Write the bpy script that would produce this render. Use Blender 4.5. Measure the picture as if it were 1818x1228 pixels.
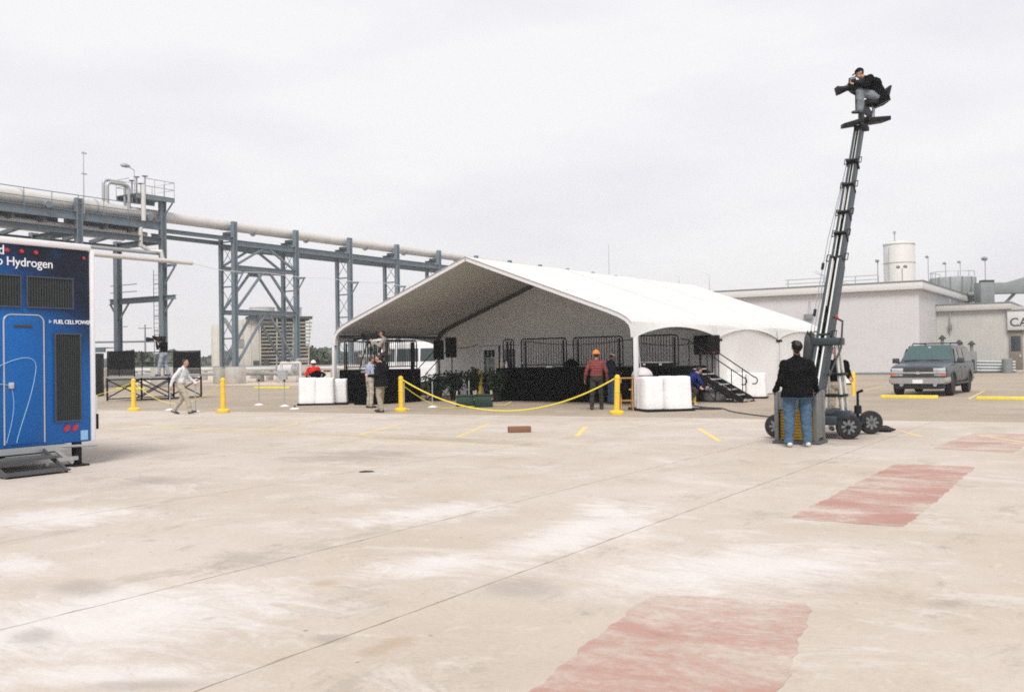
import bpy, bmesh, math, random
import numpy as np
from mathutils import Vector, Matrix

for o in list(bpy.data.objects):
    bpy.data.objects.remove(o, do_unlink=True)
SC = bpy.context.scene
COL = SC.collection
R = math.radians
random.seed(7)

# ------------------------------------------------------------------ camera
# World: X runs across the yard, Y along it (pipe rack, kerbs, buildings and tent follow this grid), Z up.
EYE = 1.58
YAW, PITCH, ROLL = R(33.0), math.atan((634.8 - 614.0) / 1700.0), math.atan(0.0152)
cam_d = bpy.data.cameras.new('camera')
cam = bpy.data.objects.new('camera', cam_d)
COL.objects.link(cam)
cam_d.sensor_width = 36.0
cam_d.lens = 36.0 * 1700.0 / 1818.0
cam_d.clip_start = 0.1
cam_d.clip_end = 3000
_f = Vector((-math.sin(YAW) * math.cos(PITCH), math.cos(YAW) * math.cos(PITCH), math.sin(PITCH)))
_r0 = Vector((math.cos(YAW), math.sin(YAW), 0))
_u0 = _r0.cross(_f)
_r = math.cos(ROLL) * _r0 - math.sin(ROLL) * _u0
_u = math.sin(ROLL) * _r0 + math.cos(ROLL) * _u0
_m = Matrix((_r, _u, -_f)).transposed().to_4x4()
_m.translation = (0, 0, EYE)
cam.matrix_world = _m
SC.camera = cam

# ------------------------------------------------------------------ world, sun, exposure
SUN_EL, SUN_AZ = R(52), R(150)          # azimuth measured clockwise from +Y
w = bpy.data.worlds.new('World')
SC.world = w
w.use_nodes = True
nt = w.node_tree
nt.nodes.clear()
out = nt.nodes.new('ShaderNodeOutputWorld')
bg = nt.nodes.new('ShaderNodeBackground')
sky = nt.nodes.new('ShaderNodeTexSky')
sky.sky_type = 'NISHITA'
sky.sun_disc = False
sky.sun_elevation = SUN_EL
sky.sun_rotation = SUN_AZ
sky.dust_density = 4.0
skys = nt.nodes.new('ShaderNodeVectorMath'); skys.operation = 'SCALE'; skys.inputs['Scale'].default_value = 0.10
nt.links.new(sky.outputs[0], skys.inputs[0])
tc = nt.nodes.new('ShaderNodeTexCoord')
mp = nt.nodes.new('ShaderNodeMapping'); mp.inputs['Scale'].default_value = (1.0, 1.0, 3.2)
nz = nt.nodes.new('ShaderNodeTexNoise'); nz.inputs['Scale'].default_value = 2.6; nz.inputs['Detail'].default_value = 5; nz.inputs['Roughness'].default_value = 0.5
nt.links.new(tc.outputs['Generated'], mp.inputs['Vector']); nt.links.new(mp.outputs[0], nz.inputs['Vector'])
cr = nt.nodes.new('ShaderNodeValToRGB')
cr.color_ramp.elements[0].position = 0.32; cr.color_ramp.elements[0].color = (0.405, 0.398, 0.420, 1)
cr.color_ramp.elements[1].position = 0.58; cr.color_ramp.elements[1].color = (0.458, 0.451, 0.454, 1)
nt.links.new(nz.outputs['Fac'], cr.inputs[0])
mx = nt.nodes.new('ShaderNodeMix'); mx.data_type = 'RGBA'; mx.inputs[0].default_value = 0.94
nt.links.new(skys.outputs[0], mx.inputs[6]); nt.links.new(cr.outputs[0], mx.inputs[7])
nt.links.new(mx.outputs[2], bg.inputs['Color']); bg.inputs['Strength'].default_value = 1.0
nt.links.new(bg.outputs[0], out.inputs[0])

sun_d = bpy.data.lights.new('sun', 'SUN')
sun_d.energy = 1.5
sun_d.angle = R(22)
sun_d.color = (1.0, 0.955, 0.89)
sun = bpy.data.objects.new('sun', sun_d)
COL.objects.link(sun)
_sd = Vector((math.sin(SUN_AZ) * math.cos(SUN_EL), math.cos(SUN_AZ) * math.cos(SUN_EL), math.sin(SUN_EL)))
sun.rotation_euler = _sd.to_track_quat('Z', 'Y').to_euler()
sun.location = (0, 0, 60)

SC.view_settings.view_transform = 'Standard'
SC.view_settings.look = 'None'
SC.view_settings.exposure = 1.1
SC.view_settings.gamma = 1.0
SC.view_settings.use_curve_mapping = False
SC.render.engine = 'CYCLES'
SC.cycles.use_denoising = False
SC.cycles.max_bounces = 6
SC.cycles.diffuse_bounces = 4
SC.cycles.volume_bounces = 0
SC.cycles.pixel_filter_type = 'BLACKMAN_HARRIS'
SC.cycles.filter_width = 1.8

def sh(s):
    return sum((i + 3) * ord(c) for i, c in enumerate(s))

# ------------------------------------------------------------------ mesh helpers
def V(*a):
    return Vector(a)

class MB:
    """collects shapes; build() links them as ONE mesh object"""
    def __init__(s):
        s.v = []; s.f = []; s.m = []
    def add(s, vs, fs, mi=0):
        b = len(s.v)
        s.v += [tuple(p) for p in vs]
        s.f += [tuple(i + b for i in f) for f in fs]
        s.m += [mi] * len(fs)
        return s
    def box(s, x0, x1, y0, y1, z0, z1, mi=0):
        vs = [(x0, y0, z0), (x1, y0, z0), (x1, y1, z0), (x0, y1, z0), (x0, y0, z1), (x1, y0, z1), (x1, y1, z1), (x0, y1, z1)]
        return s.add(vs, [(0, 3, 2, 1), (4, 5, 6, 7), (0, 1, 5, 4), (1, 2, 6, 5), (2, 3, 7, 6), (3, 0, 4, 7)], mi)
    def bar(s, a, b, w, h, up=(0, 0, 1), mi=0):
        a = Vector(a); b = Vector(b); d = (b - a).normalized(); up = Vector(up)
        if abs(d.dot(up)) > 0.98:
            up = Vector((0, 1, 0))
        sx = d.cross(up).normalized() * (w / 2); sz = sx.cross(d).normalized() * (h / 2)
        vs = [a - sx - sz, a + sx - sz, a + sx + sz, a - sx + sz, b - sx - sz, b + sx - sz, b + sx + sz, b - sx + sz]
        return s.add(vs, [(0, 1, 2, 3), (7, 6, 5, 4), (1, 0, 4, 5), (2, 1, 5, 6), (3, 2, 6, 7), (0, 3, 7, 4)], mi)
    def ibeam(s, a, b, w, h, t=0.03, up=(0, 0, 1)):
        a = Vector(a); b = Vector(b); d = (b - a).normalized(); up = Vector(up)
        if abs(d.dot(up)) > 0.98:
            up = Vector((0, 1, 0))
        sx = d.cross(up).normalized(); sz = sx.cross(d).normalized()
        s.bar(a + sz * (h / 2 - t / 2), b + sz * (h / 2 - t / 2), w, t, up)
        s.bar(a - sz * (h / 2 - t / 2), b - sz * (h / 2 - t / 2), w, t, up)
        s.bar(a, b, t, h - 2 * t, up)
        return s
    def tube(s, pts, r, n=8, cap=True, mi=0):
        pts = [Vector(p) for p in pts]
        rs = r if isinstance(r, (list, tuple)) else [r] * len(pts)
        N = len(pts); vs = []; fs = []
        prev = None
        for i, p in enumerate(pts):
            if i == 0: d = pts[1] - pts[0]
            elif i == N - 1: d = pts[-1] - pts[-2]
            else: d = (pts[i + 1] - p).normalized() + (p - pts[i - 1]).normalized()
            d = d.normalized() if d.length > 1e-9 else Vector((0, 0, 1))
            if prev is None:
                ref = Vector((0, 0, 1)) if abs(d.z) < 0.9 else Vector((1, 0, 0))
                u = d.cross(ref).normalized()
            else:
                u = (prev - d * prev.dot(d)).normalized()
            prev = u; q = d.cross(u)
            for k in range(n):
                a = 2 * math.pi * k / n
                vs.append(p + (u * math.cos(a) + q * math.sin(a)) * rs[i])
        for i in range(N - 1):
            for k in range(n):
                k2 = (k + 1) % n
                fs.append((i * n + k, i * n + k2, (i + 1) * n + k2, (i + 1) * n + k))
        if cap:
            fs.append(tuple(range(n))[::-1]); fs.append(tuple((N - 1) * n + k for k in range(n)))
        return s.add(vs, fs, mi)
    def lathe(s, prof, c=(0, 0, 0), n=24, mi=0, axis='z'):
        vs = []; fs = []
        for (r, z) in prof:
            for k in range(n):
                a = 2 * math.pi * k / n
                p = (r * math.cos(a), r * math.sin(a), z)
                if axis == 'x': p = (p[2], p[0], p[1])
                if axis == 'y': p = (p[0], p[2], p[1])
                vs.append((c[0] + p[0], c[1] + p[1], c[2] + p[2]))
        N = len(prof)
        for i in range(N - 1):
            for k in range(n):
                k2 = (k + 1) % n
                fs.append((i * n + k, i * n + k2, (i + 1) * n + k2, (i + 1) * n + k))
        fs.append(tuple(range(n))[::-1]); fs.append(tuple((N - 1) * n + k for k in range(n)))
        return s.add(vs, fs, mi)
    def poly(s, pts, mi=0):
        return s.add(pts, [tuple(range(len(pts)))], mi)
    def prism(s, pts, off, mi=0):
        """closed polygon pts swept by vector off"""
        n = len(pts); off = Vector(off)
        vs = [Vector(p) for p in pts] + [Vector(p) + off for p in pts]
        fs = [tuple(range(n))[::-1], tuple(range(n, 2 * n))] + [(k, (k + 1) % n, n + (k + 1) % n, n + k) for k in range(n)]
        return s.add(vs, fs, mi)
    def grid(s, fn, nu, nv, mi=0):
        vs = [fn(i / nu, j / nv) for j in range(nv + 1) for i in range(nu + 1)]
        fs = [(j * (nu + 1) + i, j * (nu + 1) + i + 1, (j + 1) * (nu + 1) + i + 1, (j + 1) * (nu + 1) + i) for j in range(nv) for i in range(nu)]
        return s.add(vs, fs, mi)
    def mesh(s, name, mats, smooth=True, ang=38, bevel=0, thick=0, recalc=True):
        me = bpy.data.meshes.new(name)
        me.from_pydata(s.v, [], s.f)
        for m in mats: me.materials.append(m)
        bm = bmesh.new(); bm.from_mesh(me)
        bm.faces.ensure_lookup_table()
        for f, mi in zip(bm.faces, s.m): f.material_index = mi
        if recalc: bmesh.ops.recalc_face_normals(bm, faces=bm.faces)
        if thick: bmesh.ops.solidify(bm, geom=bm.faces[:], thickness=thick)
        if bevel:
            es = [e for e in bm.edges if len(e.link_faces) == 2 and e.calc_face_angle(0) > R(30)]
            bmesh.ops.bevel(bm, geom=es, offset=bevel, segments=2, affect='EDGES', profile=0.5, clamp_overlap=True)
        if smooth:
            ca = R(ang)
            for f in bm.faces: f.smooth = True
            for e in bm.edges:
                if len(e.link_faces) == 2 and e.calc_face_angle(0) > ca: e.smooth = False
        bm.to_mesh(me); bm.free()
        return me
    def build(s, name, mat, parent=None, **k):
        kind = k.pop('kind', None)
        mats = mat if isinstance(mat, (list, tuple)) else [mat]
        return link(name, s.mesh(name, mats, **k), parent, kind)

def link(name, me, parent=None, kind=None):
    o = bpy.data.objects.new(name, me)
    COL.objects.link(o)
    if parent is not None: o.parent = parent
    if kind: o['kind'] = kind
    return o

def tag(o, label, cat, group=None, kind=None):
    o['label'] = label; o['category'] = cat
    if group: o['group'] = group
    if kind: o['kind'] = kind
    return o

def thing(name, label, cat, loc=(0, 0, 0), rz=0, group=None):
    o = bpy.data.objects.new(name, None)
    COL.objects.link(o)
    o.empty_display_size = 0.2
    o.location = loc; o.rotation_euler = (0, 0, rz)
    return tag(o, label, cat, group)

def copy_tree(o, parent=None):
    c = o.copy(); COL.objects.link(c); c.parent = parent
    for ch in [x for x in KIDS.get(o.name, [])] or list(o.children):
        copy_tree(ch, c)
    return c
KIDS = {}

def dup(root, loc, rz, label, group=None):
    c = copy_tree(root)
    c.location = loc; c.rotation_euler = (0, 0, rz); c['label'] = label
    if group: c['group'] = group
    return c

def struct(name, mb, mat, **k):
    o = mb.build(name, mat, **k); o['kind'] = 'structure'
    return o

def arc(c, r, a0, a1, n, u, v):
    """points of an arc in the plane u,v"""
    c = Vector(c); u = Vector(u); v = Vector(v)
    return [c + u * (r * math.cos(R(a0 + (a1 - a0) * i / n))) + v * (r * math.sin(R(a0 + (a1 - a0) * i / n))) for i in range(n + 1)]

# ------------------------------------------------------------------ material helpers
def new_mat(name):
    m = bpy.data.materials.new(name); m.use_nodes = True
    return m, m.node_tree, m.node_tree.nodes['Principled BSDF']

def N(nt, t, **k):
    n = nt.nodes.new(t)
    for a, b in k.items():
        if a.startswith('i_'):
            n.inputs[int(a[2:]) if a[2:].isdigit() else a[2:]].default_value = b
        else: setattr(n, a, b)
    return n

def mixc(nt, fac, a, b, mode='MIX'):
    n = nt.nodes.new('ShaderNodeMix'); n.data_type = 'RGBA'; n.blend_type = mode
    for i, x in ((0, fac), (6, a), (7, b)):
        if hasattr(x, 'is_linked') or hasattr(x, 'links'): nt.links.new(x, n.inputs[i])
        else: n.inputs[i].default_value = x if i == 0 else (*x[:3], 1)
    return n.outputs[2]

def ramp(nt, val, lo, hi):
    n = nt.nodes.new('ShaderNodeMapRange'); n.interpolation_type = 'SMOOTHSTEP'
    n.inputs['From Min'].default_value = lo; n.inputs['From Max'].default_value = hi
    nt.links.new(val, n.inputs['Value'])
    return n.outputs[0]

def mathn(nt, op, a, b=None):
    n = nt.nodes.new('ShaderNodeMath'); n.operation = op
    for i, x in enumerate((a, b)):
        if x is None: continue
        if hasattr(x, 'links'): nt.links.new(x, n.inputs[i])
        else: n.inputs[i].default_value = x
    return n.outputs[0]

def noise(nt, co, scale, detail=4, rough=0.55, dist=0.0, vec_scale=None):
    if vec_scale:
        mp = nt.nodes.new('ShaderNodeMapping'); mp.inputs['Scale'].default_value = vec_scale
        nt.links.new(co, mp.inputs[0]); co = mp.outputs[0]
    n = nt.nodes.new('ShaderNodeTexNoise')
    n.inputs['Scale'].default_value = scale; n.inputs['Detail'].default_value = detail
    n.inputs['Roughness'].default_value = rough; n.inputs['Distortion'].default_value = dist
    nt.links.new(co, n.inputs['Vector'])
    return n.outputs['Fac']

def mat(name, col, rough=0.6, metal=0.0, var=0.12, scale=6.0, bump=0.0, bscale=40.0, coat=0.0, dirt=None, spec=0.5, trans=0.0):
    """plain painted/fabric/metal surface with some grain and mottling"""
    m, nt, b = new_mat(name)
    geo = N(nt, 'ShaderNodeNewGeometry').outputs['Position']
    n1 = noise(nt, geo, scale, 5, 0.6)
    c2 = tuple(max(0, c * (1 - 2 * var)) for c in col); c3 = tuple(min(1, c * (1 + var)) for c in col)
    c = mixc(nt, n1, c2, c3)
    if dirt:
        n2 = noise(nt, geo, 1.7, 6, 0.65)
        c = mixc(nt, mathn(nt, 'MULTIPLY', ramp(nt, n2, 0.48, 0.72), dirt[1]), c, dirt[0])
    nt.links.new(c, b.inputs['Base Color'])
    b.inputs['Roughness'].default_value = rough; b.inputs['Metallic'].default_value = metal
    b.inputs['Specular IOR Level'].default_value = spec
    if coat:
        b.inputs['Coat Weight'].default_value = coat; b.inputs['Coat Roughness'].default_value = 0.06
    if bump:
        bp = N(nt, 'ShaderNodeBump'); bp.inputs['Strength'].default_value = bump; bp.inputs['Distance'].default_value = 0.02
        nt.links.new(noise(nt, geo, bscale, 4, 0.6), bp.inputs['Height']); nt.links.new(bp.outputs[0], b.inputs['Normal'])
    if trans:
        tr = N(nt, 'ShaderNodeBsdfTranslucent'); nt.links.new(c, tr.inputs[0])
        ms = N(nt, 'ShaderNodeMixShader'); ms.inputs[0].default_value = trans
        o = nt.nodes['Material Output']
        nt.links.new(b.outputs[0], ms.inputs[1]); nt.links.new(tr.outputs[0], ms.inputs[2]); nt.links.new(ms.outputs[0], o.inputs[0])
    return m
# ------------------------------------------------------------------ materials
WHITE_BLOBS = [((-5.342, 3.645), (0.7138, 0.4624), (-0.6982, 0.906)), ((-7.449, 4.168), (1.6121, 2.863), (-1.1165, 2.0137)),
    ((-9.42, 5.719), (0.907, 0.9634), (-0.9515, 0.945)), ((-4.239, 7.728), (0.6093, 0.5537), (-2.6011, -0.0717)),
    ((-2.447, 6.888), (1.0036, 0.0544), (-0.7559, 1.0428)), ((-4.465, 2.908), (1.0619, 0.8498), (-2.5956, 3.89)),
    ((-6.07, 7.732), (1.0456, 0.6821), (-1.4464, 0.9201)), ((-4.529, 5.852), (1.4117, 1.0905), (-2.3923, 1.7237)),
    ((-4.317, 8.464), (2.5747, 1.4643), (0.5028, 1.2444))]
GREY_BLOBS = [((-11.045, 8.205), (1.2039, 1.6073), (-0.8909, 1.8067)), ((-3.555, 5.613), (2.9027, 1.8114), (-1.6662, 2.9628)),
    ((-5.975, 5.284), (1.6959, 1.9124), (-2.1022, 1.5854)), ((-6.291, 4.026), (2.8435, 4.3903), (-2.635, 2.9841)),
    ((-10.953, 12.244), (0.7184, 0.6469), (-0.5965, 1.927)), ((-0.989, 6.546), (6.1597, 0.9023), (-3.9979, 7.037)),
    ((-5.412, 3.185), (3.821, 6.4991), (-3.6073, 4.0419)), ((-10.883, 11.383), (0.7395, 0.6972), (-0.8523, 1.3572)),
    ((-3.865, 4.001), (6.5587, 6.2898), (-6.984, 8.7677)), ((-4.129, 2.96), (1.7503, 2.4007), (-5.9184, 8.6573)),
    ((-4.511, 18.021), (1.586, 0.3336), (-0.7426, 0.6213)), ((-11.388, 14.946), (0.3649, 0.2718), (0.0389, 2.0158))]
RUST_BLOBS = [((-3.49, 4.082), (4.9247, 4.1841), (-9.8719, 1.6608)), ((-4.84, 4.948), (6.4177, 6.664), (-6.9155, 4.5612))]

def blob_mask(nt, pos, blobs, edge):
    """stain shapes: soft, ragged ellipses on the slab, each at its own place"""
    acc = None
    for c, r1, r2 in blobs:
        sb = N(nt, 'ShaderNodeVectorMath', operation='SUBTRACT'); nt.links.new(pos, sb.inputs[0]); sb.inputs[1].default_value = (*c, 0)
        cb = N(nt, 'ShaderNodeCombineXYZ')
        for i, r in enumerate((r1, r2)):
            dp = N(nt, 'ShaderNodeVectorMath', operation='DOT_PRODUCT'); nt.links.new(sb.outputs[0], dp.inputs[0]); dp.inputs[1].default_value = (*r, 0)
            nt.links.new(dp.outputs['Value'], cb.inputs[i])
        ln = N(nt, 'ShaderNodeVectorMath', operation='LENGTH'); nt.links.new(cb.outputs[0], ln.inputs[0])
        v = mathn(nt, 'ADD', ln.outputs['Value'], edge)
        m = N(nt, 'ShaderNodeMapRange'); m.interpolation_type = 'SMOOTHSTEP'
        m.inputs['From Min'].default_value = 1.35; m.inputs['From Max'].default_value = 0.25
        nt.links.new(v, m.inputs['Value'])
        acc = m.outputs[0] if acc is None else mathn(nt, 'MAXIMUM', acc, m.outputs[0])
    return acc

def concrete_nodes(nt):
    pos = N(nt, 'ShaderNodeNewGeometry').outputs['Position']
    # flatten to plan so stains are flat
    big = noise(nt, pos, 0.35, 6, 0.65)
    mid = noise(nt, pos, 1.6, 8, 0.7, 0.5)
    pa = noise(nt, pos, 0.75, 12, 0.76, 0.7, (0.8, 1.35, 1))
    pb = noise(nt, pos, 1.15, 12, 0.80, 0.5, (1.25, 0.8, 1))
    pc = noise(nt, pos, 3.4, 10, 0.78, 0.9)
    fine = noise(nt, pos, 26, 5, 0.75)
    grit = noise(nt, pos, 120, 2, 0.8)
    c = mixc(nt, ramp(nt, big, 0.3, 0.7), (0.472, 0.408, 0.345), (0.560, 0.500, 0.445))
    c = mixc(nt, mathn(nt, 'MULTIPLY', ramp(nt, pb, 0.53, 0.63), 0.55), c, (0.362, 0.315, 0.268))
    c = mixc(nt, mathn(nt, 'MULTIPLY', ramp(nt, pa, 0.52, 0.62), 0.50), c, (0.640, 0.596, 0.553))
    c = mixc(nt, mathn(nt, 'MULTIPLY', ramp(nt, pc, 0.57, 0.66), 0.45), c, (0.385, 0.335, 0.275))
    c = mixc(nt, mathn(nt, 'MULTIPLY', ramp(nt, pc, 0.44, 0.34), 0.40), c, (0.625, 0.572, 0.520))
    # dribbles of oil: small sharp dark specks
    v2 = N(nt, 'ShaderNodeTexVoronoi'); v2.inputs['Scale'].default_value = 3.6; nt.links.new(pos, v2.inputs['Vector'])
    s2 = N(nt, 'ShaderNodeMapRange'); s2.inputs['From Min'].default_value = 0.075; s2.inputs['From Max'].default_value = 0.045; nt.links.new(v2.outputs['Distance'], s2.inputs['Value'])
    c = mixc(nt, mathn(nt, 'MULTIPLY', s2.outputs[0], mathn(nt, 'MULTIPLY', ramp(nt, mid, 0.45, 0.6), 0.8)), c, (0.22, 0.185, 0.15))
    e1 = mathn(nt, 'MULTIPLY', mathn(nt, 'SUBTRACT', noise(nt, pos, 1.9, 8, 0.78, 1.2, (0.75, 1.6, 1)), 0.5), 3.4)
    wm = blob_mask(nt, pos, WHITE_BLOBS, e1)
    c = mixc(nt, mathn(nt, 'MULTIPLY', wm, mathn(nt, 'ADD', mathn(nt, 'MULTIPLY', mid, 0.7), 0.40)), c, (0.675, 0.655, 0.648))
    gm = blob_mask(nt, pos, GREY_BLOBS, e1)
    c = mixc(nt, mathn(nt, 'MULTIPLY', gm, 0.5), c, (0.29, 0.258, 0.226))
    rm = blob_mask(nt, pos, RUST_BLOBS, e1)
    c = mixc(nt, mathn(nt, 'MULTIPLY', rm, 0.4), c, (0.36, 0.24, 0.13))
    # small dark spots and pits
    vo = N(nt, 'ShaderNodeTexVoronoi'); vo.inputs['Scale'].default_value = 1.5; vo.inputs['Randomness'].default_value = 1.0
    nt.links.new(pos, vo.inputs['Vector'])
    sp = N(nt, 'ShaderNodeMapRange'); sp.inputs['From Min'].default_value = 0.10; sp.inputs['From Max'].default_value = 0.03
    nt.links.new(mathn(nt, 'ADD', vo.outputs['Distance'], mathn(nt, 'MULTIPLY', mathn(nt, 'SUBTRACT', fine, 0.5), 0.12)), sp.inputs['Value'])
    c = mixc(nt, mathn(nt, 'MULTIPLY', sp.outputs[0], 0.35), c, (0.25, 0.22, 0.19))
    c = mixc(nt, 0.5, c, mixc(nt, ramp(nt, fine, 0.25, 0.75), (0.78, 0.77, 0.76), (1.0, 1.0, 1.0)), 'MULTIPLY')
    c = mixc(nt, 0.45, c, mixc(nt, ramp(nt, grit, 0.2, 0.8), (0.72, 0.72, 0.72), (1.0, 1.0, 1.0)), 'MULTIPLY')
    return pos, c, mid, fine, grit

def finish_ground(nt, b, c, fine, grit, rough=0.85):
    nt.links.new(c, b.inputs['Base Color'])
    b.inputs['Roughness'].default_value = rough
    b.inputs['Specular IOR Level'].default_value = 0.3
    bp = N(nt, 'ShaderNodeBump'); bp.inputs['Strength'].default_value = 0.25; bp.inputs['Distance'].default_value = 0.01
    nt.links.new(mathn(nt, 'ADD', fine, grit), bp.inputs['Height']); nt.links.new(bp.outputs[0], b.inputs['Normal'])

M = {}
m, nt, b = new_mat('concrete'); pos, c, mid, fine, grit = concrete_nodes(nt); finish_ground(nt, b, c, fine, grit); M['concrete'] = m

def worn_paint(name, col, lo, hi, amt):
    m, nt, b = new_mat(name)
    pos, c, mid, fine, grit = concrete_nodes(nt)
    w1 = noise(nt, pos, 1.5, 10, 0.78, 0.6, (0.7, 1.5, 1))
    w2 = noise(nt, pos, 14, 6, 0.78)
    w3 = noise(nt, pos, 0.85, 6, 0.6, 0.4)
    wear = mathn(nt, 'ADD', mathn(nt, 'MULTIPLY', w1, 0.5), mathn(nt, 'ADD', mathn(nt, 'MULTIPLY', w2, 0.22), mathn(nt, 'MULTIPLY', w3, 0.28)))
    f = mathn(nt, 'MULTIPLY', ramp(nt, wear, lo, hi), amt)
    pc = mixc(nt, w2, tuple(x * 0.85 for x in col), tuple(min(1, x * 1.12) for x in col))
    c = mixc(nt, f, c, pc)
    finish_ground(nt, b, c, fine, grit, 0.75)
    return m
M['red_paint'] = worn_paint('worn_red_paint', (0.335, 0.125, 0.098), 0.41, 0.56, 0.70)
M['red_faint'] = worn_paint('faint_red_paint', (0.345, 0.138, 0.110), 0.41, 0.58, 0.64)
M['yellow_line'] = worn_paint('worn_yellow_paint', (0.74, 0.56, 0.16), 0.30, 0.55, 0.9)
M['yellow_faint'] = worn_paint('faint_yellow_paint', (0.74, 0.55, 0.14), 0.34, 0.58, 0.85)

def lot_mat(name, c1, c2, c3):
    m, nt, b = new_mat(name)
    pos = N(nt, 'ShaderNodeNewGeometry').outputs['Position']
    big = noise(nt, pos, 0.22, 5, 0.6); mid = noise(nt, pos, 1.3, 6, 0.65, 0.5)
    fine = noise(nt, pos, 38, 3, 0.75); grit = noise(nt, pos, 95, 2, 0.8)
    c = mixc(nt, ramp(nt, big, 0.3, 0.7), c1, c2)
    c = mixc(nt, mathn(nt, 'MULTIPLY', ramp(nt, mid, 0.45, 0.75), 0.6), c, c3)
    c = mixc(nt, 0.75, c, mixc(nt, ramp(nt, fine, 0.25, 0.75), (0.62, 0.61, 0.60), (1.15, 1.13, 1.1)), 'MULTIPLY')
    c = mixc(nt, 0.6, c, mixc(nt, ramp(nt, grit, 0.2, 0.8), (0.65, 0.65, 0.65), (1.1, 1.1, 1.1)), 'MULTIPLY')
    finish_ground(nt, b, c, fine, grit)
    return m
M['lot'] = lot_mat('aggregate_pavement', (0.355, 0.300, 0.240), (0.440, 0.375, 0.305), (0.29, 0.243, 0.193))
M['sand'] = lot_mat('pale_sandy_gravel', (0.60, 0.52, 0.42), (0.68, 0.60, 0.50), (0.45, 0.38, 0.30))
M['joint'] = mat('joint_tar', (0.17, 0.145, 0.12), 0.9)
M['filler'] = mat('dusty_joint_filler', (0.33, 0.29, 0.24), 0.95, var=0.4, scale=1.3)
M['cable'] = mat('black_rubber_cable', (0.02, 0.02, 0.022), 0.6)

# ------------------------------------------------------------------ ground
struct('ground', MB().poly([(-900, -60, -0.016), (500, -60, -0.016), (500, 1200, -0.016), (-900, 1200, -0.016)]), M['lot'])
def edge_y(x):
    return 23.85 + 0.13 * x
struct('joint_filler', MB().poly([(-62, -6, -0.004), (14, -6, -0.004), (14, edge_y(14), -0.004), (-62, edge_y(-62), -0.004)]), M['filler'])
apron = bpy.data.objects.new('concrete_apron', None); COL.objects.link(apron); apron['kind'] = 'structure'
XJ = [-62.0, -48.9, -41.7, -34.5, -27.3, -20.1, -16.5, -12.9, -9.3, -5.72, -3.82, 14.0]
random.seed(3)
for i in range(len(XJ) - 1):
    a, b = XJ[i] + 0.003, XJ[i + 1] - 0.003
    mb = MB()
    # ragged edges: joint arris chipped along its length
    L, Rr = [], []
    y1a, y1b = edge_y(a), edge_y(b)
    n = 260
    for k in range(n + 1):
        t = k / n
        L.append((a + abs(random.gauss(0, 0.006)), -6 + t * (y1a + 6), 0)); Rr.append((b - abs(random.gauss(0, 0.006)), -6 + t * (y1b + 6), 0))
    top = L + Rr[::-1]
    mb.prism([(x, y, -0.012) for x, y, z in top], (0, 0, 0.012))
    mb.build('concrete_slab', M['concrete'], apron, smooth=False)
# dark tar seam where the concrete stops
mb = MB()
pts = []
random.seed(5)
xs = [-62 + 76 * k / 160 for k in range(161)]
near = [(x, edge_y(x) + random.uniform(-0.01, 0.02), -0.006) for x in xs]
far = [(x, edge_y(x) + random.uniform(0.05, 0.12), -0.006) for x in xs]
mb.poly(near + far[::-1])
struct('expansion_seam', mb, M['joint'], smooth=False)
# sandy yard beneath the pipe rack
struct('gravel_yard', MB().poly([(-140, 44.5, -0.010), (-38.5, 44.5, -0.010), (-38.5, 150, -0.010), (-140, 150, -0.010)]), M['sand'])

def stripe(a, b, wd, z, m, name, label, cat, group=None, ragged=0.012):
    a = Vector((*a, 0)); b = Vector((*b, 0)); d = (b - a).normalized(); s = Vector((-d.y, d.x, 0)) * wd / 2
    n = max(6, int((b - a).length * 6)); L = []; Rr = []
    for k in range(n + 1):
        p = a + (b - a) * k / n
        L.append(p + s * (1 + random.uniform(-ragged, ragged) * 6) + Vector((0, 0, z))); Rr.append(p - s * (1 + random.uniform(-ragged, ragged) * 6) + Vector((0, 0, z)))
    o = MB().poly(L + Rr[::-1]).build(name, m, smooth=False)
    return tag(o, label, cat, group)

PL = [((-16.87, 15.6), (-18.88, 19.44), 'faded yellow parking line ahead of the white ballast drums at left'),
      ((-13.81, 15.3), (-15.03, 18.1), 'faded yellow parking line in front of the man in black jacket'),
      ((-11.43, 15.53), (-13.05, 19.03), 'faded yellow parking line on concrete just left of the brick'),
      ((-9.33, 16.69), (-10.42, 19.05), 'short bright yellow parking line on concrete right of the brick'),
      ((-6.37, 16.72), (-7.9, 19.49), 'bright yellow parking line between the brick and the camera crane')]
for i, (p, q, lb) in enumerate(PL):
    stripe(p, q, 0.1, 0.0015, M['yellow_line'] if i > 2 else M['yellow_faint'], 'parking_line', lb, 'road marking', 'angled parking lines')
stripe((-22.3, 14.95), (-9.2, 14.25), 0.09, 0.0015, M['yellow_faint'], 'bay_line', 'long faded yellow line across the parking bays, nearer one', 'road marking', 'parking bay base lines')
stripe((-22.0, 15.6), (-9.0, 14.95), 0.08, 0.0015, M['yellow_faint'], 'bay_line', 'long faded yellow line across the parking bays, farther one', 'road marking', 'parking bay base lines')
stripe((-3.95, 20.3), (-3.3, 19.0), 0.08, 0.0015, M['yellow_faint'], 'parking_line', 'faint yellow line on concrete right of the crane wheels', 'road marking', 'angled parking lines')
stripe((-2.5, 19.8), (-1.0, 17.6), 0.08, 0.003, M['yellow_faint'], 'parking_line', 'faint yellow line crossing the farthest red panel at right', 'road marking', 'angled parking lines')
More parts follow.
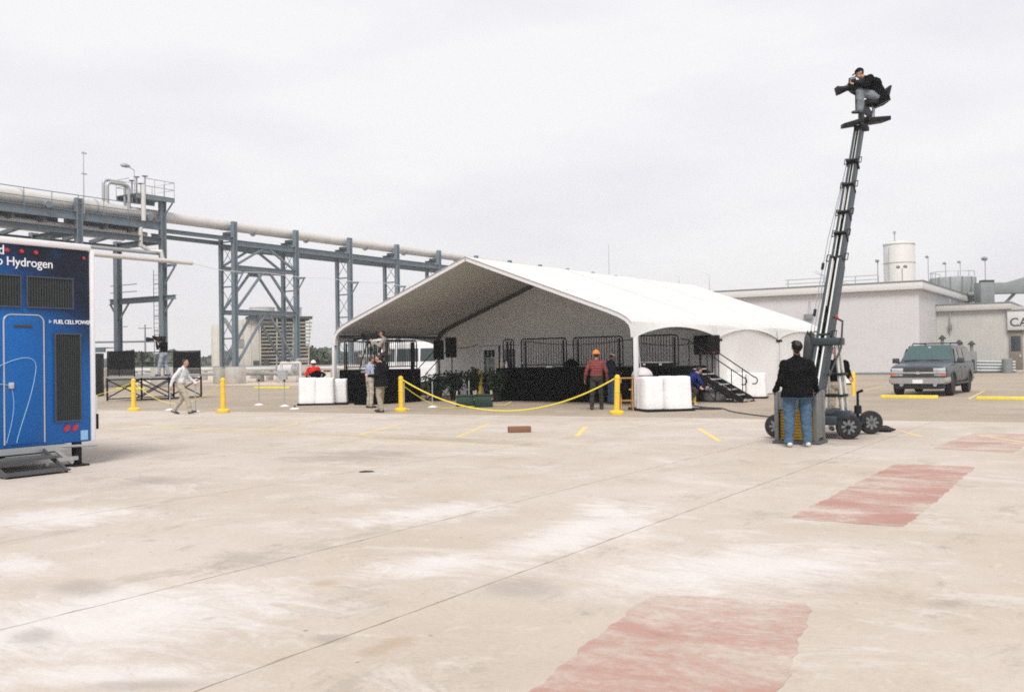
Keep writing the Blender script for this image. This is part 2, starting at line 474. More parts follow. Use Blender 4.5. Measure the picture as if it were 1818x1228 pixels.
for (x0, y0, x1, y1, lb) in ((-9.3, 40.2, -9.9, 47.8, 'pale yellow stall line on asphalt left of the parked SUV'),
                             (-4.6, 34.6, -5.0, 42.2, 'pale yellow stall line on asphalt right of the parked SUV'),
                             (-1.6, 34.2, -2.0, 42.2, 'pale yellow stall line on asphalt at the right edge of view')):
    stripe((x0, y0), (x1, y1), 0.1, -0.008, M['yellow_faint'], 'stall_line', lb, 'road marking', 'stall lines in the far lot')

def panel(q, m, label):
    """worn painted panel: near-left, near-right, far-right, far-left corners; edges wander by a few centimetres"""
    ph = [random.uniform(0, 6.28) for _ in range(16)]
    A, B, C_, D_ = [Vector(p) for p in q]
    wob = lambda s_, i: 0.007 * math.sin(2.1 * s_ + ph[i]) + 0.006 * math.sin(6.3 * s_ + ph[i + 1]) + 0.009 * math.sin(15 * s_ + ph[i + 2]) + 0.006 * math.sin(37 * s_ + ph[i + 3])
    Lv = (D_ - A).length; Lu = (B - A).length
    def fn(u, v):
        p = (A.lerp(B, u)).lerp(D_.lerp(C_, u), v)
        cu = math.exp(-min(u, 1 - u) * Lu / 0.08); cv = math.exp(-min(v, 1 - v) * Lv / 0.08)
        p = p + Vector((1, 0)) * (wob(v * Lv, 0) * (1 - u) + wob(v * Lv, 4) * u + 0.05 * cv * (0.5 - u) * 2)
        p = p + Vector((0, 1)) * (wob(u * Lu, 8) * (1 - v) + wob(u * Lu, 12) * v + 0.05 * cu * (0.5 - v) * 2)
        return (p.x, p.y, 0.0016)
    o = MB().grid(fn, 36, max(40, int(Lv * 30))).build('painted_panel', m, smooth=False)
    return tag(o, label, 'road marking', 'red painted panels')
panel(([(-2.18, 2.2), (-1.03, 2.2), (-1.72, 6.12), (-2.72, 5.85)]), M['red_faint'], 'worn red painted panel on the concrete nearest the camera')
panel(([(-2.82, 9.15), (-1.76, 9.15), (-1.84, 14.4), (-2.86, 14.35)]), M['red_paint'], 'worn red painted panel in the middle of the row of three')
panel(([(-2.8, 16.8), (-1.55, 16.6), (-1.6, 20.3), (-2.6, 20.4)]), M['red_faint'], 'worn red painted panel farthest off, right of the crane')

# ------------------------------------------------------------------ object materials
M['tent'] = mat('white_tent_vinyl', (0.65, 0.645, 0.635), 0.5, var=0.04, scale=0.9, trans=0.02, bump=0.25, bscale=1.6, dirt=((0.54, 0.525, 0.50), 0.5))
M['tent_wall'] = mat('white_vinyl_wall', (0.80, 0.79, 0.78), 0.55, var=0.04, scale=1.5, bump=0.15, bscale=3, trans=0.02)
M['inner_wall'] = mat('shaded_vinyl_wall', (0.68, 0.68, 0.67), 0.6, var=0.05, scale=1.5, bump=0.15, bscale=3)  # white vinyl greyed: the tent's interior shade is put into the colour
M['roof_shade'] = mat('roof_shade_grey', (0.58, 0.575, 0.55), 0.7, var=0.05, scale=1.2)  # darker grey standing in for the shade under the white roof
M['alu'] = mat('grey_aluminium', (0.62, 0.62, 0.63), 0.45, 0.35, var=0.08)
M['white_alu'] = mat('white_coated_aluminium', (0.66, 0.65, 0.66), 0.5, 0.1, var=0.05)
M['dark_alu'] = mat('dark_aluminium', (0.10, 0.105, 0.11), 0.5, 0.3)
M['black_cloth'] = mat('black_drape', (0.0035, 0.0035, 0.0042), 1.0, var=0.2, bump=0.2, spec=0.03)
M['black_steel'] = mat('black_painted_steel', (0.009, 0.010, 0.012), 0.6, var=0.2, spec=0.25)
M['black_plastic'] = mat('black_plastic', (0.007, 0.007, 0.008), 0.6, var=0.2, spec=0.25)
M['grille'] = mat('speaker_grille', (0.010, 0.009, 0.009), 0.9, bump=0.4, bscale=300, spec=0.1)
M['rack'] = mat('blue_grey_rack_paint', (0.150, 0.200, 0.240), 0.55, var=0.15, scale=2, dirt=((0.20, 0.17, 0.14), 0.45))
M['rack_dark'] = mat('dark_blue_grey_rack_paint', (0.10, 0.132, 0.158), 0.6, var=0.15, scale=2)
M['pipe'] = mat('pale_pipe_insulation', (0.62, 0.60, 0.58), 0.45, 0.2, var=0.06, scale=1.0, dirt=((0.40, 0.38, 0.34), 0.35))
M['galv'] = mat('galvanised_steel', (0.42, 0.44, 0.45), 0.5, 0.5, var=0.12, scale=3)
M['plinth'] = mat('plinth_concrete', (0.50, 0.47, 0.43), 0.9, var=0.12, scale=2.5, bump=0.3, bscale=20, dirt=((0.30, 0.27, 0.23), 0.5))
M['wall_metal'] = mat('pale_grey_wall_panels', (0.55, 0.545, 0.56), 0.6, var=0.03, scale=0.5, dirt=((0.45, 0.44, 0.43), 0.3))
M['wall_beige'] = mat('beige_wall_panels', (0.48, 0.475, 0.45), 0.65, var=0.05, scale=0.7, dirt=((0.38, 0.36, 0.33), 0.35))
M['fascia'] = mat('white_fascia', (0.60, 0.595, 0.59), 0.6, var=0.06)
M['roof_grey'] = mat('grey_flat_roof', (0.30, 0.29, 0.28), 0.9)
M['duct'] = mat('grey_green_ductwork', (0.20, 0.225, 0.225), 0.6, var=0.15, scale=1.5)
M['yellow'] = mat('safety_yellow_plastic', (0.80, 0.53, 0.03), 0.5, var=0.07, scale=8, dirt=((0.45, 0.33, 0.10), 0.35))
M['yellow_stop'] = mat('yellow_kerb_paint', (0.70, 0.56, 0.07), 0.7, var=0.12, scale=8, dirt=((0.45, 0.38, 0.18), 0.4))
M['rope'] = mat('yellow_poly_rope', (0.80, 0.66, 0.05), 0.6, var=0.1, scale=60)
M['white_plastic'] = mat('white_plastic', (0.78, 0.78, 0.79), 0.5, var=0.04)
M['ballast'] = mat('white_quilted_cover', (0.80, 0.795, 0.81), 0.75, var=0.05, scale=7, bump=0.5, bscale=14)
M['blue'] = None
M['trim_white'] = mat('white_trim', (0.74, 0.74, 0.76), 0.4, var=0.04)
M['silver'] = mat('bright_metal_trim', (0.62, 0.63, 0.65), 0.3, 0.8, var=0.06)
M['chrome'] = mat('chrome', (0.70, 0.71, 0.73), 0.14, 1.0, var=0.03)
M['red_lens'] = mat('red_lens', (0.42, 0.015, 0.02), 0.25, coat=0.5)
M['amber_lens'] = mat('amber_lens', (0.75, 0.16, 0.03), 0.25, coat=0.5)
M['clear_lens'] = mat('clear_lamp_lens', (0.62, 0.64, 0.66), 0.12, 0.5, coat=0.6)
M['louver'] = mat('dark_louver_metal', (0.045, 0.052, 0.056), 0.5, 0.3, var=0.2)
M['letter'] = mat('white_vinyl_letters', (0.80, 0.81, 0.84), 0.5, var=0.02)
M['navy'] = mat('dark_blue_letters', (0.05, 0.06, 0.085), 0.6, var=0.1)
M['pale_line'] = mat('pale_blue_vinyl_line', (0.25, 0.45, 0.66), 0.5, var=0.04)
M['rubber'] = mat('tyre_rubber', (0.016, 0.016, 0.017), 0.85, var=0.2, bump=0.2, bscale=50)
M['rim'] = mat('alloy_rim', (0.50, 0.51, 0.52), 0.35, 0.8, var=0.1)
M['dull_rim'] = mat('dull_grey_rim', (0.20, 0.22, 0.23), 0.5, 0.5, var=0.15)
M['paint_grey'] = mat('grey_blue_car_paint', (0.065, 0.080, 0.100), 0.42, 0.25, var=0.05, scale=2, coat=0.25, spec=0.35)
M['paint_white'] = mat('white_van_paint', (0.76, 0.76, 0.77), 0.35, var=0.03, coat=0.5)
M['bumper'] = mat('brushed_bumper', (0.48, 0.47, 0.47), 0.32, 0.75, var=0.06)
M['cladding'] = mat('dark_cladding', (0.035, 0.045, 0.05), 0.6)
M['glass_dark'] = mat('tinted_window_glass', (0.02, 0.035, 0.04), 0.06, var=0.1, coat=0.4, spec=0.7)
M['glass_green'] = mat('green_windscreen_glass', (0.028, 0.075, 0.076), 0.08, var=0.12, scale=1.5, coat=0.5, spec=0.7)
M['wood'] = mat('orange_wood', (0.42, 0.22, 0.06), 0.6, var=0.2, scale=9)
M['brick'] = mat('brown_brick', (0.24, 0.115, 0.065), 0.9, var=0.2, scale=30, bump=0.4, bscale=60)
M['leaf'] = mat('dark_green_leaf', (0.010, 0.032, 0.013), 0.6, var=0.4, scale=15, spec=0.3)
M['far_leaf'] = mat('far_tree_leaf', (0.055, 0.075, 0.045), 0.8, var=0.35, scale=1.2)
M['bin'] = mat('dark_green_bin', (0.010, 0.036, 0.024), 0.5, var=0.15)
M['crane'] = mat('dark_blue_grey_crane', (0.035, 0.048, 0.06), 0.5, 0.2, var=0.2)
M['rail'] = mat('pale_aluminium_rail', (0.68, 0.68, 0.65), 0.35, 0.6, var=0.08)
M['weight'] = mat('yellow_counterweight', (0.46, 0.27, 0.015), 0.6, var=0.2, scale=20)
M['crate'] = mat('grey_steel_crate', (0.20, 0.205, 0.205), 0.45, 0.4, var=0.15)
M['louver_wood'] = mat('weathered_louver_board', (0.46, 0.455, 0.40), 0.8, var=0.15, scale=1.2, dirt=((0.26, 0.25, 0.21), 0.4))
M['tower_wall'] = mat('weathered_tower_panel', (0.50, 0.48, 0.44), 0.8, var=0.12, scale=0.8)
M['shadow_void'] = mat('dark_hollows_and_parts', (0.05, 0.052, 0.05), 0.9)  # near-black: shade of openings and hollows put into the colour; also dark parts
M['tank'] = mat('pale_tank_paint', (0.60, 0.585, 0.57), 0.6, var=0.03, scale=0.6)
M['door_brown'] = mat('brown_door', (0.22, 0.185, 0.155), 0.6, var=0.1)
M['tread'] = mat('bright_tread_plate', (0.60, 0.61, 0.62), 0.4, 0.35, var=0.12, scale=10)
M['grey_dome'] = mat('grey_white_dome', (0.55, 0.53, 0.53), 0.6, var=0.06)

# trailer paint: near-black blue at the upper rear corner, blending into bright blue
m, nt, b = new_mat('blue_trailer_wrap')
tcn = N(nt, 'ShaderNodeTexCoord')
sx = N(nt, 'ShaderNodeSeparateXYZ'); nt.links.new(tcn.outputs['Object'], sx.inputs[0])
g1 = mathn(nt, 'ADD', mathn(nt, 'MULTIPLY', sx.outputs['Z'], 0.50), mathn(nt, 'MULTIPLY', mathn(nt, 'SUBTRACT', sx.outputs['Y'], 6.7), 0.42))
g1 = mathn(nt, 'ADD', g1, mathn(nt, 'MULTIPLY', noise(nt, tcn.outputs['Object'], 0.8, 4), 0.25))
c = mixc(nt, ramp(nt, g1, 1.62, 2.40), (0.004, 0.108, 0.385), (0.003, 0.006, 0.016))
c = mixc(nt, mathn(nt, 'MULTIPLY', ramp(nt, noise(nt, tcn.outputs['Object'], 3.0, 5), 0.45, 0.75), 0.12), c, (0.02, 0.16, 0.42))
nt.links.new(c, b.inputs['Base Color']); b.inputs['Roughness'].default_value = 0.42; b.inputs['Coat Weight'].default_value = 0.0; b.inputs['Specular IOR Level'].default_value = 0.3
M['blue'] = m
# plaid shirt
m, nt, b = new_mat('red_plaid_cloth')
tcn = N(nt, 'ShaderNodeTexCoord'); sx = N(nt, 'ShaderNodeSeparateXYZ'); nt.links.new(tcn.outputs['Object'], sx.inputs[0])
def bands(v, per, duty):
    fr = mathn(nt, 'FRACT', mathn(nt, 'MULTIPLY', v, 1.0 / per))
    return mathn(nt, 'LESS_THAN', fr, duty)
hz = bands(sx.outputs['Z'], 0.075, 0.42); vx = bands(mathn(nt, 'ADD', sx.outputs['X'], sx.outputs['Y']), 0.075, 0.42)
wl = bands(sx.outputs['Z'], 0.075, 0.10)
c = mixc(nt, mathn(nt, 'MULTIPLY', hz, 0.75), (0.25, 0.028, 0.026), (0.04, 0.015, 0.020))
c = mixc(nt, mathn(nt, 'MULTIPLY', vx, 0.55), c, (0.055, 0.02, 0.03))
c = mixc(nt, mathn(nt, 'MULTIPLY', wl, 0.5), c, (0.45, 0.25, 0.16))
nt.links.new(c, b.inputs['Base Color']); b.inputs['Roughness'].default_value = 0.9
M['plaid'] = m
def cloth(n, c, **k):
    M[n] = mat(n, c, 0.9, var=0.18, scale=9, bump=0.35, bscale=25, spec=0.06, **k)
cloth('black_pullover', (0.006, 0.0065, 0.0078)); cloth('charcoal_jacket', (0.010, 0.011, 0.013)); cloth('blue_jeans', (0.075, 0.135, 0.215))
cloth('khaki', (0.36, 0.32, 0.245)); cloth('pale_khaki', (0.42, 0.385, 0.31)); cloth('dark_trousers', (0.045, 0.042, 0.038)); cloth('white_shirt', (0.66, 0.67, 0.70))
cloth('red_shirt', (0.60, 0.030, 0.02)); cloth('tan_jacket', (0.32, 0.30, 0.255)); cloth('navy_jacket', (0.02, 0.03, 0.05)); cloth('royal_blue', (0.015, 0.03, 0.15))
cloth('pale_jeans', (0.30, 0.34, 0.40)); cloth('grey_jeans', (0.19, 0.21, 0.245)); cloth('light_blue_shirt', (0.32, 0.38, 0.52))
M['skin'] = mat('skin', (0.50, 0.27, 0.19), 0.55, var=0.06, scale=12)
M['skin_tan'] = mat('tanned_skin', (0.36, 0.19, 0.12), 0.55, var=0.06, scale=12)
M['hair'] = mat('dark_hair', (0.025, 0.018, 0.014), 0.7, var=0.3, scale=40)
M['shoe_black'] = mat('black_shoe', (0.02, 0.018, 0.016), 0.5)
M['shoe_white'] = mat('white_trainer', (0.62, 0.60, 0.58), 0.6)
M['hat_orange'] = mat('orange_hard_hat', (0.85, 0.22, 0.02), 0.35, var=0.06)
M['hat_white'] = mat('white_hard_hat', (0.78, 0.77, 0.74), 0.35, var=0.04)
M['hat_tan'] = mat('tan_cap_cloth', (0.56, 0.51, 0.40), 0.9)
M['hat_black'] = mat('black_cap_cloth', (0.008, 0.009, 0.012), 1.0, spec=0.05)
M['eye'] = mat('eye_dark', (0.02, 0.015, 0.012), 0.3)
M['lip'] = mat('lip', (0.34, 0.13, 0.10), 0.6)
# ------------------------------------------------------------------ event tent
# local frame: x = 0 at the right-hand eave, negative to the left; y = 0 at the open front frame, + along the ridge
TW, BAY, NB = 12.82, 6.08, 3
TENT = thing('event_tent', 'large white frame tent with curved eaves and open front gable', 'tent', (-12.58, 26.22, -0.016), R(-2.3))
HALF = [(0.0, 2.20), (-0.02, 2.42), (-0.09, 2.60), (-0.25, 2.76), (-0.50, 2.90), (-0.90, 3.06)]
RIDGE = 5.04
def prof(k):
    """roof line, k 0..1 from right eave to left eave"""
    return k
RP = HALF + [(-0.90 - (TW / 2 - 0.90) * t, 3.06 + (RIDGE - 3.06) * t) for t in (0.2, 0.4, 0.6, 0.8, 0.95)] + [(-TW / 2, RIDGE)]
RP = RP + [(-TW - x, z) for x, z in RP[-2::-1]]
EAVE_I = 2                                       # index of the crease where the valance hangs
ROOF_PTS = RP[EAVE_I:len(RP) - EAVE_I]
# frames: legs and rafters at each bay line
for i in range(NB + 1):
    y = i * BAY
    m_ = M['white_alu'] if i == 0 else M['alu']
    for side in (0, 1):
        fx = (lambda x: x) if side == 0 else (lambda x: -TW - x)
        mb = MB(); mb.box(fx(0.0) - 0.055, fx(0.0) + 0.055, y - 0.07, y + 0.07, 0.0, 2.18)
        mb.box(fx(0.0) - 0.15, fx(0.0) + 0.15, y - 0.15, y + 0.15, 0.0, 0.02)
        mb.build('leg', m_, TENT, bevel=0.008)
        mb = MB()
        pts = [(0, 2.16)] + HALF + [(-TW / 2, RIDGE)]
        top = [Vector((fx(x), 0, z)) for x, z in pts]
        # keder rafter: rectangular section swept along the curve, under the fabric
        sec = 0.13
        for a, b2 in zip(range(len(pts) - 1), range(1, len(pts))):
            pass
        nrm = []
        for k in range(len(top)):
            d = (top[min(k + 1, len(top) - 1)] - top[max(k - 1, 0)]).normalized()
            n_ = Vector((d.z, 0, -d.x)); c_ = Vector((-TW / 2, 0, 1.0)) - top[k]
            if n_.dot(c_) < 0: n_ = -n_
            nrm.append(n_)
        vs = []; fs = []
        yo = -0.07
        for p, n_ in zip(top, nrm):
            o_ = 0.0 if i == 0 else 0.02
            for q in ((p + n_ * o_), (p + n_ * (sec + o_))):
                vs += [(q.x, y + yo, q.z), (q.x, y + 0.07, q.z)]
        for k in range(len(top) - 1):
            a = 4 * k; b_ = 4 * (k + 1)
            fs += [(a, a + 1, b_ + 1, b_), (a + 2, b_ + 2, b_ + 3, a + 3), (a, b_, b_ + 2, a + 2), (a + 1, a + 3, b_ + 3, b_ + 1)]
        mb.add(vs, fs); mb.build('rafter', m_ if i == 0 else M['dark_alu'] if i == 1 else m_, TENT, ang=50)
# eave beams and ridge purlin
for fx in (-0.15, -TW + 0.15):
    for i in range(NB):
        MB().box(fx - 0.04, fx + 0.04, i * BAY + 0.075, (i + 1) * BAY - 0.075, 2.44, 2.56).build('eave_beam', M['dark_alu'], TENT)
for i in range(NB):
    MB().box(-TW / 2 - 0.05, -TW / 2 + 0.05, i * BAY + 0.075, (i + 1) * BAY - 0.075, RIDGE - 0.2, RIDGE - 0.08).build('ridge_purlin', M['alu'], TENT)
# roof fabric, one panel per bay, slightly slack between the frames
for i in range(NB):
    def fn(u, v, i=i):
        k = v * (len(ROOF_PTS) - 1); a = int(min(k, len(ROOF_PTS) - 2)); t = k - a
        x = ROOF_PTS[a][0] * (1 - t) + ROOF_PTS[a + 1][0] * t; z = ROOF_PTS[a][1] * (1 - t) + ROOF_PTS[a + 1][1] * t
        s = math.sin(math.pi * u)
        rise = abs(x + TW / 2) / (TW / 2)
        z -= 0.085 * s * (0.25 + math.sin(math.pi * min(1, rise * 1.05)) ** 0.7) if rise < 0.97 else 0.03 * s
        e = 0.09 if (i == 0) else 0
        return (x, i * BAY - e + u * (BAY + e), z + 0.016)
    mb = MB(); mb.grid(fn, 16, 2 * (len(ROOF_PTS) - 1)); mb.build('roof_panel', M['tent'], TENT, thick=0.006, ang=60)
    mb = MB(); mb.grid(lambda u, v, fn=fn: (lambda p: (p[0], p[1], p[2] - 0.022))(fn(u, v)), 16, 2 * (len(ROOF_PTS) - 1)); mb.build('roof_shade_sheet', M['roof_shade'], TENT, thick=0.003, ang=60)  # sheet added below the fabric, its grey darkens the roof's underside
    if i > 0:
        sm = MB()
        pts = [(x, i * BAY, z + 0.028) for x, z in ROOF_PTS]
        sm.tube(pts, 0.018, 6); sm.build('roof_seam', M['alu'], TENT)
# scalloped valances along both eaves
for side in (0, 1):
    fx = (lambda x: x) if side == 0 else (lambda x: -TW - x)
    for i in range(NB):
        def fv(u, v, i=i, fx=fx):
            zt = 2.635 - 0.02 * math.sin(math.pi * u)
            zb = 2.16 + 0.36 * (math.sin(math.pi * u) ** 0.75 if 0 < u < 1 else 0)
            x = fx(-0.066 + 0.082 * v) + (0.02 * math.sin(9 * u + i) * v)
            return (x, i * BAY + 0.005 + u * (BAY - 0.01), zt + (zb - zt) * v)
        mb = MB(); mb.grid(fv, 24, 4); mb.build('valance', M['tent'], TENT, thick=0.005, ang=60)
        ed = MB(); ed.tube([fv(k / 24, 1.0) for k in range(25)], 0.014, 6); ed.build('valance_hem', M['alu'], TENT)
# side walls (closed in bays two and three)
for side in (0, 1):
    fx = (lambda x: x) if side == 0 else (lambda x: -TW - x)
    for i in (1, 2):
        def fw(u, v, i=i, fx=fx):
            b_ = 0.10 * math.sin(math.pi * u) * math.sin(math.pi * v) + 0.012 * math.sin(11 * u + 3 * v + i) * (1 - v * 0.5)
            return (fx(-0.02 - b_ * (1 if side == 0 else 1)), i * BAY + 0.075 + u * (BAY - 0.15), 0.03 + v * 2.52)
        mb = MB(); mb.grid(fw, 28, 10); mb.build('side_wall', M['tent_wall'], TENT, thick=0.005, ang=60)
# gable walls: one behind the stage, one at the far end
def wall_top(x):
    for (xa, za), (xb, zb) in zip(RP[:-1], RP[1:]):
        if xb - 1e-6 <= x <= xa + 1e-6 and abs(xb - xa) > 1e-6:
            t = (x - xa) / (xb - xa); return za + (zb - za) * t
    return 2.5
DOORS = [(-10.50, -9.54), (-9.46, -8.50)]     # double doors left of the stage
for y, nm in ((BAY + 0.02, 'stage_back_wall'), (NB * BAY - 0.02, 'end_wall')):
    xs = [-0.06] + [-0.5 - k * (TW - 1.0) / 24 for k in range(25)] + [-TW + 0.06]
    d0 = d1 = None
    if nm == 'stage_back_wall':
        d0, d1 = DOORS[0][0], DOORS[1][1]
        xs = sorted(set([round(x, 4) for x in xs if not (d0 - 0.02 < x < d1 + 0.02)] + [d0, d1]), reverse=True)
    mb = MB()
    for a, b2 in zip(xs[:-1], xs[1:]):
        za, zb = wall_top(a) - 0.16, wall_top(b2) - 0.16
        z0 = 0.03
        if d0 is not None and a <= d1 + 1e-3 and b2 >= d0 - 1e-3: z0 = 2.14
        mb.add([(a, y, z0), (b2, y, z0), (b2, y, zb), (a, y, za)], [(0, 1, 2, 3)])
    mb.build(nm, M['inner_wall'] if nm == 'stage_back_wall' else M['tent_wall'], TENT, thick=0.004, smooth=False)
    if nm == 'stage_back_wall':
        for xx in (-2.9, -5.6):
            MB().box(xx - 0.012, xx + 0.012, y - 0.022, y - 0.010, 0.05, wall_top(xx) - 0.35).build('wall_seam', M['alu'], TENT)
        for sw in ((-8.2, -3.2, 2.25, 0.18), (-3.2, -0.3, 2.1, 0.14), (-12.4, -10.7, 2.15, 0.12)):
            pts = [(sw[0] + (sw[1] - sw[0]) * k / 12, y - 0.03, sw[2] - sw[3] * 4 * (k / 12) * (1 - k / 12)) for k in range(13)]
            MB().tube(pts, 0.012, 6).build('cable_swag', M['cable'], TENT)
# French doors with panes
for di, (a, b2) in enumerate(DOORS):
    y = BAY + 0.0
    d = MB()
    # stiles and rails of the leaf
    d.box(a + 0.01, a + 0.20, y - 0.03, y + 0.03, 0.05, 2.10); d.box(b2 - 0.20, b2 - 0.01, y - 0.03, y + 0.03, 0.05, 2.10)
    d.box(a + 0.20, b2 - 0.20, y - 0.03, y + 0.03, 1.93, 2.10); d.box(a + 0.20, b2 - 0.20, y - 0.03, y + 0.03, 0.05, 0.30)
    do = d.build('door', M['trim_white'], TENT, bevel=0.004)
    for cx in range(3):
        for rz_ in range(5):
            x0 = a + 0.205 + cx * (0.59 / 3); z0 = 0.31 + rz_ * 0.324
            MB().box(x0 + 0.008, x0 + 0.59 / 3 - 0.008, y - 0.008, y + 0.008, z0 + 0.008, z0 + 0.312).build('pane', M['glass_dark'], do, smooth=False)
    mu = MB()
    for cx in (1, 2): mu.box(a + 0.205 + cx * 0.59 / 3 - 0.010, a + 0.205 + cx * 0.59 / 3 + 0.010, y - 0.02, y + 0.02, 0.30, 1.93)
    for rz_ in range(1, 5): mu.box(a + 0.20, b2 - 0.20, y - 0.018, y + 0.018, 0.31 + rz_ * 0.324 - 0.012, 0.31 + rz_ * 0.324 + 0.008)
    mu.build('glazing_bars', M['trim_white'], do, smooth=False)
    MB().lathe([(0.0, -0.06), (0.025, -0.055), (0.03, -0.035), (0.012, -0.03), (0.012, 0)], (b2 - 0.1 if di == 0 else a + 0.1, y - 0.03, 1.02), 12, axis='y').build('door_handle', M['silver'], do)
fr = MB()
a, b2 = DOORS[0][0], DOORS[1][1]
fr.box(a - 0.09, a, BAY - 0.05, BAY + 0.05, 0.0, 2.2); fr.box(b2, b2 + 0.09, BAY - 0.05, BAY + 0.05, 0.0, 2.2); fr.box(a, b2, BAY - 0.05, BAY + 0.05, 2.12, 2.22)
fr.build('door_frame', M['trim_white'], TENT, bevel=0.005)
# brackets and ratchet straps at the right-hand legs
for i in range(1, NB + 1):
    MB().box(-0.02, 0.16, i * BAY - 0.10, i * BAY + 0.10, 2.06, 2.16).build('corner_bracket', M['black_steel'], TENT, bevel=0.01)
for i, (dx, dy) in enumerate(((-0.05, 0.45), (0.75, 0.12), (0.75, 0.12))):
    z1 = 0.95 if i < 2 else 1.0
    MB().bar((0.04, i * BAY + 0.02, 2.12), (dx, i * BAY + dy, z1), 0.03, 0.006).build('tie_strap', M['alu'], TENT)

# ------------------------------------------------------------------ stage and its fittings
def t2w(x, y, z=0.0):
    c, s = math.cos(R(-2.3)), math.sin(R(-2.3))
    return Vector((-12.58 + c * x - s * y, 26.22 + s * x + c * y, z))
TR = R(-2.3)
DZ = 1.22
STX0, STX1, STY0, STY1 = -7.52, -0.32, 3.15, 5.75
stage = thing('stage', 'long low stage wrapped in black skirting under the tent', 'stage', t2w(0, 0, -0.016), TR)
def drape(fn, L, h, name, par, seed=1):
    """pleated cloth: fn(s) gives plan point and outward normal at distance s"""
    n = int(L / 0.035)
    def g(u, v):
        s = u * L; p, nn = fn(s)
        am = 0.022 * (1 - 0.55 * v) * (math.sin(s * 26 + seed) + 0.5 * math.sin(s * 61 + seed * 2))
        return (p[0] + nn[0] * (0.03 + am), p[1] + nn[1] * (0.03 + am), 0.01 + v * (h - 0.01))
    mb = MB(); mb.grid(g, n, 3); return mb.build(name, M['black_cloth'], par, ang=80)
MB().box(STX0, STX1, STY0, STY1, DZ - 0.10, DZ).build('deck', M['black_steel'], stage, bevel=0.006)
drape(lambda s: ((STX0 + s, STY0), (0, -1)), STX1 - STX0, DZ - 0.01, 'front_skirt', stage)
drape(lambda s: ((STX0, STY1 - s), (-1, 0)), STY1 - STY0, DZ - 0.01, 'side_skirt', stage, 2)
drape(lambda s: ((STX1, STY0 + s), (1, 0)), STY1 - STY0, DZ - 0.01, 'side_skirt', stage, 3)
MB().box(STX0 + 0.1, STX1 - 0.1, STY0 + 0.1, STY1 - 0.1, 0.0, DZ - 0.1).build('inner_frame', M['black_steel'], stage)

def guardrail_mesh(Wd, H, n):
    fr = MB(); r = 0.12
    pts = [Vector((-Wd / 2, 0, 0)), Vector((-Wd / 2, 0, H - r))] + arc((-Wd / 2 + r, 0, H - r), r, 180, 90, 5, (1, 0, 0), (0, 0, 1)) + arc((Wd / 2 - r, 0, H - r), r, 90, 0, 5, (1, 0, 0), (0, 0, 1)) + [Vector((Wd / 2, 0, 0))]
    q = [pts[0]]
    for p in pts[1:]:
        if (p - q[-1]).length > 1e-4: q.append(p)
    fr.tube(q, 0.024, 8); fr.tube([(-Wd / 2, 0, 0.09), (Wd / 2, 0, 0.09)], 0.018, 8)
    bars = MB()
    for k in range(1, n):
        x = -Wd / 2 + Wd * k / n
        bars.tube([(x, 0, 0.1), (x, 0, H - 0.015)], 0.0105, 6, cap=False)
    posts = []
    for s in (-1, 1): posts.append(MB().box(s * (Wd / 2 - 0.16) - 0.03, s * (Wd / 2 - 0.16) + 0.03, 0.026, 0.075, -0.02, H * 0.93).mesh('rail_post', [M['black_steel']], bevel=0.004))
    return fr.mesh('rail_frame', [M['black_steel']]), bars.mesh('rail_bars', [M['black_steel']]), posts
GR = {}
def guardrail(loc, rz, Wd, label, group, H=1.06, n=None):
    key = (round(Wd, 2), H)
    if key not in GR: GR[key] = guardrail_mesh(Wd, H, n or max(3, int(Wd / 0.105)))
    a, b_, c_ = GR[key]
    t = thing('stage_guardrail', label, 'railing', loc, rz, group)
    link('frame', a, t); link('bars', b_, t, 'stuff'); [link('mounting_post', q, t) for q in c_]
    return t
GY = 3.62
for (x, wd, lb) in ((-7.30, 0.48, 'narrow black guardrail at the left end of the stage by the doors'),
                    (-5.72, 1.98, 'black barred guardrail on stage, left of the two wide ones'),
                    (-3.43, 2.0, 'black barred guardrail on stage behind the plaid-shirted man'),
                    (-1.18, 1.70, 'black barred guardrail on stage beside the right-hand loudspeakers')):
    guardrail(t2w(x, GY, DZ - 0.016), TR, wd, lb, 'guardrails along the back of the stage')
# small things left on the stage edge
def bottle(loc, h, r, m, label, cap=None):
    o = thing('bottle', label, 'bottle', loc)
    MB().lathe([(r * .9, 0), (r, 0.01), (r, h * .6), (r * .45, h * .8), (r * .4, h)], n=14).build('body', m, o)
    MB().lathe([(r * .45, h - 0.002), (r * .45, h + 0.03)], n=12).build('cap', cap or M['white_plastic'], o)
    return o
bottle(t2w(-7.36, STY0 + 0.12, DZ - 0.016), 0.30, 0.075, M['hat_tan'], 'tan plastic jug on the stage corner by the doors')
bottle(t2w(-7.18, STY0 + 0.16, DZ - 0.016), 0.22, 0.05, M['white_plastic'], 'white bottle beside the tan jug on the stage corner')
bottle(t2w(-6.45, STY0 + 0.14, DZ - 0.016), 0.16, 0.04, M['royal_blue'], 'small blue bottle on the front edge of the stage')
pp = thing('paper_stack', 'small stack of white papers on the front edge of stage', 'papers', t2w(-5.25, STY0 + 0.17, DZ - 0.016), TR)
for k in range(3): MB().box(-0.12 + 0.01 * k, 0.12 + 0.01 * k, -0.09, 0.09, 0.02 * k + 0.001, 0.02 * k + 0.018).build('sheet_bundle', M['white_plastic'], pp, smooth=False)
bg_ = thing('equipment_bag', 'lumpy black bag lying on the stage between the wide guardrails', 'bag', t2w(-4.45, STY0 + 0.3, DZ - 0.016), TR)
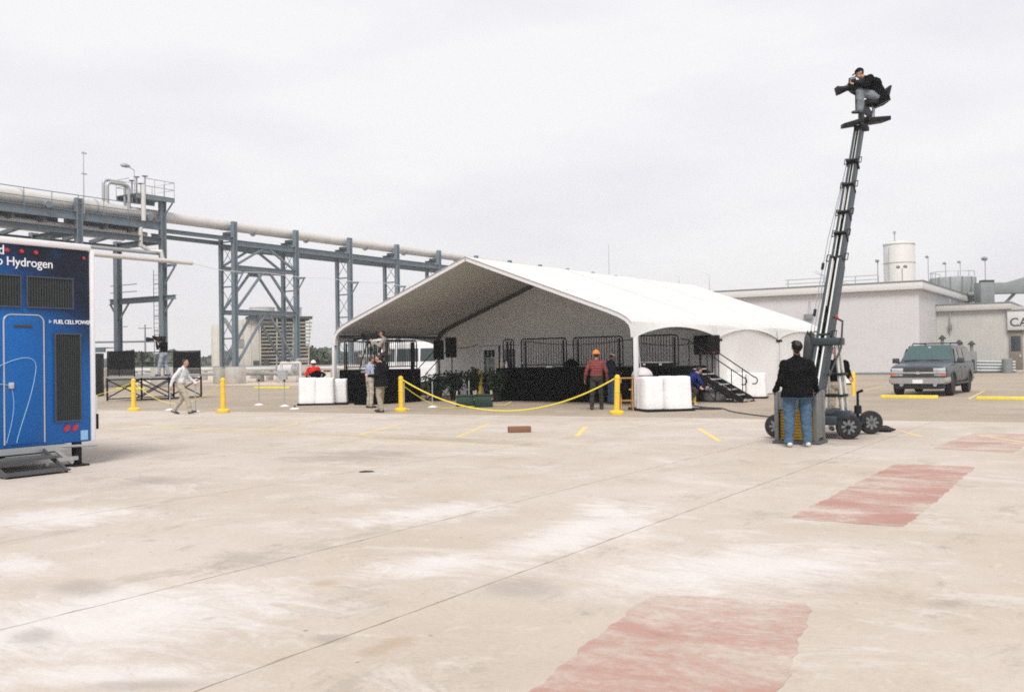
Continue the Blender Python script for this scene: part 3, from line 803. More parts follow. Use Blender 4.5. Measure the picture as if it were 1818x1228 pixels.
def lump(sx, sy, sz, seed, nu=20, nv=10):
    rnd = random.Random(seed); ph = [rnd.uniform(0, 6) for _ in range(6)]
    vs = []; fs = []
    for j in range(nv + 1):
        for i in range(nu):
            th = 2 * math.pi * i / nu; f = -math.pi / 2 + math.pi * j / nv
            k = 1 + 0.08 * math.sin(3 * th + ph[0]) + 0.06 * math.sin(5 * th + 3 * f + ph[1]) + 0.05 * math.sin(4 * f + ph[2])
            vs.append((sx * k * math.cos(f) * math.cos(th), sy * k * math.cos(f) * math.sin(th), max(0, sz * (0.45 + 0.55 * math.sin(f)) * k)))
    for j in range(nv):
        for i in range(nu):
            fs.append((j * nu + i, j * nu + (i + 1) % nu, (j + 1) * nu + (i + 1) % nu, (j + 1) * nu + i))
    return vs, fs
MB().add(*lump(0.28, 0.16, 0.26, 4)).build('bag_body', M['black_cloth'], bg_)
MB().tube(arc((0, 0, 0.22), 0.11, 0, 180, 10, (1, 0, 0), (0, 0, 1)), 0.012, 6).build('handle', M['black_plastic'], bg_)

# stair unit down to the right of the stage
st = thing('stage_stairs', 'black folding stage stairs with pale treads and two handrails', 'stairs', t2w(-0.34, 4.4, -0.016), TR)
RUN, NS, SW = 1.93, 7, 0.95
for s, y in ((0, 0.0), (1, SW)):
    MB().bar((0, y, DZ - 0.10), (RUN, y, 0.05), 0.05, 0.17).build('stringer', M['black_steel'], st)
    MB().bar((0.1, y, DZ - 0.32), (RUN - 0.32, y, 0.10), 0.03, 0.05).build('lower_chord', M['black_steel'], st)
    h = MB()
    sl = (DZ - 0.05) / RUN
    pts = [(-0.25, y, DZ + 0.93), (0.0, y, DZ + 0.90), (RUN + 0.02, y, 0.05 + 0.78)] + [(p.x, y, p.z) for p in arc((RUN + 0.02, 0, 0.71), 0.12, 60, -120, 8, (1, 0, 0), (0, 0, 1))]
    h.tube(pts, 0.02, 8)
    for t in (0.02, 0.36, 0.80):
        x = RUN * t; zb = DZ - 0.05 - sl * x
        h.tube([(x, y, zb), (x, y, DZ + 0.90 - (DZ + 0.07) * t)], 0.017, 8)
    h.build('handrail', M['black_steel'], st)
for k in range(NS):
    x = RUN * (k + 0.35) / NS; z = DZ - 0.03 - DZ * (k + 0.55) / NS
    tr_ = MB(); tr_.box(x - 0.15, x + 0.17, 0.03, SW - 0.03, z, z + 0.035)
    to = tr_.build('tread', M['tread'], st, bevel=0.004)
    MB().box(x + 0.06, x + 0.172, 0.30, 0.62, z + 0.0352, z + 0.039).build('grip_strip', M['black_plastic'], to, smooth=False)
sup = MB()
for x in (0.12, 0.95):
    zt = DZ - 0.2 - DZ / RUN * x
    for y in (0.02, SW - 0.02): sup.tube([(x, y, 0.0), (x, y, zt)], 0.022, 8)
for y in (0.02, SW - 0.02):
    for a_, b_ in (((0.12, 0.05), (0.95, 0.62)), ((0.12, 0.95), (0.95, 0.05)), ((0.95, 0.55), (1.5, 0.06)), ((0.12, 0.5), (0.55, 0.05))):
        sup.bar((a_[0], y, a_[1]), (b_[0], y, b_[1]), 0.02, 0.03)
sup.box(0.05, 1.7, 0.0, 0.05, 0.0, 0.05); sup.box(0.05, 1.7, SW - 0.05, SW, 0.0, 0.05)
sup.build('support_truss', M['black_steel'], st)
for y in (0.0, SW):
    MB().lathe([(0.03, 0), (0.035, 0.02), (0.03, 0.05)], (RUN + 0.03, y, 0.0), 10).build('rubber_foot', M['red_lens'], st)
# roll of clear plastic sheet lying in the shade under the stairs is left as part of a dust sheet
ds = thing('dust_sheet', 'crumpled grey plastic sheet bundled under the stage stairs', 'plastic sheet', t2w(0.45, 4.85, -0.016), TR)
MB().add(*lump(0.42, 0.30, 0.42, 11, 28, 14)).build('sheet', M['galv'], ds)
# silver road case standing on stage end behind the stair head
rc = thing('road_case', 'long flat black case with silver edges on the stage end', 'case', t2w(STX1 - 0.75, STY0 + 0.25, DZ - 0.016), TR)
MB().box(-0.55, 0.55, -0.22, 0.22, 0.0, 0.13).build('case_body', M['black_plastic'], rc, bevel=0.01)
MB().box(-0.57, 0.57, -0.235, 0.235, 0.13, 0.165).build('lid', M['silver'], rc, bevel=0.006)
for x in (-0.3, 0.3): MB().box(x - 0.05, x + 0.05, -0.245, -0.221, 0.05, 0.12).build('latch', M['silver'], rc)

# loudspeakers on stands
def speaker(loc, rz, label, pole_h, box_w=0.44, box_h=0.74, sx=0):
    t = thing('loudspeaker', label, 'loudspeaker', loc, rz, 'loudspeakers on stands under the tent')
    cab = [(-box_w / 2, -0.20), (box_w / 2, -0.20), (box_w / 2 - 0.07, 0.22), (-box_w / 2 + 0.07, 0.22)]
    c_ = MB().prism([(x, y, pole_h) for x, y in cab], (0, 0, box_h)).build('cabinet', M['black_plastic'], t, bevel=0.03)
    MB().box(-box_w / 2 + 0.03, box_w / 2 - 0.03, -0.218, -0.200, pole_h + 0.04, pole_h + box_h - 0.04).build('grille', M['grille'], c_, bevel=0.006)
    MB().box(-0.05, 0.05, -0.224, -0.217, pole_h + 0.055, pole_h + 0.085).build('badge', M['red_lens'], c_, smooth=False)
    MB().tube([(0, 0, 0.12), (0, 0, pole_h + 0.02)], 0.022, 10).build('pole', M['black_steel'], t)
    for k in range(3):
        a = R(90 + 120 * k)
        MB().tube([(0, 0, 0.42), (0.42 * math.cos(a), 0.42 * math.sin(a), 0.01)], 0.014, 8).build('leg', M['black_steel'], t)
    return t
# left pair stand beside the French doors, right pair behind the stairs
speaker(t2w(-11.42, 4.52, -0.016), R(30), 'black loudspeaker on a pole stand, left one of the pair beside the doors', 1.56, 0.44, 0.80)
speaker(t2w(-10.92, 4.72, -0.016), R(24), 'black loudspeaker on a pole stand, right one of the pair beside the doors', 1.64, 0.46, 0.82)
speaker(t2w(-0.46, 5.62, -0.016), R(28), 'black loudspeaker on a pole stand behind the stairs, left of that pair', 1.60, 0.46, 0.68)
speaker(t2w(-0.04, 5.72, -0.016), R(36), 'black loudspeaker on a pole stand behind the stairs, right of that pair', 1.60, 0.48, 0.68)

# ------------------------------------------------------------------ media riser and drinks table at the left end
ris = thing('media_riser', 'square platform with black skirting at the left end of the tent', 'platform', (-22.55, 26.45, -0.016), 0)
MB().box(-2.3, 0, 0, 1.9, 1.14, 1.24).build('deck', M['black_steel'], ris, bevel=0.006)
drape(lambda s: ((0, s), (1, 0)), 1.9, 1.22, 'side_skirt', ris, 5)
drape(lambda s: ((-2.3 + s, 0), (0, -1)), 2.3, 1.22, 'front_skirt', ris, 6)
MB().box(-2.2, -0.1, 0.1, 1.8, 0.0, 1.13).build('inner_frame', M['black_steel'], ris)
guardrail((-22.68, 27.42, 1.224), R(90), 1.78, 'black barred guardrail on the right side of the media riser', 'guardrails round the media riser')
guardrail((-23.72, 28.28, 1.224), 0, 1.86, 'black barred guardrail along the back of the media riser', 'guardrails round the media riser')
guardrail((-24.72, 27.42, 1.224), R(90), 1.70, 'black barred guardrail on the left side of the media riser', 'guardrails round the media riser')
rs = thing('riser_steps', 'small black steel steps with handrail behind the media riser', 'steps', (-22.1, 28.9, -0.016), R(90))
for k in range(4): MB().box(0, 0.8, 0.28 * k, 0.28 * k + 0.27, 0.26 * (4 - k) - 0.06, 0.26 * (4 - k) - 0.02).build('tread', M['black_steel'], rs)
for x in (0.0, 0.8):
    MB().tube([(x, -0.2, 1.9), (x, 0.2, 1.9), (x, 1.25, 1.0), (x, 1.25, 0.0)], 0.02, 8).build('handrail', M['black_steel'], rs)
    MB().tube([(x, 0.1, 0.9), (x, 1.2, 0.0)], 0.03, 8).build('stringer', M['black_steel'], rs)
tb = thing('skirted_table', 'small high table wrapped in black cloth before the media riser', 'table', (-23.30, 25.55, -0.016), R(8))
MB().box(0, 0.68, 0, 0.62, 1.09, 1.13).build('table_top', M['black_plastic'], tb, bevel=0.005)
per = [(0, 0), (0.68, 0), (0.68, 0.62), (0, 0.62), (0, 0)]
def around(s):
    for (a, b_), n_ in zip(zip(per[:-1], per[1:]), ((0, -1), (1, 0), (0, 1), (-1, 0))):
        L_ = math.hypot(b_[0] - a[0], b_[1] - a[1])
        if s <= L_ + 1e-6: return ((a[0] + (b_[0] - a[0]) * s / L_, a[1] + (b_[1] - a[1]) * s / L_), n_)
        s -= L_
    return (per[0], (0, -1))
drape(around, 2.6, 1.10, 'cloth_skirt', tb, 8)
ms_ = thing('mixing_desk', 'flat dark mixing desk with pale top strip on the skirted table', 'mixer', (-23.12, 25.68, 1.116), R(8))
MB().prism([(0, 0, 0), (0, 0.34, 0), (0, 0.34, 0.14), (0, 0, 0.07)], (0.46, 0, 0)).build('desk_case', M['dark_alu'], ms_, bevel=0.006)
MB().box(0.02, 0.44, -0.006, -0.001, 0.02, 0.055).build('front_strip', M['galv'], ms_, smooth=False)
# ------------------------------------------------------------------ pipe rack
RX, RB, RY0 = -55.1, 6.16, 47.7
rk = thing('pipe_rack', 'tall blue-grey steel pipe rack carrying a pale insulated pipe', 'pipe rack', (RX, RY0, 0))
def ry(n): return RB * n
NR = 0.0
LW = -5.0                                        # the wide bays at the left end
def column(x, y, h, zb=1.2, s=0.34):
    MB().ibeam((x, y, zb), (x, y, h), s, s, 0.035, up=(0, 1, 0)).build('column', M['rack'], rk, smooth=False)
    MB().box(x - 0.3, x + 0.3, y - 0.3, y + 0.3, zb, zb + 0.05).build('base_plate', M['galv'], rk, smooth=False)
def pedestal(x, y, w_=1.0, d_=1.0, h=1.2):
    MB().box(x - w_ / 2, x + w_ / 2, y - d_ / 2, y + d_ / 2, 0, h).build('pedestal', M['plinth'], rk, bevel=0.03)
NBACK = -1.45
for n in range(0, 14):
    y = ry(n)
    column(NR, y, 11.85); column(NBACK, y, 10.6, s=0.26)
    if n < 6:
        pedestal(NR, y, 0.95, 1.15); pedestal(NBACK - 0.1, y, 0.75, 0.95)
    # cross head carrying the pipe
    MB().ibeam((NBACK - 0.2, y, 10.78), (NR, y, 10.78), 0.2, 0.3, 0.03).build('cross_head', M['rack_dark'], rk, smooth=False)
    MB().box(NBACK / 2 - 0.35, NBACK / 2 + 0.35, y - 0.14, y + 0.14, 10.93, 11.12).build('pipe_shoe', M['rack_dark'], rk, smooth=False)
    if n < 8:
        lv = [1.4, 3.3, 5.2, 7.1, 8.5, 10.4]
        for a, b_ in zip(lv[:-1], lv[1:]):
            for s in (0, 1):
                x0, x1 = (NR, NBACK) if s else (NBACK, NR)
                MB().tube([(x0, y, a), (x1, y, b_)], 0.026, 6).build('cross_rod', M['rack'], rk)
            MB().bar((NR, y, b_), (NBACK, y, b_), 0.08, 0.10).build('tie', M['rack_dark'], rk, smooth=False)
    # side bracket with knee brace
    MB().bar((0.17, y, 8.05), (0.95, y, 8.05), 0.12, 0.14).build('bracket', M['rack'], rk, smooth=False)
    MB().bar((0.17, y, 7.1), (0.85, y, 7.98), 0.08, 0.08).build('bracket_knee', M['rack'], rk, smooth=False)
for n in range(-1, 14):
    y0, y1 = ry(n) + 0.18, ry(n + 1) - 0.18
    for x, z in ((NR, 10.30), (NBACK, 10.10)):
        if n == -1: z = z + 0.25
        MB().ibeam((x, y0, z), (x, y1, z), 0.24, 0.42 if n >= 0 else 0.28, 0.03).build('longitudinal_beam', M['rack'], rk, smooth=False)
# braced bay
y0, y1 = ry(0), ry(1); ym = (y0 + y1) / 2
for x, dz in ((NR, 0.0), (NBACK, 0.0)):
    for z in (8.5, 5.25):
        MB().ibeam((x, y0 + 0.18, z), (x, y1 - 0.18, z), 0.22, 0.34, 0.03).build('strut', M['rack'], rk, smooth=False)
    for zt, zb in ((10.1, 8.7), (8.35, 5.45), (5.05, 1.5)):
        for s in (0, 1):
            ye = y0 + 0.2 if s == 0 else y1 - 0.2
            MB().bar((x, ym + (-0.3 if s == 0 else 0.3), zt), (x, ye, zb), 0.15, 0.17, up=(1, 0, 0)).build('brace', M['rack'], rk, smooth=False)
        MB().box(x - 0.02, x + 0.02, ym - 0.5, ym + 0.5, zt - 0.28, zt + 0.05).build('gusset', M['rack'], rk, smooth=False)
# wide left bays
for n in (-3, -2, -1):
    y = ry(n)
    column(NR, y, 12.75 if n == -1 else 11.95, s=0.38); column(LW, y, 10.2, s=0.42)
    pedestal(NR, y, 1.25, 1.25, 1.25); pedestal(LW, y, 1.35, 1.35, 1.25)
    MB().ibeam((LW, y, 9.85), (NR, y, 9.85), 0.3, 0.4, 0.035).build('cross_beam', M['rack_dark'], rk, smooth=False)
    MB().bar((0.17, y, 8.15), (1.35, y, 8.15), 0.16, 0.16).build('bracket', M['rack'], rk, smooth=False)
    MB().bar((0.17, y, 6.9), (1.25, y, 8.05), 0.10, 0.10).build('bracket_knee', M['rack'], rk, smooth=False)
for n in (-4, -3, -2):
    y0, y1 = ry(n) + 0.2, ry(n + 1) - 0.2
    MB().ibeam((NR - 0.05, y0, 10.85), (NR - 0.05, y1, 10.85), 0.3, 0.55, 0.04).build('walkway_girder', M['rack'], rk, smooth=False)
    MB().ibeam((NR - 1.9, y0, 10.8), (NR - 1.9, y1, 10.8), 0.3, 0.5, 0.04).build('walkway_girder', M['rack_dark'], rk, smooth=False)
    MB().box(NR - 1.7, NR - 0.25, y0 - 0.15, y1 + 0.15, 11.02, 11.08).build('walkway_grating', M['rack_dark'], rk, smooth=False)
    MB().ibeam((NR, y0, 9.85), (NR, y1, 9.85), 0.28, 0.36, 0.035).build('longitudinal_beam', M['rack_dark'], rk, smooth=False)
    MB().ibeam((LW, y0, 9.75), (LW, y1, 9.75), 0.28, 0.36, 0.035).build('longitudinal_beam', M['rack_dark'], rk, smooth=False)
    for q in (0.33, 0.67):
        yy = y0 + (y1 - y0) * q
        MB().bar((LW, yy, 9.95), (NR - 0.2, yy, 10.45), 0.2, 0.25).build('floor_joist', M['rack_dark'], rk, smooth=False)
for x, z, r_, c_ in ((-0.9, 10.3, 0.16, 'pipe'), (-2.6, 10.25, 0.22, 'galv'), (-3.4, 10.2, 0.15, 'pipe')):
    MB().tube([(x, ry(-4), z), (x, ry(-1.1), z)], r_, 12).build('small_pipe', M[c_], rk)
# handrail on the walkway
for zz in (12.1, 11.6):
    MB().tube([(0.12, ry(-4), zz), (0.12, ry(-1) - 1.9, zz)], 0.028, 6).build('handrail', M['rack'], rk)
yy = ry(-4)
while yy < ry(-1) - 1.8:
    MB().tube([(0.12, yy, 11.0), (0.12, yy, 12.1)], 0.026, 6).build('handrail_post', M['rack'], rk); yy += 1.75
# the main pipe: thick at left, reduced beyond the valve, on shoes
XP = NBACK / 2
MB().tube([(XP, ry(-4.5), 11.65), (XP, ry(-1.62), 11.65), (XP, ry(-1.5), 11.62), (XP, ry(14.5), 11.45)], [0.47, 0.47, 0.39, 0.36], 20).build('main_pipe', M['pipe'], rk)
for q in (-2.55, -1.75):
    MB().tube([(XP, ry(q) - 0.04, 11.65), (XP, ry(q) + 0.04, 11.65)], 0.50, 20).build('pipe_band', M['galv'], rk)
for q in (0.4, 1.3, 2.45, 3.3, 4.6):
    MB().tube([(XP, ry(q) - 0.03, 11.45), (XP, ry(q) + 0.03, 11.45)], 0.395, 20).build('pipe_band', M['galv'], rk)
for q in (-2.35, -1.2):
    MB().tube([(0.1, ry(q), 11.25), (0.36, ry(q), 11.25)], 0.21, 14).build('pipe_end', M['rack'], rk)
# expansion loop and risers
def loop(y0, y1, z0, z1, r_, x):
    c = 0.3
    pts = [(x, y0, z0), (x, y0, z1 - c)] + [(x, p.y, p.z) for p in arc((0, y0 + c, z1 - c), c, 180, 90, 5, (0, 1, 0), (0, 0, 1))] + [(x, p.y, p.z) for p in arc((0, y1 - c, z1 - c), c, 90, 0, 5, (0, 1, 0), (0, 0, 1))] + [(x, y1, z0)]
    q = [Vector(pts[0])]
    for p in pts[1:]:
        if (Vector(p) - q[-1]).length > 1e-3: q.append(Vector(p))
    MB().tube(q, r_, 12).build('expansion_loop', M['galv'], rk)
loop(ry(-1.62), ry(-1.36), 11.7, 13.35, 0.11, XP + 0.25); loop(ry(-1.6), ry(-1.34), 11.7, 13.6, 0.10, XP - 0.35)
MB().tube([(0.35, ry(-1.28), 13.4), (0.35, ry(-1.28), 11.0)], 0.15, 12).build('riser_pipe', M['pipe'], rk)
MB().tube([(0.0, ry(-1.28), 10.6), (0.0, ry(-1.28), 9.4), (0.0, ry(-1.16), 9.1), (0.5, ry(-1.08), 9.05), (0.5, ry(-1.06), 8.4)], 0.15, 12).build('riser_pipe', M['pipe'], rk)
# valve platform on top of the column
py0, py1 = ry(-1) - 2.2, ry(-1) + 0.75
MB().box(-1.9, 0.35, py0, py1, 12.72, 12.80).build('platform_floor', M['rack_dark'], rk, smooth=False)
for x in (-1.85, 0.3):
    MB().bar((x, py0, 12.6), (x, py1, 12.6), 0.1, 0.24).build('platform_beam', M['rack'], rk, smooth=False)
MB().bar((0.1, ry(-1) + 0.2, 11.7), (0.1, py1, 12.5), 0.08, 0.08).build('platform_knee', M['rack'], rk, smooth=False)
for zz in (13.85, 13.35):
    MB().tube([(0.32, py0 + 0.6, zz), (0.32, py1, zz), (-1.88, py1, zz), (-1.88, py0, zz), (-0.5, py0, zz)], 0.026, 6).build('platform_rail', M['galv'], rk)
for x, y in [(0.32, py0 + 0.6 + k * 0.78) for k in range(4)] + [(-1.88, py0 + k * 0.7) for k in range(5)] + [(-0.8, py1)]:
    MB().tube([(x, y, 12.8), (x, y, 13.85)], 0.024, 6).build('rail_post', M['galv'], rk)
for q, hh in ((-1.9, 0.9), (-1.55, 1.2), (-1.2, 0.8), (-0.9, 1.35)):
    MB().tube([(-0.6, ry(-1) + q, 12.3), (-0.6, ry(-1) + q, 12.8 + hh)], 0.06, 8).build('valve_stem', M['galv'], rk)
    MB().lathe([(0.05, 0), (0.2, 0.01), (0.2, 0.05), (0.05, 0.06)], (-0.6, ry(-1) + q, 12.8 + hh), 14).build('handwheel', M['rack'], rk)
MB().tube([(-0.2, py0 + 0.2, 12.8), (-0.2, py0 + 0.2, 14.35), (-0.2, py0 - 0.25, 14.55)], 0.03, 6).build('lamp_post', M['galv'], rk)
MB().add(*[[(p[0] - 0.2, p[1] + py0 - 0.45, p[2] + 14.45) for p in lump(0.2, 0.34, 0.24, 3)[0]], lump(0.2, 0.34, 0.24, 3)[1]]).build('lamp_head', M['galv'], rk)
MB().tube([(0.1, ry(-1.95), 11.0), (0.1, ry(-1.95), 14.9)], [0.05, 0.025], 6).build('antenna_mast', M['galv'], rk)
for z in (13.5, 14.8): MB().bar((0.1, ry(-1.95) - 0.12, z), (0.1, ry(-1.95) + 0.22, z), 0.05, 0.08).build('antenna_fitting', M['galv'], rk, smooth=False)
# second-level beam, knees and ladder
y = ry(-1)
MB().ibeam((LW - 0.9, y, 5.95), (NR + 0.3, y, 5.95), 0.25, 0.40, 0.035).build('mid_beam', M['rack_dark'], rk, smooth=False)
MB().ibeam((NR + 0.15, y, 6.0), (NR + 1.3, y, 6.0), 0.2, 0.3, 0.03).build('mid_bracket', M['rack'], rk, smooth=False)
for a_, b_ in (((LW, 4.7), (LW - 0.85, 5.75)), ((LW, 4.5), (LW + 1.2, 5.75)), ((NR, 4.9), (NR + 1.0, 5.85))):
    MB().bar((a_[0], y, a_[1]), (b_[0], y, b_[1]), 0.10, 0.10, up=(0, 1, 0)).build('knee', M['rack'], rk, smooth=False)
MB().box(LW - 0.6, LW + 2.2, y + 0.1, y + 1.6, 6.0, 6.06).build('mid_platform', M['rack_dark'], rk, smooth=False)
for zz in (7.1, 6.6): MB().tube([(LW - 1.0, y + 0.1, zz), (LW + 2.0, y + 0.1, zz)], 0.028, 6).build('mid_rail', M['rack'], rk)
lx, ly = LW + 1.7, y + 1.7
for s in (0, 0.55): MB().tube([(lx + s, ly, 1.0), (lx + s, ly, 8.2 + 0.5 * (s > 0))], 0.03, 6).build('ladder_rail', M['galv'], rk)
ru = MB()
for k in range(22): ru.tube([(lx, ly, 1.3 + 0.31 * k), (lx + 0.55, ly, 1.3 + 0.31 * k)], 0.016, 6)
ru.build('ladder_rungs', M['galv'], rk, kind='stuff')
for z in (2.2, 3.9, 4.9, 7.2, 9.0): MB().bar((lx - 0.1, ly + 0.1, z), (lx + 0.75, ly + 0.1, z), 0.05, 0.06).build('ladder_hoop', M['rack'], rk, smooth=False)
# outer service pipes on brackets
MB().tube([(0.85, ry(-3.2), 8.42), (0.85, ry(-0.72), 8.42)], 0.155, 12).build('service_pipe', M['pipe'], rk)
MB().tube([(0.2, ry(-3.2), 8.95), (0.2, ry(-1.05), 8.95)], 0.13, 10).build('service_pipe', M['galv'], rk)
pts = [(0.85, ry(-0.72), 8.42)] + [(0.85, ry(-0.72 + k * 0.36), 8.2 - 0.11 * math.sin(math.pi * (k % 3) / 3)) for k in range(1, 38)]
MB().tube(pts, 0.022, 5).build('service_line', M['white_alu'], rk)

# ------------------------------------------------------------------ pieces of plant behind the rack
def cooling_tower():
    t = thing('cooling_tower', 'weathered louvred cooling tower with flared slatted sides behind rack', 'cooling tower', (-91.5, 83.2, 0), R(50))
    # local: x across the view, y away from camera
    D_ = 7.0
    MB().box(-3.3, 0.0, 0.2, D_, 1.1, 6.9).build('end_casing', M['tower_wall'], t, bevel=0.05)
    for k in range(4): MB().box(-3.1 + 0.95 * k, -3.02 + 0.95 * k, 0.12, 0.2, 1.2, 6.8).build('casing_batten', M['tower_wall'], t)
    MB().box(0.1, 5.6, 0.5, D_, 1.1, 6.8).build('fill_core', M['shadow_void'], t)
    nl = 12
    for k in range(nl):
        z = 1.35 + k * 0.45; xl = -0.05 - 0.0 * k; flare = 0.03 * k
        a = Vector((0.0 + 0.02 * k, -0.10 - flare, z)); b_ = Vector((5.75 + 0.055 * k, -0.10 - flare, z))
        MB().prism([a, a + Vector((0, -0.12, 0.15)), a + Vector((0, -0.08, 0.17)), a + Vector((0, 0.45, 0.02)), a + Vector((0, 0.4, 0.0))], b_ - a).build('louver', M['louver_wood'], t, smooth=False)
    for x in (0.0, 1.95, 3.9, 5.85):
        MB().bar((x, 0.0, 1.0), (x + 0.04 * x, -0.40, 6.9), 0.12, 0.12).build('louver_post', M['louver_wood'], t)
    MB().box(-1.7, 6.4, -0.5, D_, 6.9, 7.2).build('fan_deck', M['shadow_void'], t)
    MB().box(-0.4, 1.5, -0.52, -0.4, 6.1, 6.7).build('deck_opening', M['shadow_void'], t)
    for x in (0.4, 3.8):
        MB().lathe([(1.75, 0), (1.6, 0.3), (1.55, 1.05), (1.65, 1.3), (1.5, 1.3), (1.5, 0.2)], (x, 3.5, 7.2), 28).build('fan_stack', M['wall_metal'], t)
    MB().box(-3.6, 6.3, -0.1, D_, 0.0, 1.1).build('basin', M['plinth'], t, bevel=0.05)
    MB().lathe([(0.75, 0), (0.75, 5.0), (0.6, 5.35), (0.0, 5.4)], (-5.1, 0.6, 0.9), 20).build('riser_drum', M['tower_wall'], t)
    MB().box(-5.7, -4.4, 0.0, 1.2, 0.0, 0.9).build('drum_base', M['plinth'], t)
    MB().tube([(-4.6, 0.5, 6.4), (-4.2, 0.2, 6.8), (-2.9, -0.2, 4.6)], 0.3, 12).build('feed_pipe', M['duct'], t)
    MB().tube([(-3.9, -0.3, 0.6), (-2.9, -0.3, 2.3)], 0.22, 12).build('feed_pipe', M['duct'], t)
    MB().box(-2.7, -2.0, 0.05, 0.2, 3.4, 4.4).build('hatch', M['duct'], t)
    for x in (-0.9, 0.3): MB().box(x, x + 0.7, -0.9, -0.2, 1.0, 1.7).build('pump_motor', M['shadow_void'], t, bevel=0.08)
cooling_tower()
def low_platform():
    t = thing('pipe_platform', 'low steel platform with railings beyond the blue trailer', 'platform', (-70.0, 42.5, 0), R(33))
    for x in (-4.5, -2.2, 0.2, 2.4):
        MB().bar((x, 0, 0), (x, 0, 3.0), 0.22, 0.22).build('post', M['rack'], t)
    MB().bar((-5.5, 0, 2.65), (4.2, 0, 2.65), 0.3, 0.35).build('floor_beam', M['rack_dark'], t)
    MB().bar((-5.5, 0, 3.25), (8.2, 0, 3.25), 0.1, 0.14).build('rail', M['rack'], t)
    MB().box(-5.5, 4.2, 0.1, 2.2, 2.8, 2.86).build('grating', M['rack_dark'], t)
    for z in (3.9, 4.6): MB().tube([(-5.5, 0, z), (1.4, 0, z), (1.4, 2, z)], 0.04, 6).build('handrail', M['rack'], t)
    for x in (-5.4, -3.6, -1.8, 0.0, 1.4): MB().tube([(x, 0, 2.8), (x, 0, 4.6)], 0.04, 6).build('handrail_post', M['rack'], t)
    MB().tube([(-5.5, 0.6, 1.3), (2.0, 0.6, 1.3)], 0.14, 10).build('pipe', M['galv'], t)
    MB().bar((-2.2, 0, 0.8), (-0.4, 0, 2.6), 0.12, 0.12).build('brace', M['rack'], t)
low_platform()
# low sleepers and pipe runs in the sandy yard
def pipe_run(y, z, r_, x0, x1, m_, label):
    o = thing('ground_pipe', label, 'pipe', (0, 0, 0), 0, 'low pipe runs in the sandy yard')
    MB().tube([(x0, y, z), (x1, y, z)], r_, 12).build('pipe', M[m_], o)
    x = x0 + 1
    while x < x1:
        MB().box(x - 0.15, x + 0.15, y - 0.3, y + 0.3, 0, z - r_ * 0.8).build('sleeper', M['plinth'], o, bevel=0.02); x += 4.2
    return o
pipe_run(52.5, 0.62, 0.14, -84, -52.2, 'galv', 'long grey pipe near the ground below the rack, closest of three')
pipe_run(57.0, 0.95, 0.17, -92, -44, 'pipe', 'long pale pipe near the ground behind rack, middle of three')
pipe_run(62.5, 1.05, 0.15, -96, -40, 'duct', 'long dark pipe near the ground behind rack, farthest of three')
ms = thing('pump_skid', 'pale pump housing on a concrete plinth between rack columns', 'pump', (-53.2, 51.2, 0), R(10))
MB().box(-0.9, 0.9, -0.5, 0.5, 0, 0.45).build('plinth', M['plinth'], ms, bevel=0.03)
MB().tube([(-0.8, 0, 0.95), (0.4, 0, 0.95)], 0.42, 18).build('motor', M['wall_metal'], ms)
MB().tube([(0.4, 0, 0.95), (0.85, 0, 0.95)], 0.26, 14).build('pump_head', M['galv'], ms)
MB().tube([(0.7, 0, 0.95), (0.7, 0, 1.7), (0.7, 1.4, 1.7)], 0.11, 10).build('outlet', M['galv'], ms)
vb = thing('valve_assembly', 'pale pipe frame with valve standing in sandy yard by the rack', 'valve', (-48.3, 46.6, 0), R(20))
for x in (-0.7, 0.7): MB().tube([(x, 0, 0), (x, 0, 1.5)], 0.09, 10).build('post', M['pipe'], vb)
MB().tube([(-0.7, 0, 1.45), (0.7, 0, 1.45)], 0.11, 10).build('header', M['pipe'], vb)
MB().lathe([(0.05, 0), (0.28, 0.02), (0.28, 0.08), (0.05, 0.1)], (0, 0, 1.75), 16).build('handwheel', M['rack'], vb)
MB().tube([(0, 0, 1.45), (0, 0, 1.78)], 0.05, 8).build('stem', M['galv'], vb)
MB().box(-0.9, -0.3, -0.15, 0.15, 0.3, 0.95).build('junction_box', M['galv'], vb)
# utility poles
for i, (x, y, h, lb) in enumerate(((-113.0, 78.5, 7.0, 'distant thin utility pole left of the cooling tower, left of two'), (-112.0, 81.5, 6.8, 'distant thin utility pole left of the cooling tower, right of two'))):
    t = thing('utility_pole', lb, 'pole', (x, y, 0), R(33), 'distant utility poles')
    MB().tube([(0, 0, 0), (0, 0, h)], [0.16, 0.10], 8).build('post', M['duct'], t)
    MB().bar((-0.9, 0, h - 0.5), (0.9, 0, h - 0.5), 0.1, 0.12).build('cross_arm', M['duct'], t)
# far frames of plant glimpsed behind the left side of the tent
def far_frame(loc, h, w_, label):
    t = thing('process_frame', label, 'steel frame', loc, R(33), 'hazy process frames beyond the rack')
    for x in (-w_ / 2, 0, w_ / 2):
        for y in (0, 3):
            MB().bar((x, y, 0), (x, y, h), 0.2, 0.2).build('post', M['galv'], t)
    for z in (h * 0.4, h * 0.7, h):
        MB().bar((-w_ / 2 - 0.5, 0, z), (w_ / 2 + 0.5, 0, z), 0.2, 0.25).build('beam', M['galv'], t)
    MB().bar((-w_ / 2, 0, 0.3), (0, 0, h * 0.7), 0.14, 0.14).build('brace', M['galv'], t)
    MB().lathe([(0.0, 0), (0.9, 0.2), (0.95, 1.4), (0.5, 1.9), (0.0, 2.0)], (w_ * 0.2, 1.5, h * 0.4), 18).build('vessel', M['pipe'], t)
far_frame((-73.0, 86.0, 0), 5.2, 6.0, 'hazy pale process frame with vessel right of the cooling tower')
far_frame((-64.5, 92.0, 0), 6.0, 7.0, 'hazy pale process frame seen past the left tent leg')
far_frame((-128.0, 70.0, 0), 5.0, 9.0, 'hazy pale process frame far beyond the left platform')
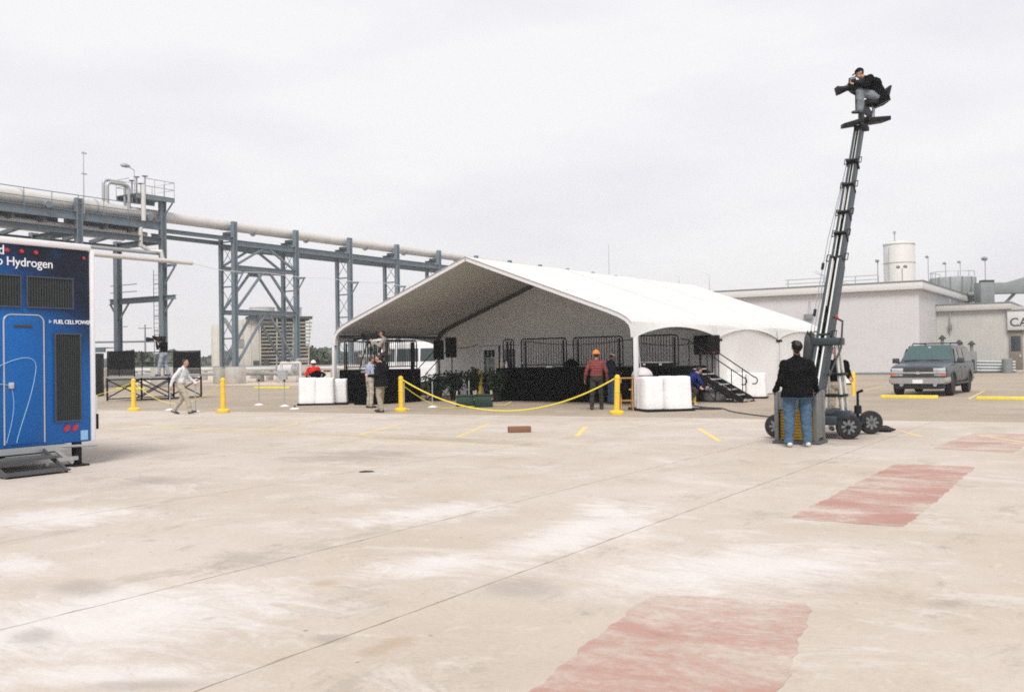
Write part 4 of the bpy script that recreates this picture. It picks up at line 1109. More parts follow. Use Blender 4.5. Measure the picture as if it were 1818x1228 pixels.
# far vegetation
def bush(loc, sx, sy, sz, label, seed, nleaf=500, lm='far_leaf', ls=0.4):
    t = thing('bush', label, 'bush', loc, 0, 'dark bushes beyond the plant')
    rnd = random.Random(seed); mb = MB(); st_ = MB()
    lobes = [(rnd.uniform(-0.7, 0.7), rnd.uniform(-0.7, 0.7), rnd.uniform(0.25, 0.75), rnd.uniform(0.3, 0.5)) for _ in range(9)]
    for k in range(nleaf):
        l = rnd.choice(lobes); d = Vector((rnd.gauss(0, 1), rnd.gauss(0, 1), rnd.gauss(0, 1))).normalized() * rnd.uniform(0.6, 1.0) * l[3]
        p = Vector(((l[0] + d.x) * sx, (l[1] + d.y) * sy, max(0.05, (l[2] + d.z) * sz)))
        a = Vector((rnd.gauss(0, 1), rnd.gauss(0, 1), rnd.gauss(0, 1))).normalized() * ls; b_ = a.orthogonal().normalized() * ls * 0.6
        mb.poly([p - a, p - b_, p + a, p + b_])
    for k in range(4):
        st_.tube([(rnd.uniform(-.2, .2) * sx, rnd.uniform(-.2, .2) * sy, 0), (lobes[k][0] * sx * 0.6, lobes[k][1] * sy * 0.6, lobes[k][2] * sz)], [0.09, 0.03], 6)
    mb.build('crown', M[lm], t, smooth=False, recalc=False); st_.build('stem', M['wood'], t)
bush((-104, 76.0, 0), 5.0, 2.0, 3.0, 'dark rounded bush left of the cooling tower', 1, 900)
bush((-96.5, 97, 0), 3.2, 2.0, 3.4, 'dark rounded bush right of the cooling tower', 2, 800)
bush((-117, 66, 0), 4.5, 2.0, 2.6, 'dark bush behind the left camera platform', 3, 800)
bush((-128, 60, 0), 5.0, 2.5, 2.8, 'dark bush beyond the low pipe platform', 4, 800)
rnd = random.Random(12); mb = MB()
for k in range(9000):
    t = rnd.random(); ang = R(8 + 62 * t); rad = 330 + rnd.uniform(-25, 40)
    hh = 4.6 + 1.6 * math.sin(t * 23) + 1.1 * math.sin(t * 61 + 1) + 0.8 * math.sin(t * 133)
    p = Vector((-rad * math.sin(ang), rad * math.cos(ang), rnd.random() ** 0.7 * hh))
    a = Vector((rnd.gauss(0, 1), rnd.gauss(0, 1), rnd.gauss(0, 1))).normalized() * 1.3; b_ = a.orthogonal().normalized() * 0.9
    mb.poly([p - a, p - b_, p + a, p + b_])
tl = mb.build('far_treeline', M['far_leaf'], smooth=False, recalc=False)
tag(tl, 'hazy line of distant trees along the horizon', 'trees', kind='stuff')
# ------------------------------------------------------------------ plant building at right
bd = thing('plant_building', 'pale grey windowless plant building with white roof fascia', 'building', (-12.45, 71.0, 0))
BW, BL, BH = 46.0, 28.0, 5.9
MB().box(-BW, 0.0, 0, 0.2, 0.0, BH).build('front_wall', M['wall_metal'], bd, smooth=False)
MB().box(-0.2, 0.003, 0.2, BL, 0.0, BH).build('side_wall', M['wall_metal'], bd, smooth=False)
MB().box(-BW, -0.2, BL - 0.2, BL, 0.0, BH).build('rear_wall', M['wall_metal'], bd, smooth=False)
# siding ribs (shallow, close set)
rb = MB()
for k in range(1, 150):
    x = -0.3 * k; rb.box(x - 0.02, x + 0.02, -0.004, -0.0005, 0.15, BH)
rb.build('siding_ribs', M['wall_metal'], bd, smooth=False, kind='stuff')
rb = MB()
for k in range(1, 90):
    y = 0.3 * k; rb.box(0.0035, 0.007, y - 0.02, y + 0.02, 0.15, BH)
rb.build('siding_ribs', M['wall_metal'], bd, smooth=False, kind='stuff')
MB().box(-BW - 0.3, 0.35, -0.35, 0.02, BH, BH + 0.52).build('front_fascia', M['fascia'], bd, bevel=0.03)
MB().box(-0.02, 0.35, 0.021, BL, BH, BH + 0.52).build('side_fascia', M['fascia'], bd, bevel=0.03)
MB().box(-BW - 0.32, 0.39, -0.39, 0.06, BH + 0.521, BH + 0.60).build('drip_edge', M['duct'], bd)
MB().box(0.06, 0.39, 0.061, BL, BH + 0.521, BH + 0.60).build('drip_edge', M['duct'], bd)
MB().box(-BW, 0.0, 0.06, BL, BH + 0.30, BH + 0.42).build('roof', M['roof_grey'], bd)
MB().box(-BW, -0.0, -0.03, -0.013, 0.0, 0.14).build('base_trim', M['duct'], bd)
# wall lamp bracket and roof rail
MB().box(-7.85, -7.2, -0.35, -0.02, 4.05, 4.45).build('wall_light', M['duct'], bd, bevel=0.02)
MB().tube([(-7.5, -0.2, 4.4), (-7.5, -0.05, 4.9), (-7.5, -0.02, 5.4)], 0.05, 8).build('conduit', M['galv'], bd)
for z in (BH + 0.9, BH + 1.2): MB().tube([(-9.5, 0.8, z), (-2.8, 0.8, z)], 0.03, 6).build('roof_rail', M['galv'], bd)
for x in (-9.3, -6.6, -4.4, -2.8): MB().tube([(x, 0.8, BH + 0.4), (x, 0.8, BH + 1.2)], 0.03, 6).build('roof_rail_post', M['galv'], bd)
for a_, b_ in (((-7.6, 2.0, BH + 1.9), (-5.6, 1.0, BH + 0.7)), ((-7.6, 2.0, BH + 1.7), (-5.0, 1.0, BH + 0.7))):
    MB().tube([a_, b_], 0.02, 5).build('guy_wire', M['galv'], bd)
def flood(x, y, z0, h, heads):
    MB().tube([(x, y, z0), (x, y, z0 + h)], 0.04, 6).build('lamp_pole', M['galv'], bd)
    for dx in heads: MB().add(*[[(p[0] + x + dx, p[1] + y - 0.1, p[2] + z0 + h) for p in lump(0.15, 0.14, 0.20, 5)[0]], lump(0.15, 0.14, 0.20, 5)[1]]).build('flood_lamp', M['duct'], bd)
flood(-1.7, 3.5, BH + 0.4, 1.4, (-0.25, 0.25)); flood(-3.3, 3.0, BH + 0.4, 1.9, (0,))
for x in (-18.6, -16.0): MB().tube([(x, 2, BH + 0.4), (x, 2, BH + 2.1), (x - 0.3, 2, BH + 2.2)], 0.03, 6).build('vent_pipe', M['galv'], bd)

ax = thing('annexe_building', 'lower beige building with flat fascia behind the parked SUV', 'building', (-12.44, 78.0, 0))
MB().box(0.0, 4.75, 0, 12, 0, 4.55).build('wall', M['wall_beige'], ax, smooth=False)
MB().box(-0.0, 5.05, -0.30, 12, 4.552, 5.02).build('fascia', M['wall_beige'], ax, bevel=0.03)
MB().box(-0.0, 5.09, -0.34, 12, 5.021, 5.09).build('drip_edge', M['duct'], ax)
rb = MB()
for k in range(1, 16): rb.box(0.3 * k - 0.02, 0.3 * k + 0.02, -0.004, -0.0005, 0.1, 4.55)
rb.build('siding_ribs', M['wall_beige'], ax, smooth=False, kind='stuff')
MB().tube([(0.95, -0.12, 2.9), (0.95, -0.12, 5.5)], 0.05, 8).build('conduit', M['galv'], ax)
MB().box(0.83, 1.07, -0.26, -0.06, 3.2, 3.6).build('wall_light', M['duct'], ax, bevel=0.03)

cf = thing('canteen_building', 'beige building with lettered white sign board at the right edge', 'building', (-7.68, 77.4, 0))
MB().box(0.0, 14, 0.6, 12, 0, 4.75).build('wall', M['wall_beige'], cf, smooth=False)
sg = MB().box(0.02, 3.6, 0.30, 0.598, 3.02, 4.42).build('sign_board', M['fascia'], cf, bevel=0.02)
MB().box(-0.02, 3.7, 0.25, 0.6, 4.421, 4.50).build('sign_hood', M['duct'], cf)
def text(name, s, size, mt, parent, loc, rot, align='LEFT', ext=0.004, spacing=1.0, bold=0.0):
    cu = bpy.data.curves.new(name, 'FONT'); cu.body = s; cu.size = size; cu.extrude = ext; cu.align_x = align
    cu.space_character = spacing; cu.offset = bold; cu.resolution_u = 4
    cu.materials.append(mt)
    tmp = bpy.data.objects.new('tmp', cu); COL.objects.link(tmp)
    me = bpy.data.meshes.new_from_object(tmp.evaluated_get(bpy.context.evaluated_depsgraph_get())); bpy.data.objects.remove(tmp, do_unlink=True)
    if not me.materials: me.materials.append(mt)
    o = link(name, me, parent); o.location = loc; o.rotation_euler = rot
    return o
text('sign_letters', 'CAF', 0.86, M['navy'], sg, (0.16, 0.292, 3.30), (R(90), 0, 0), spacing=1.06, bold=0.012)
ser = MB()
for x0, x1, z in ((0.62, 0.78, 3.30), (0.98, 1.16, 3.30), (1.20, 1.46, 3.30)): ser.box(x0 + 0.05, x1 + 0.05, 0.286, 0.297, z, z + 0.05)
ser.build('letter_serifs', M['navy'], sg, smooth=False)
dr = MB().box(0.10, 0.95, 0.50, 0.598, 0.15, 2.95).build('door', M['door_brown'], cf, bevel=0.01)
MB().box(0.22, 0.83, 0.485, 0.499, 1.5, 2.6).build('door_window', M['glass_dark'], dr)
MB().box(0.74, 0.86, 0.46, 0.499, 1.05, 1.25).build('door_handle', M['silver'], dr)
MB().box(0.0, 1.1, 0.42, 0.598, 2.951, 3.02).build('door_hood', M['duct'], cf)
for z in (0.65, 1.1): MB().tube([(1.3, -0.4, z + 1.0), (6, -0.4, z + 1.0)], 0.035, 6).build('step_rail', M['galv'], cf)
MB().prism([(1.1, -0.5, 0), (3.5, -0.5, 0), (3.5, -0.5, 1.0), (2.2, -0.5, 1.0)], (0, 1.0, 0)).build('ramp', M['plinth'], cf)

# low kerb and clutter along the annexe wall
kb = MB().box(-12.2, 2.0, 76.3, 76.6, -0.016, 0.16).build('kerb', M['plinth'], bevel=0.03); tag(kb, 'low grey concrete kerb at the foot of the annexe', 'kerb')
cl_ = thing('air_handler', 'dark air handling unit with vent stacks beside the SUV', 'machine', (-11.0, 75.0, 0), R(5))
MB().box(-1.2, 1.6, -0.6, 0.6, 0.1, 1.55).build('cabinet', M['duct'], cl_, bevel=0.04)
MB().box(-0.2, 1.5, -0.64, -0.602, 0.25, 0.95).build('intake_grille', M['louver'], cl_)
for x, h in ((-0.6, 0.95), (0.5, 0.6), (1.3, 0.5)):
    MB().tube([(x, 0, 1.5), (x, 0, 1.5 + h)], 0.12, 10).build('vent_stack', M['duct'], cl_)
    MB().lathe([(0.26, 0), (0.26, 0.06), (0.04, 0.28)], (x, 0, 1.5 + h), 14).build('vent_cap', M['louver'], cl_)
for q in (-0.9, 1.3): MB().box(q - 0.1, q + 0.1, -0.5, 0.5, 0.0, 0.1).build('skid', M['galv'], cl_)
cn = thing('pipe_bundle', 'low grey bundle of pipes and drum against annexe wall', 'pipes', (-8.6, 75.6, 0), R(4))
for k in range(4): MB().tube([(-1.4, 0.1 * k, 0.15 + 0.22 * k), (1.6, 0.1 * k, 0.12 + 0.2 * k)], 0.11, 10).build('pipe', M['galv'], cn)
MB().lathe([(0.35, 0), (0.35, 0.95), (0.3, 1.0)], (1.1, -0.5, 0), 18).build('drum', M['duct'], cn)

# roof-top plant behind the building
tk = thing('storage_tank', 'tall pale cylindrical storage tank behind the plant building', 'tank', (-20.4, 106.0, 0))
MB().lathe([(1.55, 0), (1.55, 12.7), (1.45, 12.9), (0.0, 13.25)], n=40).build('shell', M['tank'], tk)
for z in (10.8, 12.72): MB().lathe([(1.56, z), (1.60, z + 0.01), (1.60, z + 0.10), (1.56, z + 0.11)], n=40).build('ring', M['tank'], tk)
MB().tube([(-0.3, -0.6, 13.0), (-0.3, -0.6, 13.9)], 0.06, 8).build('vent', M['galv'], tk)
MB().lathe([(0.15, 0), (0.15, 0.2), (0.02, 0.3)], (-0.3, -0.6, 13.9), 10).build('vent_cap', M['galv'], tk)
MB().tube([(-0.7, -1.62, 9.0), (-0.7, -1.62, 12.4)], 0.04, 6).build('ladder', M['galv'], tk)
rc_ = thing('rooftop_cooler', 'grey rooftop cooling unit with railed top and lamps', 'cooler', (-13.4, 92.6, 6.3), R(33))
MB().lathe([(1.75, 0.25), (1.9, 0.9), (1.9, 1.7), (1.75, 1.78)], n=14).build('drum', M['galv'], rc_)
MB().box(-1.9, 1.9, -1.2, 1.2, -0.4, 0.5).build('base', M['duct'], rc_, bevel=0.05)
for k in range(7):
    a = R(180 + 180 * k / 6); MB().box(1.86 * math.cos(a) - 0.05, 1.86 * math.cos(a) + 0.05, 1.86 * math.sin(a) - 0.05, 1.86 * math.sin(a) + 0.05, 0.4, 1.75).build('stave', M['duct'], rc_)
MB().tube([(1.8 * math.cos(R(a)), 1.8 * math.sin(R(a)), 2.25) for a in range(100, 330, 12)], 0.03, 6).build('top_rail', M['galv'], rc_)
for k in range(8):
    a = R(100 + 32 * k); MB().tube([(1.8 * math.cos(a), 1.8 * math.sin(a), 1.75), (1.8 * math.cos(a), 1.8 * math.sin(a), 2.25)], 0.03, 6).build('rail_post', M['galv'], rc_)
MB().tube([(0.6, -1.5, 0.2), (1.7, -1.7, 0.1), (2.3, -1.4, 0.6)], 0.22, 10).build('elbow_pipe', M['duct'], rc_)
for x, h in ((-1.95, 3.6), (-0.4, 3.0), (0.9, 3.1)):
    MB().tube([(x, 0.4, 0.4), (x, 0.4, h)], 0.035, 6).build('lamp_pole', M['galv'], rc_)
    MB().add(*[[(p[0] + x - 0.1, p[1] + 0.4, p[2] + h) for p in lump(0.16, 0.12, 0.2, 6)[0]], lump(0.16, 0.12, 0.2, 6)[1]]).build('lamp_head', M['duct'], rc_)
dc = thing('roof_duct', 'large grey-green duct rising over the annexe roof at right', 'duct', (-10.9, 88.4, 5.0), R(33))
MB().box(0.0, 1.15, -0.6, 0.6, 0.0, 2.25).build('downcomer', M['duct'], dc, bevel=0.03)
MB().prism([(1.151, -0.6, 1.3), (7.5, -0.6, 1.3), (7.5, -0.6, 2.7), (4.2, -0.6, 2.7), (2.4, -0.6, 2.2), (1.151, -0.6, 2.2)], (0, 1.2, 0)).build('duct_run', M['duct'], dc, bevel=0.02)
MB().bar((1.9, 0, 0.1), (3.1, 0, 1.3), 0.2, 0.2).build('strut', M['duct'], dc)
MB().bar((4.4, 0, 0.0), (5.2, 0, 1.3), 0.2, 0.2).build('strut', M['duct'], dc)
MB().tube([(0.7, 0, 2.3), (0.7, 0, 4.1)], 0.04, 6).build('lamp_pole', M['galv'], dc)
MB().box(0.3, 1.3, -0.3, 0.3, 2.251, 2.45).build('flange', M['louver'], dc)
MB().add(*[[(p[0] + 0.65, p[1], p[2] + 4.1) for p in lump(0.26, 0.2, 0.3, 8)[0]], lump(0.26, 0.2, 0.3, 8)[1]]).build('lamp_head', M['duct'], dc)
an = MB().tube([(-68.7, 134, 0), (-68.7, 134, 19.2)], [0.12, 0.03], 6).build('radio_mast', M['galv']); tag(an, 'very thin distant radio mast above the tent roof', 'mast')

# ------------------------------------------------------------------ blue display trailer
TY0, TY1, TZ0, TZ1 = 6.68, 9.04, 0.37, 3.36
tl_ = thing('display_trailer', 'bright blue exhibition trailer with louvred panels and white lettering', 'trailer', (-13.8, 0, 0))
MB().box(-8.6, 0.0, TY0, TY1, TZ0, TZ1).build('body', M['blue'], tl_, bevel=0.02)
MB().box(-8.6, 0.03, TY0 - 0.02, TY1 + 0.02, TZ1 + 0.002, TZ1 + 0.10).build('roof_cap', M['trim_white'], tl_, bevel=0.025)
MB().box(-0.06, 0.035, TY1 + 0.002, TY1 + 0.07, TZ0 + 0.0, TZ1 + 0.001).build('corner_post', M['trim_white'], tl_, bevel=0.015)
def louver_panel(y0, y1, z0, z1, n, name='louver_panel'):
    p = MB()
    t = 0.022
    p.box(0.002, 0.03, y0, y1, z1 - t, z1); p.box(0.002, 0.03, y0, y1, z0, z0 + t); p.box(0.002, 0.03, y0, y0 + t, z0 + t, z1 - t); p.box(0.002, 0.03, y1 - t, y1, z0 + t, z1 - t)
    po = p.build(name, M['navy'], tl_, smooth=False)
    MB().box(0.001, 0.006, y0 + t, y1 - t, z0 + t, z1 - t).build('backing', M['shadow_void'], po, smooth=False)
    sl = None
    for k in range(n):
        y = y0 + t + (y1 - y0 - 2 * t) * (k + 0.5) / n; w_ = (y1 - y0 - 2 * t) / n * 0.55
        if sl is None:
            sl = MB().prism([(0.006, -w_ / 2, z0 + t), (0.022, -w_ / 2 + 0.004, z0 + t), (0.022, w_ / 2 - 0.002, z0 + t), (0.006, w_ / 2, z0 + t)], (0, 0, z1 - z0 - 2 * t)).mesh('slat', [M['louver']], smooth=False)
        o = link('slat', sl, po); o.location = (0, y, 0)
louver_panel(7.16, 7.92, 2.43, 2.91, 17); louver_panel(8.00, 8.75, 2.43, 2.91, 17); louver_panel(8.43, 8.87, 0.70, 2.06, 13)
# side door with rounded head
def door_outline(y0, y1, z0, z1, r_, x):
    return [(x, y0, z0)] + [(x, p.y, p.z) for p in arc((0, y0 + r_, z1 - r_), r_, 180, 90, 6, (0, 1, 0), (0, 0, 1))] + [(x, p.y, p.z) for p in arc((0, y1 - r_, z1 - r_), r_, 90, 0, 6, (0, 1, 0), (0, 0, 1))] + [(x, y1, z0)]
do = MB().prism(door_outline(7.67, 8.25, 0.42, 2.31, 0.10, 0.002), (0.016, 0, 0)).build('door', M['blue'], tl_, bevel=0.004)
MB().tube(door_outline(7.655, 8.265, 0.42, 2.325, 0.11, 0.012), 0.013, 6).build('door_trim', M['silver'], do)
MB().box(0.0185, 0.028, 7.80, 8.08, 2.14, 2.18).build('rain_strip', M['shadow_void'], do, bevel=0.003)
MB().box(0.0185, 0.04, 7.71, 7.79, 1.24, 1.33).build('handle', M['silver'], do, bevel=0.006)
# printed line: a long looping outline across the door
def bez(p0, p1, p2, p3, n=14):
    return [tuple((1 - t) ** 3 * a + 3 * (1 - t) ** 2 * t * b_ + 3 * (1 - t) * t * t * c_ + t ** 3 * d_ for a, b_, c_, d_ in zip(p0, p1, p2, p3)) for t in [k / n for k in range(n + 1)]]
cv = bez((7.3, 1.42), (7.7, 1.66), (8.2, 1.85), (8.13, 1.48)) + bez((8.13, 1.48), (8.06, 1.05), (7.9, 0.75), (7.83, 0.44))[1:]
MB().tube([(0.0205, y, z) for y, z in cv], 0.006, 5).build('printed_line', M['pale_line'], do)
MB().tube([(0.0205, y, z) for y, z in bez((7.3, 1.30), (7.55, 1.33), (7.7, 1.30), (7.75, 1.28)) + bez((7.75, 1.28), (7.85, 1.0), (7.75, 0.7), (7.68, 0.45))[1:]], 0.005, 5).build('printed_line', M['pale_line'], do)
ROTX = (R(90), 0, R(90))
text('lettering', 'd', 0.20, M['letter'], tl_, (0.003, 7.585, 3.20), ROTX, bold=0.0012, ext=0.002)
text('lettering', 'to Hydrogen', 0.185, M['letter'], tl_, (0.003, 7.50, 3.045), ROTX, bold=0.0012, ext=0.002, spacing=0.97)
text('lettering', 'FUEL CELL POWER', 0.085, M['letter'], tl_, (0.003, 8.43, 2.205), ROTX, bold=0.001, ext=0.002, spacing=0.86)
MB().prism([(0.003, 8.355, 2.205), (0.003, 8.405, 2.235), (0.003, 8.355, 2.265)], (0.003, 0, 0)).build('arrow_mark', M['pale_line'], tl_, smooth=False)
for y in (7.72, 7.94, 8.16):
    MB().lathe([(0.036, 0), (0.036, 0.012), (0.024, 0.028)], (0.0, y, 3.262), 14, axis='x').build('marker_lamp', M['red_lens'], tl_)
MB().lathe([(0.025, 0), (0.025, 0.012), (0.012, 0.022)], (0.0, 8.94, 3.24), 12, axis='x').build('marker_lamp', M['red_lens'], tl_)
for y in (8.63, 8.77):
    o = MB().add([(0.002 + 0.02 * (r_ < 1), 0.045 * r_ * math.cos(a) + 0.02 * r_ * math.sin(a) * 1.2, 0.062 * r_ * math.sin(a)) for r_ in (1.0, 0.8) for a in [2 * math.pi * k / 16 for k in range(16)]],
                 [(k, (k + 1) % 16, 16 + (k + 1) % 16, 16 + k) for k in range(16)] + [tuple(range(16, 32))]).build('tail_lamp', M['red_lens'], tl_)
    o.location = (0, y, 0.60)
MB().box(0.002, 0.01, 8.86, 8.98, 0.40, 0.55).build('reflector_patch', M['pale_line'], tl_, smooth=False)
# undercarriage: bumper frame, stabiliser leg, steps
und = MB()
und.box(-0.1, 0.02, TY0 + 0.2, 8.62, 0.27, 0.365); und.box(-0.05, 0.03, TY0 + 0.2, 8.80, 0.10, 0.16)
und.bar((0.0, 8.42, 0.30), (0.0, 8.72, 0.06), 0.05, 0.05); und.bar((0.0, 8.25, 0.28), (0.0, 8.3, 0.06), 0.05, 0.05)
und.build('rear_frame', M['galv'], tl_, smooth=False)
lg = MB(); lg.box(-0.12, 0.0, 8.78, 8.88, 0.0, 0.37); lg.box(-0.18, 0.08, 8.70, 8.96, -0.0, 0.03); lg.build('stabiliser_leg', M['black_steel'], tl_, bevel=0.005)
sp = MB()
sp.box(0.05, 0.42, 7.30, 8.25, 0.20, 0.235); sp.box(0.40, 0.70, 7.30, 8.25, 0.03, 0.06)
for y in (7.32, 8.22):
    sp.bar((0.05, y, 0.30), (0.66, y, 0.02), 0.03, 0.06)
sp.build('door_steps', M['dark_alu'], tl_, smooth=False)
MB().tube([(0.0, 8.5, 0.33), (0.06, 8.98, 0.31), (0.06, 9.1, 0.31)], 0.02, 8).build('hose', M['galv'], tl_)
MB().box(-0.30, -0.02, TY1 + 0.08, TY1 + 0.15, 0.55, 0.79).build('mudflap', M['black_plastic'], tl_, bevel=0.006)
MB().box(-0.30, -0.02, TY1 + 0.08, TY1 + 0.13, 0.80, 1.08).build('step_light', M['trim_white'], tl_, bevel=0.006)
ax_ = MB()
for x in (-2.4, -3.4):
    for y in (TY0 + 0.2, TY1 - 0.2): pass
for x in (-2.4, -3.4):
    for y in (TY0 + 0.16, TY1 - 0.16):
        MB().lathe([(0.2, -0.12), (0.34, -0.11), (0.37, -0.06), (0.37, 0.06), (0.34, 0.11), (0.2, 0.12)], (x, y, 0.37), 24, axis='y').build('wheel', M['rubber'], tl_)
MB().box(-8.2, -0.3, TY0 + 0.4, TY1 - 0.4, 0.22, 0.368).build('chassis', M['black_steel'], tl_)

cab = thing('upright_cabinet', 'tall narrow black cabinet standing beyond the trailer corner', 'cabinet', (-42.95, 28.35, -0.016), R(33))
MB().box(-0.75, 0.22, 0, 0.6, 0.05, 2.12).build('case', M['black_plastic'], cab, bevel=0.02)
MB().box(-0.70, -0.27, -0.012, -0.001, 0.12, 2.05).build('door_panel', M['black_steel'], cab, bevel=0.006)
MB().box(-0.25, 0.18, -0.012, -0.001, 0.12, 2.05).build('door_panel', M['black_steel'], cab, bevel=0.006)
MB().box(-0.16, -0.08, -0.05, -0.013, 1.05, 1.12).build('handle', M['silver'], cab)
MB().box(-0.72, 0.19, 0.03, 0.57, 0.0, 0.049).build('plinth', M['dark_alu'], cab)
# ------------------------------------------------------------------ vehicles (front towards -Y, origin under the front bumper centre)
def loft(stations, closed_ends=True):
    """stations: list of (y, [(x,z)...half section from bottom centre to top centre])"""
    mb = MB(); rings = []
    for y, half in stations:
        ring = [(x, y, z) for x, z in half] + [(-x, y, z) for x, z in half[::-1] if abs(x) > 1e-6]
        rings.append(ring)
    n = len(rings[0]); vs = [p for r_ in rings for p in r_]; fs = []
    for i in range(len(rings) - 1):
        for k in range(n):
            k2 = (k + 1) % n
            fs.append((i * n + k, i * n + k2, (i + 1) * n + k2, (i + 1) * n + k))
    fs.append(tuple(range(n))); fs.append(tuple((len(rings) - 1) * n + k for k in range(n))[::-1])
    return mb.add(vs, fs)
def sec(wb, wm, wt, zb, zs, zm, zt, crown=0.02):
    return [(0, zb), (wb * 0.9, zb), (wb, zb + 0.05), (wm, zs), (wm, zm), (wt + 0.02, zt - 0.05), (wt - 0.06, zt), (wt * 0.5, zt + crown * 0.7), (0, zt + crown)]
def wheel(par, x, y, r_, w_, rim, side, spokes=5, rim_name='rim'):
    t = MB().lathe([(r_ * 0.62, -w_ / 2), (r_ * 0.9, -w_ / 2), (r_, -w_ / 2 + 0.04), (r_, w_ / 2 - 0.04), (r_ * 0.9, w_ / 2), (r_ * 0.62, w_ / 2)], (0, 0, 0), 28, axis='x').build('wheel', M['rubber'], par)
    t.location = (x, y, r_)
    rm = MB(); s = side
    rm.lathe([(r_ * 0.64, s * w_ * 0.10), (r_ * 0.64, s * w_ * 0.47), (r_ * 0.56, s * w_ * 0.48), (r_ * 0.54, s * w_ * 0.30), (r_ * 0.15, s * w_ * 0.34), (r_ * 0.13, s * w_ * 0.42), (0.0, s * w_ * 0.43)], n=24, axis='x')
    for k in range(spokes):
        a = 2 * math.pi * k / spokes
        rm.bar((s * w_ * 0.40, 0, 0), (s * w_ * 0.40, r_ * 0.58 * math.cos(a), r_ * 0.58 * math.sin(a)), r_ * 0.2, 0.04, up=(1, 0, 0))
    rm.build('rim', M[rim], t)
    return t

